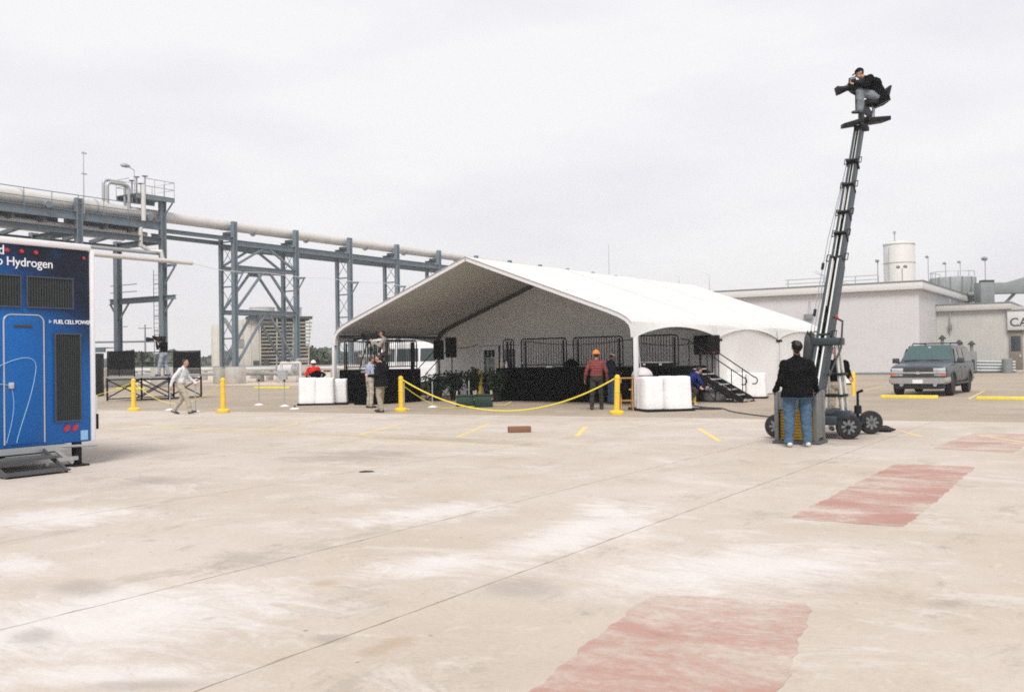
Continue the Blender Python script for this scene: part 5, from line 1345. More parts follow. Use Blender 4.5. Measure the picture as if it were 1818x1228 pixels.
def suv():
    t = thing('parked_suv', 'grey-blue full-size SUV with chrome grille bar and roof rack', 'SUV', (-6.45, 36.35, -0.016), R(-1.5))
    st = [(0.06, sec(.80, .86, .84, .46, .62, .92, 1.03, .01)), (0.12, sec(.88, .95, .90, .42, .60, .95, 1.08, .015)), (0.45, sec(.90, .98, .92, .40, .6, 1.0, 1.13, .02)),
          (1.0, sec(.90, .99, .93, .38, .6, 1.02, 1.17, .03)), (1.45, sec(.90, 1.0, .95, .36, .6, 1.04, 1.19, .03)), (1.9, sec(.90, 1.0, .96, .36, .6, 1.05, 1.18, .0)),
          (3.4, sec(.90, 1.0, .96, .36, .6, 1.05, 1.18, .0)), (5.2, sec(.90, 1.0, .95, .38, .6, 1.05, 1.18, .0)), (5.5, sec(.86, .96, .92, .44, .6, 1.03, 1.17, .0))]
    me = loft(st).mesh('body', [M['paint_grey']], ang=30)
    body = link('body', me, t)
    # wheel wells cut out
    cu = MB()
    for y in (1.02, 4.33):
        cu.lathe([(0.46, -1.3), (0.46, 1.3)], (0, y, 0.40), 28, axis='x')
    cme = cu.mesh('cut', [M['cladding']], smooth=False); co = bpy.data.objects.new('cut', cme); COL.objects.link(co)
    co.parent = t
    bo = body.modifiers.new('b', 'BOOLEAN'); bo.operation = 'DIFFERENCE'; bo.object = co; bo.solver = 'EXACT'
    dg = bpy.context.evaluated_depsgraph_get(); nm = bpy.data.meshes.new_from_object(body.evaluated_get(dg)); body.modifiers.clear(); body.data = nm
    bpy.data.objects.remove(co, do_unlink=True)
    for y in (1.02, 4.33):
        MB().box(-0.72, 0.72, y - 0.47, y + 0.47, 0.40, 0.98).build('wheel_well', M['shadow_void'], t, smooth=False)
        for s in (-1, 1):
            pts = [(s * 1.0, y + 0.47 * math.cos(R(a)), 0.40 + 0.47 * math.sin(R(a))) for a in range(0, 181, 12)]
            MB().tube(pts, 0.025, 6).build('arch_flare', M['cladding'], t)
    # greenhouse
    def gh(y, wb, wt, zt, zb=1.16):
        return (y, [(0, zb), (wb * .6, zb), (wb, zb), (wb - (wb - wt) * .5, zb + (zt - zb) * .5), (wt, zt - 0.07), (wt - 0.05, zt - 0.02), (wt * .6, zt + 0.01), (0, zt + 0.02)])
    MBg = loft([gh(1.42, .90, .90, 1.20), gh(1.75, .92, .86, 1.48), gh(2.10, .93, .80, 1.74), gh(2.35, .94, .79, 1.80), gh(3.6, .94, .79, 1.83), gh(5.0, .93, .78, 1.80), gh(5.35, .92, .77, 1.74), gh(5.46, .91, .84, 1.3)])
    g = MBg.build('cabin', M['paint_grey'], t, ang=25)
    # windscreen
    ws = MB(); 
    def wsf(u, v):
        y = 1.50 + 0.60 * v; z = 1.225 + 0.535 * v; w_ = (0.83 - 0.10 * v) * (2 * u - 1)
        return (w_, y - 0.018 + 0.05 * (2 * u - 1) ** 2 * 0.6, z + 0.066 - 0.018 * abs(2 * u - 1) ** 3)
    ws.grid(wsf, 12, 6); w1 = ws.build('windscreen', M['glass_green'], t, thick=0.004)
    for x0 in (-0.42, 0.28):
        MB().tube([(x0 + 0.32, 1.46, 1.225), (x0, 1.47, 1.262), (x0 - 0.34, 1.455, 1.235)], 0.016, 6).build('wiper', M['black_plastic'], w1)
    MB().lathe([(0.0, -0.02), (0.09, -0.018), (0.10, 0.0), (0.09, 0.018), (0, 0.02)], (0.02, 2.0, 1.665), 12, axis='y').build('mirror_inside', M['white_plastic'], w1)
    # side windows
    for s in (-1, 1):
        for (y0, y1, sl) in ((1.78, 2.55, 0.30), (2.64, 3.50, 0.0), (3.60, 5.05, 0.0)):
            q = MB(); zb, zt = 1.21, 1.70
            xo = lambda z: s * (0.945 - (z - 1.16) / 0.64 * 0.145 + 0.006)
            q.poly([(xo(zb), y0 - 0.0, zb), (xo(zb), y1, zb), (xo(zt), y1 - 0.02, zt), (xo(zt), y0 + sl + 0.02, zt)])
            q.build('side_window', M['glass_dark'], t, thick=0.004, smooth=False)
        MB().box(s * 0.972, s * 1.022, 1.52, 4.0, 0.385, 0.46).build('running_board', M['cladding'], t, bevel=0.01) if s > 0 else MB().box(-1.022, -0.972, 1.52, 4.0, 0.385, 0.46).build('running_board', M['cladding'], t, bevel=0.01)
        # door cut lines and handles
        for y in (1.62, 2.60, 3.56):
            MB().box(*sorted((s * 1.0, s * 1.003)), y - 0.006, y + 0.006, 0.5, 1.05).build('door_gap', M['black_plastic'], t, smooth=False)
        for y in (2.42, 3.38):
            MB().box(*sorted((s * 0.999, s * 1.03)), y - 0.09, y + 0.05, 0.98, 1.02).build('door_handle', M['paint_grey'], t, bevel=0.006)
        mi = MB().box(*sorted((s * 1.0, s * 1.24)), 1.66, 1.80, 1.16, 1.35).build('door_mirror', M['cladding'], t, bevel=0.035)
        MB().bar((s * 0.93, 1.76, 1.19), (s * 1.05, 1.74, 1.20), 0.06, 0.05).build('mirror_arm', M['cladding'], mi)
        MB().tube([(s * 0.66, 2.4, 1.84), (s * 0.66, 2.55, 1.90), (s * 0.66, 4.7, 1.89), (s * 0.66, 4.9, 1.83)], 0.022, 8).build('roof_rack_rail', M['black_plastic'], t)
        for y, sp_ in ((1.02, 6), (4.33, 6)): wheel(t, s * 0.86, y, 0.385, 0.26, 'rim', s, sp_)
        # front lamps
        hl = MB().box(*sorted((s * 0.50, s * 0.90)), 0.035, 0.12, 0.87, 1.005).build('headlight', M['clear_lens'], t, bevel=0.015)
        MB().box(*sorted((s * 0.52, s * 0.90)), 0.04, 0.12, 0.715, 0.80).build('lower_lamp', M['bumper'], t, bevel=0.01)
        MB().box(*sorted((s * 0.76, s * 0.905)), 0.028, 0.10, 0.72, 0.795).build('turn_signal', M['amber_lens'], t, bevel=0.01)
        MB().lathe([(0.07, -0.03), (0.07, 0.0), (0.02, 0.01)], (s * 0.56, 0.02, 0.43), 14, axis='y').build('fog_lamp', M['clear_lens'], t)
    for y in (2.9, 4.3): MB().tube([(-0.66, y, 1.90), (0.66, y, 1.90)], 0.016, 6).build('roof_rack_bar', M['black_plastic'], t)
    MB().box(-0.50, 0.50, 0.03, 0.10, 0.885, 0.985).build('grille_opening', M['shadow_void'], t)
    MB().box(-0.50, 0.50, 0.03, 0.10, 0.715, 0.80).build('grille_opening', M['shadow_void'], t)
    MB().box(-0.92, 0.92, 0.015, 0.08, 0.805, 0.868).build('grille_bar', M['chrome'], t, bevel=0.012)
    em = [(-0.13, -0.03), (-0.05, -0.03), (-0.04, -0.05), (0.06, -0.05), (0.05, -0.03), (0.13, -0.03), (0.11, 0.03), (0.05, 0.03), (0.04, 0.05), (-0.06, 0.05), (-0.05, 0.03), (-0.11, 0.03)]
    MB().prism([(x, 0.012, 0.837 + z) for x, z in em], (0, -0.012, 0)).build('emblem', M['silver'], t, smooth=False)
    bp = loft([(-0.06, [(0, .46), (.80, .46), (.90, .50), (.92, .56), (.88, .66), (0, .66)]), (0.05, [(0, .44), (.90, .44), (.99, .50), (1.01, .58), (.98, .68), (0, .68)]), (0.42, [(0, .46), (.95, .46), (1.0, .5), (1.015, .58), (1.0, .68), (0, .68)])]).build('front_bumper', M['bumper'], t, ang=30)
    MB().box(-0.94, 0.94, -0.02, 0.10, 0.665, 0.712).build('bumper_top', M['cladding'], t, bevel=0.01)
    MB().box(-0.17, 0.17, -0.075, -0.062, 0.47, 0.60).build('licence_plate', M['trim_white'], bp, smooth=False)
    MB().box(-0.82, 0.82, 0.10, 0.5, 0.27, 0.44).build('air_dam', M['cladding'], t, bevel=0.03)
    MB().box(-0.6, 0.6, 0.6, 5.3, 0.24, 0.38).build('chassis', M['shadow_void'], t)
    MB().box(-0.98, 0.98, 5.48, 5.60, 0.48, 0.66).build('rear_bumper', M['bumper'], t, bevel=0.03)
suv()

def van():
    # stands beyond the left side of the tent, nose towards -X
    t = thing('white_van', 'white van with sloping bonnet parked behind the media riser', 'van', (-31.35, 34.6, -0.016), R(-82))
    t.rotation_euler = (0, 0, R(-90 + 4))
    st = [(0.0, sec(.80, .88, .86, .45, .6, .80, .92, .02)), (0.15, sec(.86, .96, .92, .42, .6, .88, 1.00, .03)), (0.9, sec(.88, .99, .94, .40, .6, .98, 1.10, .04)), (1.3, sec(.88, 1.0, .95, .38, .6, 1.05, 1.18, .04)),
          (2.0, sec(.88, 1.0, .97, .38, .6, 1.15, 1.30, 0)), (5.6, sec(.88, 1.0, .97, .40, .6, 1.15, 1.30, 0)), (5.75, sec(.84, .97, .95, .45, .6, 1.1, 1.28, 0))]
    loft(st).build('body', M['paint_white'], t, ang=30)
    def gh(y, wb, wt, zt, zb=1.22):
        return (y, [(0, zb), (wb * .6, zb), (wb, zb), (wb - (wb - wt) * .4, zb + (zt - zb) * .5), (wt, zt - 0.1), (wt - 0.08, zt - 0.03), (wt * .6, zt), (0, zt + 0.02)])
    loft([gh(1.25, .92, .92, 1.26, 1.15), gh(1.75, .96, .90, 1.80), gh(2.2, .97, .86, 2.26), gh(2.6, .97, .86, 2.38), gh(5.5, .97, .86, 2.38), gh(5.72, .96, .88, 2.2)]).build('cabin', M['paint_white'], t, ang=25)
    MB().grid(lambda u, v: ((0.86 - 0.08 * v) * (2 * u - 1), 1.36 + 0.80 * v - 0.03, 1.33 + 0.86 * v + 0.03), 10, 5).build('windscreen', M['glass_dark'], t, thick=0.004)
    for s in (-1, 1):
        for (y0, y1, sl) in ((2.0, 2.9, 0.35), (3.0, 4.2, 0.0), (4.3, 5.5, 0.0)):
            xo = lambda z: s * (0.975 - (z - 1.22) / 1.1 * 0.09 + 0.008)
            MB().poly([(xo(1.50), y0, 1.50), (xo(1.50), y1, 1.50), (xo(2.08), y1 - 0.03, 2.08), (xo(2.08), y0 + sl, 2.08)]).build('side_window', M['glass_dark'], t, thick=0.004, smooth=False)
        for y in (0.95, 4.6): wheel(t, s * 0.86, y, 0.37, 0.24, 'rim', s)
        MB().box(*sorted((s * 0.55, s * 0.86)), -0.03, 0.05, 0.70, 0.86).build('headlight', M['clear_lens'], t, bevel=0.02)
        MB().box(*sorted((s * 1.0, s * 1.2)), 1.75, 1.88, 1.40, 1.68).build('door_mirror', M['black_plastic'], t, bevel=0.03)
        for y in (0.95, 4.6):
            MB().tube([(s * 1.0, y + 0.44 * math.cos(R(a)), 0.37 + 0.44 * math.sin(R(a))) for a in range(0, 181, 15)], 0.03, 6).build('arch_flare', M['cladding'], t)
    MB().box(-0.5, 0.5, -0.03, 0.04, 0.68, 0.85).build('grille', M['louver'], t, bevel=0.01)
    MB().box(-0.98, 0.98, -0.12, 0.08, 0.42, 0.60).build('front_bumper', M['cladding'], t, bevel=0.03)
    MB().box(-0.7, 0.7, 0.3, 5.5, 0.22, 0.44).build('chassis', M['shadow_void'], t)
van()
# ------------------------------------------------------------------ people
from mathutils import noise as mnoise
def _capsule(mb, a, b, ra, rb, n=12):
    a = Vector(a); b = Vector(b); d = b - a
    if d.length < 1e-5: d = Vector((0, 0, 1e-4)); b = a + d
    dn = d.normalized(); pts = []; rs = []
    for k in range(4):
        t = math.pi / 2 * (k / 4); pts.append(a - dn * ra * math.cos(t)); rs.append(max(ra * math.sin(t), 0.001))
    pts.append(a); rs.append(ra); pts.append(b); rs.append(rb)
    for k in range(3, -1, -1):
        t = math.pi / 2 * (k / 4); pts.append(b + dn * rb * math.cos(t)); rs.append(max(rb * math.sin(t), 0.001))
    mb.tube(pts, rs, n)
def _ellip(mb, c, r, ax=None, n=18, mrows=12):
    ax = ax or (Vector((1, 0, 0)), Vector((0, 1, 0)), Vector((0, 0, 1)))
    vs = []; fs = []
    for j in range(mrows + 1):
        f = -math.pi / 2 + math.pi * j / mrows
        for i in range(n):
            a = 2 * math.pi * i / n
            vs.append(Vector(c) + ax[0] * (r[0] * math.cos(f) * math.cos(a)) + ax[1] * (r[1] * math.cos(f) * math.sin(a)) + ax[2] * (r[2] * math.sin(f)))
    for j in range(mrows):
        for i in range(n):
            fs.append((j * n + i, j * n + (i + 1) % n, (j + 1) * n + (i + 1) % n, (j + 1) * n + i))
    mb.add(vs, fs)
def _ringloft(mb, rings, n=24):
    vs = []; fs = []
    for c, ux, uy, rx, ry_ in rings:
        for i in range(n):
            a = 2 * math.pi * i / n
            ca, sa = math.cos(a), math.sin(a)
            vs.append(c + ux * (rx * math.copysign(abs(ca) ** 0.85, ca)) + uy * (ry_ * math.copysign(abs(sa) ** 0.85, sa)))
    for j in range(len(rings) - 1):
        for i in range(n):
            fs.append((j * n + i, j * n + (i + 1) % n, (j + 1) * n + (i + 1) % n, (j + 1) * n + i))
    fs.append(tuple(range(n))[::-1]); fs.append(tuple((len(rings) - 1) * n + i for i in range(n)))
    mb.add(vs, fs)

BASE = dict(pelvis=(0, 0, .96), chest=(0, .0, 1.28), neck=(0, -.01, 1.47), head=(0, .02, 1.635),
            shL=(-.185, -.01, 1.41), shR=(.185, -.01, 1.41), elL=(-.255, -.03, 1.13), elR=(.255, -.03, 1.13), wrL=(-.27, .05, .89), wrR=(.27, .05, .89),
            hiL=(-.095, 0, .93), hiR=(.095, 0, .93), knL=(-.115, .02, .50), knR=(.115, .02, .50), anL=(-.125, -.02, .085), anR=(.125, -.02, .085),
            haL=(-.275, .10, .80), haR=(.275, .10, .80), footL=(0, 1, 0), footR=(0, 1, 0), look=(0, 1, 0), curl=0.5)

def person(label, loc, rz, top, pants, shoe='shoe_black', skin='skin', H=1.75, pose=None, girth=1.0, hat=None, hat_m=None, jacket=0.0, group=None, hair='hair', loose=1.0):
    J = dict(BASE); J.update(pose or {})
    k = H / 1.75
    P = {a: (Vector(b) if isinstance(b, tuple) else b) for a, b in J.items()}
    mb = MB(); lab = []; tors = []          # geometry, label primitives (a, b, ra, rb, label)
    def cap(a, b, ra, rb, l): _capsule(mb, a, b, ra, rb); lab.append((Vector(a), Vector(b), ra, rb, l))
    up_d = (P['neck'] - P['pelvis']).normalized()
    sx = (P['shR'] - P['shL']).normalized(); hx = (P['hiR'] - P['hiL']).normalized()
    def fr(t):
        x = (hx * (1 - t) + sx * t).normalized()
        if t < 0.55: d = (P['chest'] - P['pelvis']).normalized()
        else: d = (P['neck'] - P['chest']).normalized()
        y = d.cross(x).normalized(); return x, y
    def sp(t):
        if t < 0.6: return P['pelvis'].lerp(P['chest'], t / 0.6)
        return P['chest'].lerp(P['neck'], (t - 0.6) / 0.4)
    g = girth
    prof_ = [(-0.30, .150, .115), (-0.16, .170, .128), (0.0, .172, .130), (0.18, .160 * (0.5 + 0.5 * g), .122), (0.38, .162, .124), (0.58, .185, .130), (0.76, .195, .120), (0.88, .170, .095), (0.97, .105, .075), (1.02, .062, .060)]
    if jacket: prof_[0] = (-0.42 - jacket, .182, .142); prof_[1] = (-0.18, .184, .143)
    rings = []
    for t, rx, ry_ in prof_:
        x, y = fr(max(0, t)); c = sp(max(0, t)) if t >= 0 else P['pelvis'] + (P['pelvis'] - P['chest']).normalized() * (-t * 0.36)
        fat = g if t < 0.8 else 1 + (g - 1) * 0.35
        rings.append((c, x, y, rx * fat * (1.0 if not jacket else 1.05), ry_ * (1 + (g - 1) * 1.3 if t < 0.7 else 1) * (1.0 if not jacket else 1.06)))
        if t > 0.9: l = 'skin' if t > 1.0 else 'top'
        elif t < (0.02 if not jacket else -9): l = 'pants'
        else: l = 'top'
        w_ = max(0.01, rings[-1][3] - rings[-1][4])
        lab.append((c - x * w_, c + x * w_, rings[-1][4], rings[-1][4], l)); tors.append(len(lab) - 1)
    _ringloft(mb, rings)
    low_c = np.array(rings[0][0]); low_d = np.array((P['chest'] - P['pelvis']).normalized())
    for s in 'LR': cap(P['neck'] - up_d * .045, P['sh' + s] + Vector((0, 0, .005)), .052, .060 * (0.6 + 0.4 * g), 'top')
    # limbs
    for s in 'LR':
        ls = loose
        cap(P['sh' + s], P['el' + s], .062 * (0.6 + 0.4 * g) * ls, .050 * ls, 'top'); cap(P['el' + s], P['wr' + s], .050 * ls, .037 * ls, 'top')
        th = .094 * (0.55 + 0.45 * g)
        cap(P['hi' + s], P['kn' + s], th * (1.02 if ls > 1 else 1), .068 * (0.5 + 0.5 * g) * ls, 'pants'); cap(P['kn' + s], P['an' + s], .066 * (0.5 + 0.5 * g) * ls, .054 * (0.7 + 0.3 * g) * ls, 'pants')
        # shoe
        f = P['foot' + s].normalized(); a = P['an' + s]; hz = Vector((0, 0, -1))
        dn = (f.cross(Vector((1, 0, 0)))); dn = dn if dn.z < 0 else -dn
        dn = dn.normalized() if dn.length > 0.1 else hz
        heel = a - f * .045 + dn * .042; toe = a + f * .165 + dn * .052
        cap(heel, a + f * .06 + dn * .040, .042, .045, 'shoe'); cap(a + f * .06 + dn * .042, toe, .045, .034, 'shoe')
        cap(a - f * .01, heel + dn * 0.0, .042, .043, 'shoe')
        # hand: palm, four fingers, thumb
        w_ = P['wr' + s]; h_ = P['ha' + s]; d = (h_ - w_).normalized()
        sd = -1 if s == 'L' else 1
        fw = P.get('palm' + s, Vector((0, 1, 0)) if abs(d.y) < 0.8 else Vector((0, 0, 1)))
        fw = (fw - d * fw.dot(d)).normalized()            # thumb side
        inn = d.cross(fw) * (1 if s == 'L' else -1)       # towards the palm's inner face
        pm = w_ + d * .09
        cap(w_ - d * .01, w_ + d * .02, .030, .031, 'skin')
        for q in (-.027, -.009, .009, .027): cap(w_ + d * .02 + fw * q * .8, pm + fw * q, .018, .014, 'skin')
        c_ = J.get('curl', 0.5)
        for q, ln in ((-.030, .060), (-.010, .074), (.010, .078), (.030, .068)):
            b0 = pm + fw * q; d1 = (d * math.cos(c_ * .6) + inn * math.sin(c_ * .6)).normalized(); b1 = b0 + d1 * ln * .52
            d2 = (d * math.cos(c_ * 1.7) + inn * math.sin(c_ * 1.7)).normalized(); b2 = b1 + d2 * ln * .5
            cap(b0, b1, .0105, .0100, 'skin'); cap(b1, b2, .0100, .0085, 'skin')
        t0 = w_ + d * .035 + fw * .030; t1 = t0 + (fw * .8 + d * .5 + inn * .3).normalized() * .042; t2 = t1 + (d * .85 + inn * .45).normalized() * .032
        cap(t0, t1, .014, .012, 'skin'); cap(t1, t2, .012, .010, 'skin')
    # neck and head
    hc = P['head']; lk = P['look'].normalized(); hu = (hc - P['neck']).normalized()
    hu = (hu * 0.5 + Vector((0, 0, 1)) * 0.5).normalized()
    hu = (hu - lk * hu.dot(lk)).normalized(); hr = lk.cross(hu)
    cap(P['neck'] + (P['chest'] - P['neck']).normalized() * .02, hc - hu * .06 - lk * .01, .060, .055, 'skin')
    ax = (hr, lk, hu)
    _ellip(mb, hc + hu * .018 - lk * .005, (.076, .096, .100), ax); lab.append((hc - hu * .03 + lk * .035, hc + hu * .03 + lk * .02, .07, .075, 'skin'))
    _ellip(mb, hc - hu * .055 + lk * .022, (.056, .066, .062), ax); lab.append((hc - hu * .07 + lk * .03, hc - hu * .05 + lk * .03, .055, .055, 'skin'))
    if hair:
        _ellip(mb, hc + hu * .030 - lk * .018, (.082, .097, .098), ax)
        lab.append((hc + hu * .050 - lk * .035, hc - hu * .02 - lk * .055, .082, .065, 'hair'))
    cap(hc + lk * .088 + hu * .012, hc + lk * .106 - hu * .020, .010, .014, 'skin')                       # nose
    for s in (-1, 1):
        cap(hc + hr * s * .078 + hu * .015 - lk * .005, hc + hr * s * .080 - hu * .025, .014, .010, 'skin')   # ears
        cap(hc + hr * s * .030 + lk * .086 + hu * .036, hc + hr * s * .045 + lk * .080 + hu * .034, .010, .008, 'skin')   # brow
        lab.append((hc + hr * s * .026 + lk * .092 + hu * .018, hc + hr * s * .040 + lk * .090 + hu * .018, .007, .006, 'eye'))
    cap(hc + lk * .078 - hu * .052 - hr * .018, hc + lk * .078 - hu * .052 + hr * .018, .010, .010, 'lip')
    tmp = bpy.data.objects.new('tmp', mb.mesh('tmp', [], smooth=False)); COL.objects.link(tmp)
    md = tmp.modifiers.new('r', 'REMESH'); md.mode = 'VOXEL'; md.voxel_size = 0.0095
    sm_ = tmp.modifiers.new('s', 'SMOOTH'); sm_.factor = 0.5; sm_.iterations = 3
    dg = bpy.context.evaluated_depsgraph_get()
    me = bpy.data.meshes.new_from_object(tmp.evaluated_get(dg)); bpy.data.objects.remove(tmp, do_unlink=True)
    names = ['top', 'pants', 'skin', 'shoe', 'hair', 'eye', 'lip']
    for m_ in (M[top], M[pants], M[skin], M[shoe], M[hair] if hair else M[skin], M['eye'], M['lip']): me.materials.append(m_)
    nv, nf = len(me.vertices), len(me.polygons)
    co = np.empty(nv * 3, 'f'); me.vertices.foreach_get('co', co); co = co.reshape(-1, 3)
    ct = np.empty(nf * 3, 'f'); me.polygons.foreach_get('center', ct); ct = ct.reshape(-1, 3)
    def lbl(X):
        best = np.full(len(X), 1e9); idx = np.zeros(len(X), 'i')
        for li, (a, b, ra, rb, l) in enumerate(lab):
            a_ = np.array(a); ab = np.array(b) - a_; L2 = max(1e-9, float(ab @ ab))
            t = np.clip(((X - a_) @ ab) / L2, 0, 1); dd = np.linalg.norm(X - a_ - t[:, None] * ab, axis=1) - (ra + (rb - ra) * t)
            if li in tors: dd = dd + np.where((X - low_c) @ low_d < 0.012, 10.0, 0.0)
            mk = dd < best; best[mk] = dd[mk]; idx[mk] = names.index(l)
        return idx
    fi = lbl(ct); me.polygons.foreach_set('material_index', fi.astype('i'))
    vi = lbl(co); nr = np.empty(nv * 3, 'f'); me.vertices.foreach_get('normal', nr); nr = nr.reshape(-1, 3)
    sd_ = (sh(label) % 97) * 1.3
    dsp = np.array([(mnoise.noise((p[0] * 7 + sd_, p[1] * 7, p[2] * 9)) * 0.016 + mnoise.noise((p[0] * 17, p[1] * 17 + sd_, p[2] * 22)) * 0.010) if i < 2 else 0.0 for p, i in zip(co.tolist(), vi.tolist())], 'f')
    co2 = (co + nr * dsp[:, None]) * k
    me.vertices.foreach_set('co', co2.ravel()); me.polygons.foreach_set('use_smooth', np.ones(nf, bool)); me.update()
    t = thing('person', label, 'person', loc, rz, group)
    body = link('body', me, t)
    if hat:
        h = MB()
        def hp(x, y, z): return (hc + hr * x + lk * y + hu * z) * k
        nn = 24
        def dome(rx, ry_, rz_, z0, cy, rows=8):
            vs = []; fs = []
            for j in range(rows + 1):
                f = math.pi / 2 * j / rows
                for i in range(nn):
                    a = 2 * math.pi * i / nn; vs.append(hp(rx * math.cos(f) * math.cos(a), cy + ry_ * math.cos(f) * math.sin(a), z0 + rz_ * math.sin(f)))
            for j in range(rows):
                for i in range(nn): fs.append((j * nn + i, j * nn + (i + 1) % nn, (j + 1) * nn + (i + 1) % nn, (j + 1) * nn + i))
            h.add(vs, fs)
        if hat == 'hard':
            dome(.105, .125, .110, .045, -.01)
            vs = [hp(.103 * math.cos(a), -.01 + .123 * math.sin(a), .046) for a in [2 * math.pi * i / nn for i in range(nn)]] + [hp(.128 * math.cos(a), -.01 + (.150 if math.sin(a) < 0 else .185) * math.sin(a), .034) for a in [2 * math.pi * i / nn for i in range(nn)]]
            h.add(vs, [(i, (i + 1) % nn, nn + (i + 1) % nn, nn + i) for i in range(nn)])
            h.tube([hp(0, -.13 * math.cos(R(a)) , .05 + .115 * math.sin(R(a))) for a in range(10, 171, 16)], .011, 6)
            h.build('hard_hat', M[hat_m], t, thick=0.004, ang=50)
        else:
            dome(.090, .108, .092, .030, -.012)
            h.build('cap', M[hat_m], t, thick=0.004, ang=60)
            b_ = MB(); b_.grid(lambda u, v: hp(.078 * (2 * u - 1) * (1 - .25 * v * v), .085 + .085 * v * (1 - .35 * (2 * u - 1) ** 2), .045 - .018 * v - .02 * (2 * u - 1) ** 2), 10, 4)
            b_.build('cap_bill', M[hat_m], t, thick=0.005)
    return t
BACK = 33.0     # heading that faces straight away from the photographer's side of the yard

# man at the crane's counterweight, hands on the crate, looking up
person('heavy-set man in black pullover, jeans and dark cap with his back turned at the crane', (-4.80, 16.24, 0.004), R(BACK - 3), 'black_pullover', 'blue_jeans', 'shoe_white', H=1.80, girth=1.34,
       pose=dict(shL=(-.205, -.02, 1.35), shR=(.205, -.02, 1.35), elL=(-.275, -.04, 1.10), elR=(.275, -.04, 1.10), wrL=(-.335, .10, .92), wrR=(.335, .10, .92), haL=(-.355, .22, .90), haR=(.355, .22, .90),
                 anL=(-.15, -.02, .085), anR=(.15, -.02, .085), knL=(-.135, .02, .5), knR=(.135, .02, .5), look=(0, .82, .58), head=(0, -.03, 1.63), hiL=(-.115, 0, .93), hiR=(.115, 0, .93), curl=0.9),
       hat='cap', hat_m='hat_black', jacket=0.02, loose=1.22)
person('man in red plaid shirt, dark trousers and orange hard hat facing the stage', (-13.55, 25.5, -0.016), R(BACK + 4), 'plaid', 'dark_trousers', 'shoe_black', 'skin_tan', H=1.76, girth=1.10,
       pose=dict(elL=(-.31, -.02, 1.14), elR=(.29, -.02, 1.13), wrL=(-.34, .06, .90), wrR=(.33, .07, .89), haL=(-.345, .11, .80), haR=(.335, .13, .79), anL=(-.16, -.06, .085), anR=(.15, .06, .085), knL=(-.13, 0, .5), knR=(.13, .06, .5)),
       hat='hard', hat_m='hat_orange', loose=1.12)
person('man in navy jacket and tan cap turned sideways beside plaid-shirted man', (-14.7, 28.7, -0.016), R(BACK - 70), 'navy_jacket', 'blue_jeans', 'shoe_black', 'skin_tan', H=1.72, girth=1.08,
       pose=dict(wrL=(-.24, .22, 1.02), wrR=(.22, .24, 1.02), haL=(-.18, .31, 1.04), haR=(.16, .33, 1.04), elL=(-.26, -.02, 1.13), elR=(.26, -.02, 1.13), head=(0, .07, 1.61), look=(0, .9, -.35)),
       hat='cap', hat_m='hat_tan', jacket=0.02, loose=1.1)
person('man in charcoal jacket and khaki trousers standing by the black skirted table', (-19.2, 22.2, -0.004), R(BACK + 78), 'charcoal_jacket', 'khaki', 'shoe_black', H=1.74, girth=1.26,
       pose=dict(wrL=(-.20, .30, 1.10), wrR=(.18, .30, 1.12), haL=(-.14, .38, 1.13), haR=(.12, .38, 1.15), elL=(-.27, .02, 1.12), elR=(.27, .02, 1.12), head=(0, .05, 1.62), look=(0, .93, -.3), anL=(-.15, -.08, .085), anR=(.15, .06, .085)),
       jacket=0.16, loose=1.15)
person('man in light blue shirt and pale khakis half hidden behind the charcoal jacket', (-21.3, 24.1, -0.016), R(BACK - 60), 'light_blue_shirt', 'pale_khaki', 'shoe_black', H=1.72,
       pose=dict(wrL=(-.20, .27, 1.14), wrR=(.18, .27, 1.14), haL=(-.13, .35, 1.17), haR=(.12, .35, 1.17), elL=(-.25, .02, 1.13), elR=(.25, .02, 1.13), head=(0, .06, 1.61), look=(0, .92, -.35)), loose=1.1)
person('camera operator in tan jacket standing on the media riser', (-23.35, 27.25, 1.224), R(BACK + 85), 'tan_jacket', 'dark_trousers', 'shoe_black', H=1.74,
       pose=dict(pelvis=(0, -.10, .66), chest=(0, -.04, .97), neck=(0, .02, 1.16), head=(0, .08, 1.31), shL=(-.185, .0, 1.09), shR=(.185, .0, 1.09), hiL=(-.095, -.10, .63), hiR=(.095, -.10, .63), knL=(-.14, .24, .42), knR=(.14, .22, .42), anL=(-.14, -.02, .085), anR=(.14, -.06, .085), wrL=(-.16, .38, 1.02), wrR=(.16, .36, .98), haL=(-.12, .46, 1.08), haR=(.12, .44, 1.02), elL=(-.25, .12, .86), elR=(.25, .12, .84)), jacket=0.04, loose=1.1)
person('worker in red shirt and white hard hat behind the left ballast drums', (-26.3, 26.55, -0.016), R(BACK + 12), 'red_shirt', 'dark_trousers', 'shoe_black', H=1.62, girth=1.12,
       pose=dict(head=(0, .10, 1.60), neck=(0, .05, 1.46), wrL=(-.24, .22, 1.0), wrR=(.24, .22, 1.0), haL=(-.2, .3, .98), haR=(.2, .3, .98), elL=(-.30, 0, 1.13), elR=(.30, 0, 1.13)), hat='hard', hat_m='hat_white', loose=1.1)
person('camera operator in black jacket and jeans on the scaffold platform', (-34.75, 26.2, 1.03), R(BACK + 82), 'black_pullover', 'pale_jeans', 'shoe_black', H=1.72, girth=1.08,
       pose=dict(wrL=(-.16, .26, 1.46), wrR=(.17, .27, 1.42), haL=(-.12, .34, 1.54), haR=(.13, .35, 1.50), elL=(-.27, .14, 1.20), elR=(.28, .16, 1.18), head=(0, .03, 1.61), anL=(-.14, .16, .085), anR=(.14, -.14, .085), knL=(-.13, .14, .5), knR=(.13, -.02, .5)), jacket=0.0, loose=1.15)
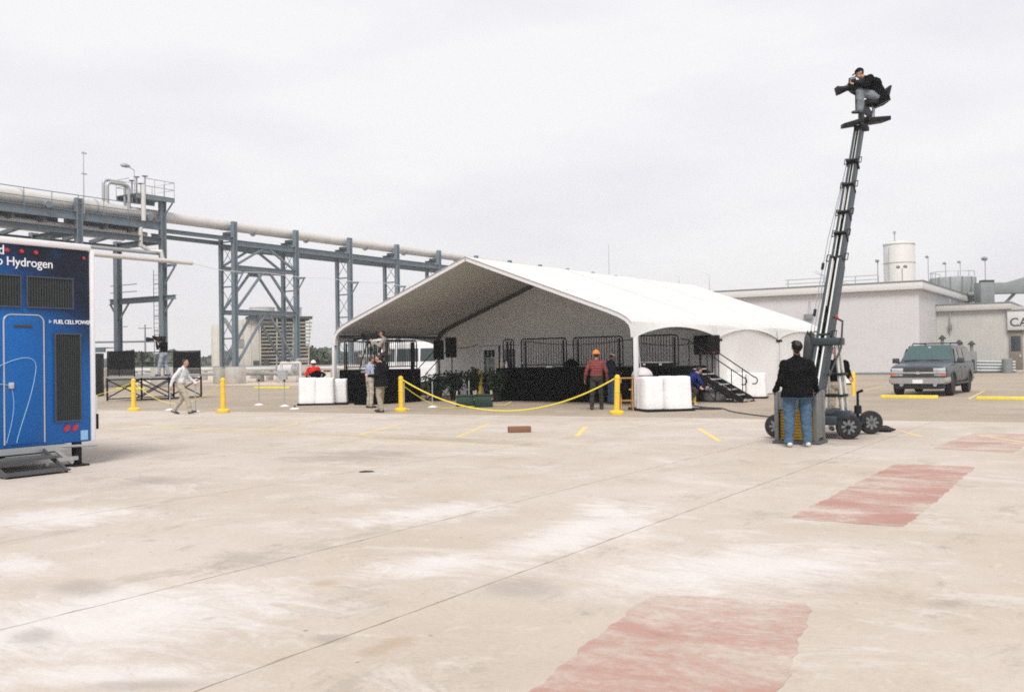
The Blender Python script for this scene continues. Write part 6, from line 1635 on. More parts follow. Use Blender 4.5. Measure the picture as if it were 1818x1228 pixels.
person('man in white shirt and khaki trousers walking past the scaffold platform', (-24.6, 19.15, 0.004), R(BACK - 84), 'white_shirt', 'pale_khaki', 'shoe_black', H=1.72, girth=1.06,
       pose=dict(pelvis=(0, .0, .93), chest=(0, .05, 1.25), neck=(0, .08, 1.44), head=(0, .14, 1.59), shL=(-.18, .10, 1.38), shR=(.18, .03, 1.38), elL=(-.25, .20, 1.12), elR=(.25, -.16, 1.14), wrL=(-.25, .40, .95), wrR=(.26, -.24, .90), haL=(-.24, .48, .90), haR=(.26, -.24, .80),
                 hiL=(-.095, 0, .90), hiR=(.095, 0, .90), knL=(-.10, .02, .49), knR=(.10, .20, .52), anL=(-.10, -.24, .12), anR=(.10, .30, .10), footL=(0, .9, -.3), footR=(0, .96, .22), look=(0, .97, -.2)), loose=1.18)
person('worker in dark shirt and khaki trousers standing behind the crane post', (-5.10, 20.0, 0.004), R(BACK + 175), 'black_pullover', 'khaki', 'shoe_black', H=1.70,
       pose=dict(wrL=(-.25, .22, 1.05), haL=(-.22, .31, 1.06)), loose=1.1)
person('crouching worker in black and royal blue beside the stage stairs', (-12.11, 29.05, -0.016), R(BACK - 75), 'royal_blue', 'dark_trousers', 'shoe_black', H=1.72, girth=1.05,
       pose=dict(pelvis=(0, -.12, .62), chest=(0, .12, .86), neck=(0, .28, 1.00), head=(0, .40, 1.10), shL=(-.18, .24, .96), shR=(.18, .24, .96), elL=(-.26, .34, .72), elR=(.26, .34, .72), wrL=(-.2, .50, .56), wrR=(.2, .50, .56), haL=(-.18, .58, .50), haR=(.18, .58, .50),
                 hiL=(-.095, -.10, .58), hiR=(.095, -.10, .58), knL=(-.15, .26, .46), knR=(.15, .22, .44), anL=(-.14, -.02, .085), anR=(.14, -.04, .085), look=(0, .75, -.65)), hair='hair', loose=1.15)
# operator perched at the crane head
person('crane operator in black jacket and grey jeans seated on top of the mast', (-5.02, 22.98, 6.96), R(BACK + 92), 'black_pullover', 'grey_jeans', 'shoe_black', H=1.78, girth=1.24,
       pose=dict(pelvis=(0, -.24, .46), chest=(0, -.10, .76), neck=(0, .06, .92), head=(0, .20, 1.03), shL=(-.19, .03, .87), shR=(.19, .03, .87), elL=(-.28, .16, .66), elR=(.28, .16, .66), wrL=(-.16, .36, .74), wrR=(.18, .36, .72), haL=(-.10, .45, .78), haR=(.12, .45, .76),
                 hiL=(-.10, -.22, .44), hiR=(.10, -.22, .44), knL=(-.14, .24, .56), knR=(.15, .10, .34), anL=(-.14, .26, .16), anR=(.14, -.12, .09), look=(0, .93, -.36), curl=0.9), hat='cap', hat_m='hat_black', jacket=0.02, loose=1.32)
# ------------------------------------------------------------------ camera crane
cr_ = thing('camera_crane', 'tall dark camera crane with leaning rail mast on wheeled base', 'camera crane', (0, 0, 0.004))
A0, A1 = Vector((-4.86, 17.45, 0.60)), Vector((-5.22, 22.85, 6.72))
ad = (A1 - A0).normalized(); asx = Vector((1, 0, 0)); asx = (asx - ad * asx.dot(ad)).normalized(); asn = asx.cross(ad).normalized()   # asn: face normal
if asn.y > 0: asn = -asn
def along(t, x=0.0, n_=0.0): return A0 + (A1 - A0) * t + asx * x + asn * n_
for (t0, t1, wd, dp, nm) in ((0.0, 0.46, 0.25, 0.32, 'lower_boom'), (0.30, 0.74, 0.22, 0.26, 'middle_boom'), (0.62, 1.0, 0.18, 0.20, 'upper_boom')):
    off = {'lower_boom': 0.0, 'middle_boom': -0.02, 'upper_boom': -0.03}[nm]
    b_ = MB()
    # open box: two side channels, back plate, lacing
    for s in (-1, 1): b_.bar(along(t0, s * (wd / 2 - 0.025), off), along(t1, s * (wd / 2 - 0.025), off), 0.05, dp, up=tuple(asn))
    b_.bar(along(t0, 0, off - dp / 2 + 0.02), along(t1, 0, off - dp / 2 + 0.02), wd - 0.1, 0.03, up=tuple(asn))
    bo_ = b_.build(nm, M['crane'], cr_, smooth=False)
    for s in (-1, 1):
        MB().tube([along(t0, s * wd * 0.22 - 0.01, off + dp / 2 - 0.03), along(t1, s * wd * 0.22 - 0.01, off + dp / 2 - 0.03)], 0.022, 8).build('guide_rail', M['rail'], bo_)
    lc = MB(); n_ = int((t1 - t0) * 26)
    for q in range(n_):
        ta = t0 + (t1 - t0) * q / n_; tb_ = t0 + (t1 - t0) * (q + 1) / n_
        lc.bar(along(ta, -wd / 2 + 0.03, off), along(tb_, wd / 2 - 0.03, off), 0.02, 0.02)
    lc.build('lacing', M['crane'], bo_, smooth=False)
for t in (0.20, 0.46, 0.55, 0.63, 0.74, 0.84):
    for s in (-1, 1):
        c_ = MB(); w_ = 0.14 if t < 0.5 else 0.11
        p = [along(t, s * w_, 0.05), along(t, s * (w_ + 0.07), 0.05), along(t + 0.022, s * (w_ + 0.07), 0.05), along(t + 0.022, s * w_, 0.05)]
        c_.tube(p + [p[0]], 0.012, 6, cap=False); c_.build('roller_bracket', M['black_steel'], cr_)
    MB().bar(along(t, -0.125, 0.02), along(t, 0.125, 0.02), 0.05, 0.28, up=tuple(asn)).build('collar', M['black_steel'], cr_, smooth=False)
for s, o1 in ((-1, 0.30), (-1, 0.24)):
    MB().tube([along(0.13, -o1, 0.0), along(0.55, -o1 + 0.03, 0.0), along(0.86, -0.14, 0)], 0.009, 5).build('stay_cable', M['galv'], cr_)
for t in (0.2, 0.28, 0.44): MB().tube([along(t, -0.28, 0), along(t + 0.02, -0.28, 0)], 0.03, 8).build('turnbuckle', M['black_steel'], cr_)
MB().add(*[[tuple(Vector(p) + along(0.15, -0.24, 0.0) - Vector((0, 0, 0.35))) for p in lump(0.13, 0.12, 0.75, 21, 18, 14)[0]], lump(0.13, 0.12, 0.75, 21, 18, 14)[1]]).build('cable_bundle', M['cable'], cr_)
MB().tube([along(0.26, 0.14, 0.1), along(0.24, 0.32, 0.14), along(0.16, 0.36, 0.12), along(0.08, 0.22, 0.1)], 0.02, 8).build('hose', M['cable'], cr_)
MB().bar(along(0.205, -0.36, 0), along(0.205, 0.1, 0), 0.04, 0.05).build('cross_tube', M['rail'], cr_)
MB().add(*[[tuple(Vector(p) + along(0.25, 0.20, 0.1)) for p in lump(0.03, 0.03, 0.09, 22)[0]], lump(0.03, 0.03, 0.09, 22)[1]]).build('warning_tag', M['red_lens'], cr_)
# centre post and yoke
for dx, dy in ((-0.12, -0.1), (0.10, -0.1), (0.10, 0.14), (-0.12, 0.14)):
    MB().tube([(-4.72 + dx * 1.6, 18.45 + dy * 1.6, 0.42), (-4.78 + dx, 18.42 + dy, 1.78)], 0.033, 10).build('post_tube', M['rail'], cr_)
for z in (0.75, 1.15): MB().box(-4.93, -4.55, 18.24, 18.68, z, z + 0.05).build('post_plate', M['black_steel'], cr_, bevel=0.005)
MB().box(-5.1, -4.6, 18.2, 18.7, 1.72, 1.86).build('yoke', M['crane'], cr_, bevel=0.02)
# cart
ch = MB(); ch.box(-5.45, -4.55, 17.75, 19.45, 0.26, 0.42); ch.box(-5.3, -4.7, 18.0, 19.2, 0.42, 0.5); ch.build('chassis', M['crane'], cr_, bevel=0.02)
for x in (-5.62, -4.38): MB().tube([(x, 17.85, 0.22), (x, 19.25, 0.22)], 0.035, 10).build('axle', M['black_steel'], cr_)
for x, y, s, st_ in ((-5.62, 17.72, 1, -84), (-4.40, 18.02, 1, -72), (-4.30, 19.3, 1, -62), (-5.62, 19.3, 1, -90)):
    wh = wheel(cr_, x, y, 0.225, 0.16, 'dull_rim', s, 8); wh.rotation_euler = (0, 0, R(st_)); wh.location.z = 0.225
MB().box(-4.62, -4.35, 17.9, 18.1, 0.36, 0.52).build('steering_knuckle', M['crane'], cr_, bevel=0.02)
MB().tube([(-4.40, 18.75, 0.3), (-4.40, 18.75, 0.82), (-4.30, 18.7, 0.86)], 0.028, 8).build('jack_handle', M['black_steel'], cr_)
MB().lathe([(0.07, 0.0), (0.07, 0.14), (0.05, 0.16)], (-4.40, 18.75, 0.42), 12).build('jack_body', M['black_steel'], cr_)
MB().add(*[[(p[0] - 4.2, p[1] + 19.9, p[2]) for p in lump(0.22, 0.10, 0.11, 31)[0]], lump(0.22, 0.10, 0.11, 31)[1]]).build('outrigger_pad', M['rubber'], cr_)
# counterweight crate
bx0, bx1, by0, by1 = -5.31, -4.63, 16.72, 17.16
for x in (bx0, bx1):
    for y in (by0, by1): MB().box(x - 0.035, x + 0.035, y - 0.035, y + 0.035, 0.051, 0.92).build('crate_post', M['crate'], cr_, bevel=0.006)
MB().box(bx0 - 0.07, bx1 + 0.07, by0 - 0.06, by1 + 0.06, 0.0, 0.05).build('crate_base', M['dark_alu'], cr_, bevel=0.006)
for x in (bx0, bx1): MB().box(x - 0.012, x + 0.012, by0 + 0.036, by1 - 0.036, 0.10, 0.90).build('crate_side', M['crate'], cr_, smooth=False)
MB().box(bx0 + 0.036, bx1 - 0.036, by1 - 0.012, by1 + 0.012, 0.10, 0.90).build('crate_back', M['crate'], cr_, smooth=False)
MB().box(bx0 + 0.036, bx1 - 0.036, by0 - 0.014, by0 + 0.010, 0.60, 0.90).build('crate_front', M['crate'], cr_, smooth=False)
for x in (bx0 - 0.02, bx1 + 0.02): MB().tube([(x, by0 - 0.06, 0.88), (x, by0 + 0.2, 0.94)], 0.022, 8).build('grab_handle', M['black_steel'], cr_)
wm = None
for q in range(3):
    x0 = bx0 + 0.045 + q * 0.200
    for k_ in range(10):
        if wm is None: wm = MB().box(0, 0.188, 0.01, 0.36, 0, 0.046).mesh('counterweight', [M['weight']], bevel=0.008)
        o = link('counterweight', wm, cr_); o.location = (x0, by0 + 0.03, 0.06 + k_ * 0.052)
for x in (bx0, bx1): MB().bar((x, by1, 0.5), along(0.02, 0.1 if x > -5 else -0.1, 0.0), 0.05, 0.09).build('crate_arm', M['crane'], cr_)
# head platform with seat and camera
hp0 = A1 + Vector((0.05, 0.05, 0.10))
cs, sn = math.cos(R(33)), math.sin(R(33))
def hv(x, y, z): return (hp0.x + cs * x - sn * y, hp0.y + sn * x + cs * y, hp0.z + z)     # x towards the right of the picture
for pts_, nm in (([(-0.47, -0.16, 0.0), (-0.06, -0.30, 0.10), (-0.06, 0.30, 0.12), (-0.40, 0.24, 0.06)], 'footplate'), ([(0.06, -0.30, 0.10), (0.62, -0.18, 0.16), (0.55, 0.24, 0.18), (0.06, 0.30, 0.12)], 'footplate')):
    MB().prism([hv(*p) for p in pts_], (0, 0, -0.10)).build(nm, M['black_plastic'], cr_, bevel=0.015)
MB().tube([hv(0, 0, -0.15), hv(0, 0, 0.34)], 0.07, 12).build('head_post', M['crane'], cr_)
MB().box(hp0.x - 0.14, hp0.x + 0.14, hp0.y - 0.16, hp0.y + 0.16, hp0.z - 0.14, hp0.z - 0.03).build('leveling_head', M['black_steel'], cr_, bevel=0.02)
MB().tube([hv(0.27, 0.02, 0.1), hv(0.30, 0.02, 0.44)], 0.035, 10).build('seat_post', M['galv'], cr_)
sx_ = MB(); sx_.prism([hv(0.12, -0.2, 0.44), hv(0.50, -0.2, 0.44), hv(0.50, 0.2, 0.44), hv(0.12, 0.2, 0.44)], (0, 0, 0.07)); sx_.build('seat', M['black_plastic'], cr_, bevel=0.02)
MB().prism([hv(0.50, -0.18, 0.46), hv(0.56, -0.18, 0.46), hv(0.66, -0.18, 0.86), hv(0.60, -0.18, 0.86)], tuple(Vector(hv(0, 0.36, 0)) - Vector(hv(0, 0, 0)))).build('seat_back', M['black_plastic'], cr_, bevel=0.02)
def video_camera(loc, rz, label, tilt=0.0, s=1.0):
    t = thing('video_camera', label, 'camera', loc, rz, 'video cameras'); t.rotation_euler = (tilt, 0, rz)
    MB().box(-0.06 * s, 0.06 * s, -0.20 * s, 0.12 * s, -0.09 * s, 0.10 * s).build('camera_body', M['black_plastic'], t, bevel=0.015)
    MB().lathe([(0.05 * s, 0.12 * s), (0.055 * s, 0.2 * s), (0.07 * s, 0.28 * s), (0.085 * s, 0.34 * s), (0.06 * s, 0.33 * s)], n=16, axis='y').build('lens', M['black_plastic'], t)
    MB().box(-0.09 * s, 0.09 * s, 0.34 * s, 0.38 * s, -0.075 * s, 0.075 * s).build('lens_hood', M['black_steel'], t, bevel=0.01)
    MB().box(-0.055 * s, 0.055 * s, -0.34 * s, -0.205 * s, -0.08 * s, 0.11 * s).build('battery', M['black_plastic'], t, bevel=0.012)
    MB().tube([(0, -0.12 * s, 0.10 * s), (0, -0.10 * s, 0.17 * s), (0, 0.08 * s, 0.17 * s), (0, 0.10 * s, 0.10 * s)], 0.014 * s, 8).build('handle', M['black_plastic'], t)
    MB().box(-0.12 * s, -0.065 * s, 0.0, 0.12 * s, 0.06 * s, 0.13 * s).build('viewfinder', M['black_plastic'], t, bevel=0.01)
    return t
video_camera(hv(-0.12, 0.0, 0.90), R(123), 'black film camera at the crane operator\'s face on the mast top', R(-14), 1.2)
MB().tube([hv(-0.10, 0, 0.30), hv(-0.10, 0, 0.76)], 0.035, 10).build('camera_mount', M['black_steel'], cr_)

# ------------------------------------------------------------------ scaffold platform at left
pf = thing('camera_scaffold', 'folding steel camera platform with black side panels at left', 'platform', (-35.1, 25.0, -0.016), 0)
PX, PY, PZ = 2.0, 3.5, 1.04
MB().box(-PX, 0, 0, PY, PZ - 0.06, PZ).build('deck', M['galv'], pf, bevel=0.006)
for y in (0.05, PY * 0.5, PY - 0.05):
    for x in (-PX + 0.05, -0.05): MB().box(x - 0.03, x + 0.03, y - 0.03, y + 0.03, 0, PZ - 0.06).build('leg', M['black_steel'], pf)
for x in (-PX + 0.05, -0.05):
    for (a_, b_) in (((0.05, 0.12), (PY * .5, 0.9)), ((0.05, 0.9), (PY * .5, 0.12)), ((PY * .5, 0.12), (PY - 0.05, 0.9)), ((PY * .5, 0.9), (PY - 0.05, 0.12)), ((0.05, 0.08), (PY - .05, 0.08)), ((0.05, 0.9), (PY - .05, 0.9))):
        MB().bar((x, a_[0], a_[1]), (x, b_[0], b_[1]), 0.03, 0.045).build('brace', M['black_steel'], pf)
def mesh_panel(loc, rz, Wd, label, dark=True):
    t = thing('screened_railing', label, 'railing', loc, rz, 'side panels on the camera scaffold')
    f = MB(); H = 1.08
    f.tube([(-Wd / 2, 0, 0), (-Wd / 2, 0, H), (Wd / 2, 0, H), (Wd / 2, 0, 0)], 0.028, 8); f.tube([(-Wd / 2, 0, 0.08), (Wd / 2, 0, 0.08)], 0.02, 8)
    f.build('frame', M['black_steel'], t)
    b_ = MB(); n_ = int(Wd / 0.05)
    for q in range(1, n_): b_.bar((-Wd / 2 + Wd * q / n_, 0, 0.08), (-Wd / 2 + Wd * q / n_, 0, H), 0.026, 0.012, up=(0, 1, 0))
    b_.build('bars', M['black_steel'], t, smooth=False, kind='stuff')
    if dark: MB().box(-Wd / 2 + 0.03, Wd / 2 - 0.03, 0.03, 0.036, 0.32, H - 0.04).build('screen_cloth', M['black_cloth'], t, smooth=False)
mesh_panel((-36.1, 25.06, 1.024), 0, 1.85, 'dark screened panel on the left end of camera scaffold')
mesh_panel((-36.1, 28.44, 1.024), 0, 1.85, 'dark screened panel on the right end of camera scaffold')
t = thing('scaffold_rail', 'thin open rail along the back of the camera scaffold', 'railing', (-37.0, 25.0, 1.024), 0)
for z in (1.05, 0.55): MB().tube([(0, 0.15, z), (0, 3.35, z)], 0.02, 8).build('rail', M['black_steel'], t)
for y in (0.6, 1.75, 2.9): MB().tube([(0, y, 0), (0, y, 1.05)], 0.02, 8).build('post', M['black_steel'], t)
video_camera((-34.98, 26.02, 2.60), R(BACK + 82), 'black shoulder video camera held on the scaffold platform', 0, 1.15)
# camera on tripod on the media riser
video_camera((-23.95, 26.92, 2.42), R(BACK + 85), 'black video camera on a tripod on the media riser', R(-4), 1.25)
tp = thing('tripod', 'black camera tripod standing on the media riser', 'tripod', (-23.9, 26.98, 1.224))
for q in range(3):
    a = R(20 + 120 * q); MB().tube([(0.06 * math.cos(a), 0.06 * math.sin(a), 1.0), (0.42 * math.cos(a), 0.42 * math.sin(a), 0.0)], 0.022, 8).build('leg', M['black_steel'], tp)
MB().lathe([(0.09, 0.96), (0.10, 1.04), (0.05, 1.08)], n=14).build('head', M['black_steel'], tp)

# ------------------------------------------------------------------ barrier posts and ropes
def rope_post(loc, label, tilt=0.0):
    t = thing('barrier_post', label, 'barrier post', loc, random.uniform(0, 3), 'yellow barrier posts'); t.rotation_euler = (0, tilt, t.rotation_euler[2])
    MB().lathe([(0.20, 0), (0.205, 0.02), (0.20, 0.075), (0.17, 0.10), (0.09, 0.115)], n=26).build('base', M['yellow'], t)
    MB().lathe([(0.078, 0.10), (0.076, 0.55), (0.072, 1.02), (0.066, 1.06), (0.03, 1.085), (0.0, 1.09)], n=22).build('post', M['yellow'], t)
    for z in (0.98, 0.60): MB().lathe([(0.077, z), (0.081, z + 0.006), (0.081, z + 0.03), (0.077, z + 0.036)], n=22).build('collar', M['yellow'], t)
    return t
S1, S2, S3, S4 = Vector((-28.05, 19.94, -.004)), Vector((-24.0, 20.26, .003)), Vector((-18.94, 22.85, -.016)), Vector((-11.96, 23.65, -.016))
rope_post(S1, 'yellow plastic barrier post in front of the camera scaffold')
rope_post(S2, 'yellow plastic barrier post right of the walking man')
rope_post(S3, 'yellow plastic barrier post beside the man in charcoal jacket')
rope_post(S4, 'yellow plastic barrier post beside the right-hand ballast drums', R(2))
def rope(a, b_, sag, r_, label, n=40):
    a = Vector(a); b_ = Vector(b_); pts = []
    for k_ in range(n + 1):
        t = k_ / n; p = a.lerp(b_, t); p.z -= sag * 4 * t * (1 - t); p.z = max(p.z, 0.012); pts.append(p)
    o = MB().tube(pts, r_, 8).build('barrier_rope', M['rope']); tag(o, label, 'rope', 'yellow barrier ropes')
up = Vector((0, 0, 1))
rope(S3 + up * 1.0, S4 + up * 1.0, 0.95, 0.021, 'thick yellow rope sagging between two posts before the stage')
rope(S1 + up * 0.98, S2 + up * 0.98, 0.72, 0.010, 'thin yellow rope before the camera scaffold')
rope(S3 + up * 0.85, Vector((-17.6, 27.0, 0.1)), 0.62, 0.011, 'thin yellow rope drooping from post towards the green bins')
rope(Vector((-38.5, 22.4, 0.55)), S1 + up * 0.98, 0.45, 0.010, 'thin yellow rope running left behind the trailer')
# slim tape posts
def slim_post(loc, label, h=0.95):
    t = thing('slim_post', label, 'post', loc, 0, 'slim grey posts on white discs')
    MB().lathe([(0.17, 0), (0.17, 0.015), (0.05, 0.05), (0.02, 0.06)], n=22).build('base_disc', M['white_plastic'], t)
    MB().tube([(0, 0, 0.05), (0, 0, h - 0.08)], 0.019, 10).build('rod', M['galv'], t)
    MB().lathe([(0.03, 0), (0.034, 0.01), (0.034, 0.075), (0.02, 0.085)], (0, 0, h - 0.085), 14).build('head', M['black_plastic'], t)
for x, y, lb in ((-27.37, 20.86, 'slim grey post on white disc left of the walking man'), (-25.23, 20.19, 'slim grey post on white disc just right of the walking man'), (-26.99, 24.44, 'slim grey post with black head between yellow post and ballast'),
                 (-25.2, 24.0, 'slim grey post with black head at the ballast drum corner'), (-19.44, 25.07, 'slim grey post on white disc beside the plants'), (-19.48, 23.66, 'slim grey post just behind the yellow post by charcoal jacket'), (-18.55, 25.9, 'slim grey post rising behind the green bins'), (-23.45, 22.78, 'slim grey post on white disc in front of the left ballast')):
    slim_post((x, y, -0.016 if y > edge_y(x) else 0.002), lb, 0.12 if lb.endswith('front of the left ballast') else 0.95)
tp_ = []
for k_ in range(21):
    q = k_ / 20; p = Vector((-19.44, 25.07, 0.86)).lerp(Vector((-21.2, 29.2, 0.98)), q); p.z -= 0.05 * 4 * q * (1 - q); tp_.append(p)
mb = MB()
for a_, b_ in zip(tp_[:-1], tp_[1:]): mb.bar(a_, b_, 0.004, 0.05)
tag(mb.build('barrier_tape', M['black_cloth'], smooth=False), 'black retractable tape stretched above the potted plants', 'tape')

# ------------------------------------------------------------------ ballast drums under white covers
def cover_mesh(w_, d_, h, seed, lobes=7):
    rnd = random.Random(seed); ph = [rnd.uniform(0, 6.28) for _ in range(5)]
    mb = MB(); n = 48; prof_ = [(0.0, 1.03), (0.05, 1.045), (0.25, 1.02), (0.5, 1.0), (0.75, 0.99), (0.94, 0.985), (0.98, 0.97), (0.998, 0.93), (1.0, 0.6), (1.0, 0.2)]
    vs = []; fs = []
    for zt, rr in prof_:
        for i in range(n):
            a = 2 * math.pi * i / n; ca, sa = math.cos(a), math.sin(a); e = 5.5
            q = (abs(ca) ** e + abs(sa) ** e) ** (-1 / e)
            wv = 1 + (0.020 * math.sin(lobes * a + ph[0]) + 0.012 * math.sin(13 * a + ph[1] + 2 * zt)) * (1.2 - 0.6 * zt) + 0.010 * math.sin(9 * zt + 3 * a + ph[2])
            vs.append((w_ / 2 * q * ca * rr * wv, d_ / 2 * q * sa * rr * wv, 0.05 + zt * h * (1 + 0.012 * math.sin(3 * a + ph[3]))))
    for j in range(len(prof_) - 1):
        for i in range(n): fs.append((j * n + i, j * n + (i + 1) % n, (j + 1) * n + (i + 1) % n, (j + 1) * n + i))
    fs.append(tuple((len(prof_) - 1) * n + i for i in range(n)))
    return mb.add(vs, fs)
def ballast(loc, rz, label, units, h=0.93, base=True):
    t = thing('ballast_drums', label, 'ballast', loc, rz, 'white covered ballast drums at tent legs')
    xs = [u[0] - u[2] / 2 for u in units] + [u[0] + u[2] / 2 for u in units]; ys = [u[1] - u[3] / 2 for u in units] + [u[1] + u[3] / 2 for u in units]
    MB().box(min(xs) - 0.03, max(xs) + 0.05, min(ys) - 0.05, max(ys) + 0.05, 0, 0.075).build('base_plate', M['black_plastic'], t, bevel=0.01)
    for i, u in enumerate(units):
        o = cover_mesh(u[2], u[3], h * (u[4] if len(u) > 4 else 1), sh(label) % 1000 + i).build('cover', M['ballast'], t, ang=60)
        o.location = (u[0], u[1], 0)
    return t
# local x runs to the right of the picture when rz = 33 deg
ballast((-11.75, 24.95, -0.016), R(33 + 14), 'white covered ballast drums at the front right tent leg', [(0.30, 0.25, 0.62, 0.75, 1.0), (0.98, 0.10, 0.80, 0.80, 1.01), (0.75, 0.82, 0.8, 0.6, 0.98)])
ballast((-25.15, 24.55, -0.016), R(33 + 6), 'white covered ballast drums before the red-shirted worker', [(0.36, 0.25, 0.62, 0.7, 1.0), (0.98, 0.20, 0.66, 0.7, 0.99), (1.52, 0.62, 0.45, 0.6, 0.93)])
ballast((-12.30, 33.35, -0.016), R(12), 'white covered ballast drums behind the stage stairs', [(0.20, 0.25, 0.72, 0.6, 0.97), (0.92, 0.25, 0.68, 0.6, 0.96)], 0.9)
ballast((-11.55, 39.4, -0.016), R(10), 'white covered ballast drums half hidden by man at crane', [(0.25, 0.25, 0.75, 0.6, 1.0), (0.98, 0.25, 0.68, 0.6, 0.98)], 0.9)
ballast((-12.55, 48.7, -0.016), R(20), 'white covered ballast drum far off by the yellow bollards', [(0.45, 0.3, 0.62, 0.7, 1.08)], 0.95)

# grey dome on the ballast behind the front leg
dm = thing('dome_heater', 'pale grey rounded dome behind the front right tent leg', 'heater', (-12.58, 26.62, -0.016), R(20))
MB().lathe([(0.33, 1.06), (0.33, 1.15), (0.29, 1.26), (0.21, 1.34), (0.11, 1.39), (0.0, 1.41)], (0, 0, -0.16), 30).build('dome', M['grey_dome'], dm)
MB().lathe([(0.30, 0), (0.30, 0.35), (0.06, 0.42), (0.05, 1.0), (0.36, 1.005)], n=24).build('stand', M['dark_alu'], dm)
# wooden stepladder
sl = thing('wooden_trestle', 'orange wooden trestle with black bag hung beside the ballast', 'trestle', (-12.62, 25.2, -0.016), R(33))
for x in (0.0, 0.34):
    for y, yt in ((-0.22, -0.03), (0.22, 0.03)): MB().bar((x, y, 0), (x + 0.02, yt, 0.94), 0.05, 0.03, up=(1, 0, 0)).build('leg', M['wood'], sl)
MB().box(-0.05, 0.42, -0.07, 0.07, 0.93, 0.97).build('top_board', M['wood'], sl, bevel=0.004)
for z in (0.3, 0.62): MB().bar((-0.01, -0.15 + z * 0.12, z), (0.37, -0.15 + z * 0.12, z), 0.03, 0.05).build('rung', M['wood'], sl)
MB().add(*[[(p[0] + 0.05, p[1] - 0.22, p[2] + 0.52) for p in lump(0.17, 0.1, 0.3, 41)[0]], lump(0.17, 0.1, 0.3, 41)[1]]).build('hung_bag', M['black_cloth'], sl)
# bag on the left ballast drums
bg2 = thing('shoulder_bag', 'black shoulder bag with pale strap on the left ballast drums', 'bag', (-24.95, 25.35, 0.955), R(40))
MB().add(*lump(0.30, 0.15, 0.24, 51)).build('bag_body', M['black_cloth'], bg2)
MB().tube([(-0.25, -0.05, 0.10)] + [(-0.22 + 0.40 * q, -0.17 - 0.02 * math.sin(3 * q), 0.05 - 0.26 * math.sin(math.pi * q)) for q in [k_ / 12 for k_ in range(13)]] + [(0.2, -0.08, 0.14)], 0.013, 6).build('strap', M['galv'], bg2)

# ------------------------------------------------------------------ plants, bins, posts
def potted(loc, label, sx, sz, seed, n=1100):
    t = thing('potted_plant', label, 'plant', loc, 0, 'potted shrubs beside the stage'); rnd = random.Random(seed)
    MB().lathe([(0.16, 0), (0.21, 0.30), (0.225, 0.31), (0.225, 0.35), (0.19, 0.35), (0.18, 0.30)], n=22).build('pot', M['black_plastic'], t)
    st_ = MB(); lf = MB()
    for q in range(9):
        a = rnd.uniform(0, 6.28); rr = rnd.uniform(0.1, sx * 0.7); tp1 = Vector((rr * math.cos(a), rr * math.sin(a), 0.3 + rnd.uniform(0.45, 0.9) * (sz - 0.3)))
        pts = [Vector((0, 0, 0.28)), Vector((tp1.x * 0.35, tp1.y * 0.35, 0.28 + (tp1.z - 0.28) * 0.6)), tp1]; st_.tube(pts, [0.016, 0.011, 0.005], 6)
        for j in range(n // 9):
            u = rnd.uniform(0.25, 1.05); p = pts[0].lerp(pts[1], min(1, u * 2)) if u < 0.5 else pts[1].lerp(pts[2], (u - 0.5) * 2)
            p = p + Vector((rnd.gauss(0, 0.09), rnd.gauss(0, 0.09), rnd.gauss(0, 0.07)))
            d = Vector((rnd.gauss(0, 1), rnd.gauss(0, 1), rnd.gauss(-0.1, 0.7))).normalized(); s_ = d.orthogonal().normalized(); L_ = rnd.uniform(0.08, 0.16)
            lf.add([p, p + d * L_ * .45 + s_ * L_ * .28, p + d * L_ - Vector((0, 0, L_ * .2)), p + d * L_ * .45 - s_ * L_ * .28], [(0, 1, 2), (0, 2, 3)])
    st_.build('stems', M['wood'], t); lf.build('foliage', M['leaf'], t, smooth=False, recalc=False, kind='stuff')
for i, (x, y, lb) in enumerate(((-22.2, 28.9, 'dark leafy potted shrub nearest the media riser'), (-21.75, 29.45, 'dark leafy potted shrub second from the media riser'), (-21.3, 29.95, 'dark leafy potted shrub third from the media riser'), (-20.95, 30.6, 'dark leafy potted shrub left of the yellow bollard'), (-19.55, 29.05, 'dark leafy potted shrub at the left stage corner before the door'))):
    potted((x, y, -0.016), lb, 0.52, 1.12 + 0.08 * (i % 3), 60 + i)
def bollard(loc, h, r_, label):
    t = thing('bollard', label, 'bollard', loc, 0, 'yellow steel bollards')
    MB().tube([(0, 0, 0), (0, 0, h - r_ * 0.5), (0, 0, h - r_ * 0.15), (0, 0, h)], [r_, r_, r_ * 0.8, r_ * 0.2], 20).build('pipe', M['yellow'], t)
    MB().lathe([(r_ + 0.05, 0), (r_ + 0.045, 0.03), (r_, 0.035)], n=20).build('footing', M['plinth'], t)
bollard((-21.0, 30.05, -0.016), 1.15, 0.085, 'yellow steel bollard among the potted shrubs by the door')
bollard((-8.66, 36.32, -0.016), 0.88, 0.075, 'yellow steel bollard right of the crane, nearer the SUV')
bollard((-9.26, 37.22, -0.016), 0.90, 0.07, 'yellow steel bollard close to the crane post')
bollard((-12.02, 29.25, -0.016), 0.55, 0.09, 'short yellow bollard beside the crouching worker')
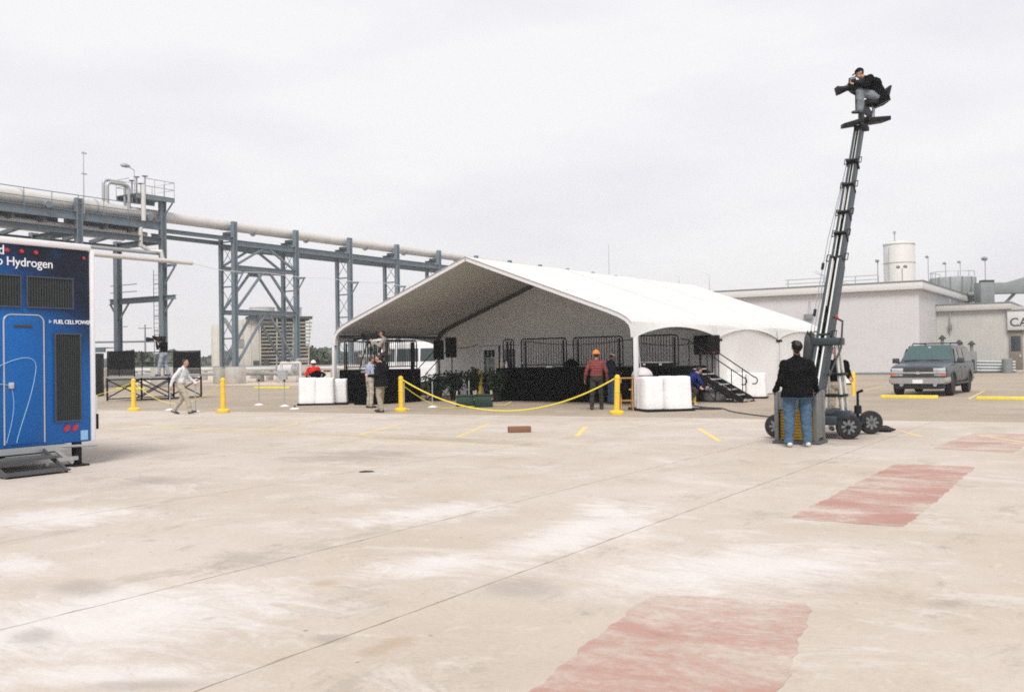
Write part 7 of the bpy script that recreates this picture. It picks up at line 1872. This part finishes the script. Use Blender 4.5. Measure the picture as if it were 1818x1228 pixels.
def tote(loc, rz, label, w_, d_, h):
    t = thing('green_bin', label, 'bin', loc, rz, 'dark green bins with pale handles')
    mb = MB(); mb.prism([(-w_ / 2 + .03, -d_ / 2 + .03, 0), (w_ / 2 - .03, -d_ / 2 + .03, 0), (w_ / 2 - .03, d_ / 2 - .03, 0), (-w_ / 2 + .03, d_ / 2 - .03, 0)], (0, 0, h)); mb.build('body', M['bin'], t, bevel=0.03)
    MB().box(-w_ / 2, w_ / 2, -d_ / 2, d_ / 2, h + 0.001, h + 0.04).build('lid', M['bin'], t, bevel=0.012)
    for s in (-1, 1):
        MB().tube([(s * w_ * .46, -d_ * .3, h * .62), (s * w_ * .40, -d_ * .32, h + 0.16), (s * w_ * .40, d_ * .32, h + 0.16), (s * w_ * .46, d_ * .3, h * .62)], 0.016, 8).build('handle', M['hat_tan'], t)
tote((-18.45, 25.55, -0.016), R(35), 'dark green bin with pale handles left of the pair', 0.66, 0.5, 0.36)
tote((-17.86, 25.75, -0.016), R(28), 'dark green bin with pale handles right of the pair', 0.62, 0.5, 0.38)
# wheel stops
def wheel_stop(loc, rz, label, L=1.8):
    t = thing('wheel_stop', label, 'wheel stop', loc, rz, 'yellow wheel stops')
    MB().prism([(-L / 2, -0.075, 0), (-L / 2, 0.075, 0), (-L / 2, 0.05, 0.12), (-L / 2, -0.05, 0.12)], (L, 0, 0)).build('bar', M['yellow_stop'], t, bevel=0.015)
    for x in (-L * .36, L * .36): MB().lathe([(0.018, 0.119), (0.02, 0.126), (0.0, 0.13)], (x, 0, 0), 10).build('anchor_bolt', M['galv'], t)
wheel_stop((-6.46, 34.75, -0.016), 0, 'yellow wheel stop in front of the parked SUV', 1.83)
wheel_stop((-3.40, 34.3, -0.016), R(-2), 'yellow wheel stop right of the SUV at the picture edge', 1.83)
wheel_stop((-42.5, 39.5, -0.016), R(8), 'yellow wheel stop at the sandy yard edge, left of two', 2.6)
wheel_stop((-39.9, 40.6, -0.016), R(8), 'yellow wheel stop at the sandy yard edge, right of two', 2.4)
wheel_stop((-52.0, 36.8, -0.016), R(8), 'yellow wheel stop far left behind the camera scaffold', 2.4)
# brick and scrap on the concrete
br = thing('loose_brick', 'single brown brick block lying on the concrete', 'brick', (-10.95, 17.1, 0.002), R(40))
MB().box(-0.24, 0.24, -0.10, 0.10, 0, 0.125).build('block', M['brick'], br, bevel=0.012)
for x in (-0.13, 0.0, 0.13): MB().lathe([(0.035, 0.1251), (0.03, 0.127)], (x, 0, 0), 12).build('core_hole', M['joint'], br)
sc = thing('scrap', 'small dark scrap of rubber on the concrete', 'debris', (-9.1, 10.2, 0.001), R(38))
MB().add([(-0.11, -0.02, 0), (-0.03, -0.035, 0), (0.06, -0.02, 0), (0.12, 0.0, 0), (0.05, 0.025, 0), (-0.06, 0.03, 0), (-0.09, -0.012, 0.016), (0, -0.01, 0.024), (0.08, 0.004, 0.018), (-0.02, 0.014, 0.022)],
         [(0, 1, 7, 6), (1, 2, 8, 7), (2, 3, 8), (3, 4, 9, 8), (4, 5, 9), (5, 0, 6), (5, 6, 9), (6, 7, 9), (7, 8, 9)]).build('piece', M['rubber'], sc, smooth=False)
# cables over the ground
def cable(pts, r_, label):
    P_ = [Vector((*p, r_ - 0.016 if p[1] > edge_y(p[0]) else r_ + 0.001)) for p in pts]; out = []
    for i in range(len(P_) - 1):
        p0 = P_[max(i - 1, 0)]; p1 = P_[i]; p2 = P_[i + 1]; p3 = P_[min(i + 2, len(P_) - 1)]
        for k_ in range(10):
            t = k_ / 10; out.append(0.5 * ((2 * p1) + (p2 - p0) * t + (2 * p0 - 5 * p1 + 4 * p2 - p3) * t * t + (3 * p1 - p0 - 3 * p2 + p3) * t ** 3))
    out.append(P_[-1])
    tag(MB().tube(out, r_, 6).build('ground_cable', M['cable']), label, 'cable', 'black cables on the ground')
cable([(-12.9, 29.6), (-11.6, 28.2), (-10.8, 27.3), (-10.2, 27.0), (-9.4, 25.6), (-8.4, 24.4), (-7.5, 23.5), (-6.6, 22.4), (-5.6, 20.6), (-5.3, 19.4)], 0.016, 'black cable snaking over the ground from the stage to the crane')
cable([(-11.2, 26.6), (-10.6, 26.9), (-10.1, 26.7), (-10.5, 26.3), (-11.0, 26.5), (-10.6, 26.95)], 0.022, 'coiled black cable on the ground right of the front ballast')
# ------------------------------------------------------------------ thin overcast haze
hz_ = MB().box(-420, 160, -40, 420, -1.2, 24.0).mesh('haze', [], smooth=False)
m, nt, b = new_mat('haze')
nt.nodes.remove(b)
pv = nt.nodes.new('ShaderNodeVolumePrincipled')
pv.inputs['Color'].default_value = (1.0, 0.99, 1.0, 1); pv.inputs['Density'].default_value = 0.0008; pv.inputs['Anisotropy'].default_value = 0.25
nt.links.new(pv.outputs[0], nt.nodes['Material Output'].inputs['Volume'])
hz_.materials.append(m)
ho = link('haze', hz_); ho['kind'] = 'stuff'; ho['label'] = 'thin pale haze filling the air over the yard'; ho['category'] = 'haze'
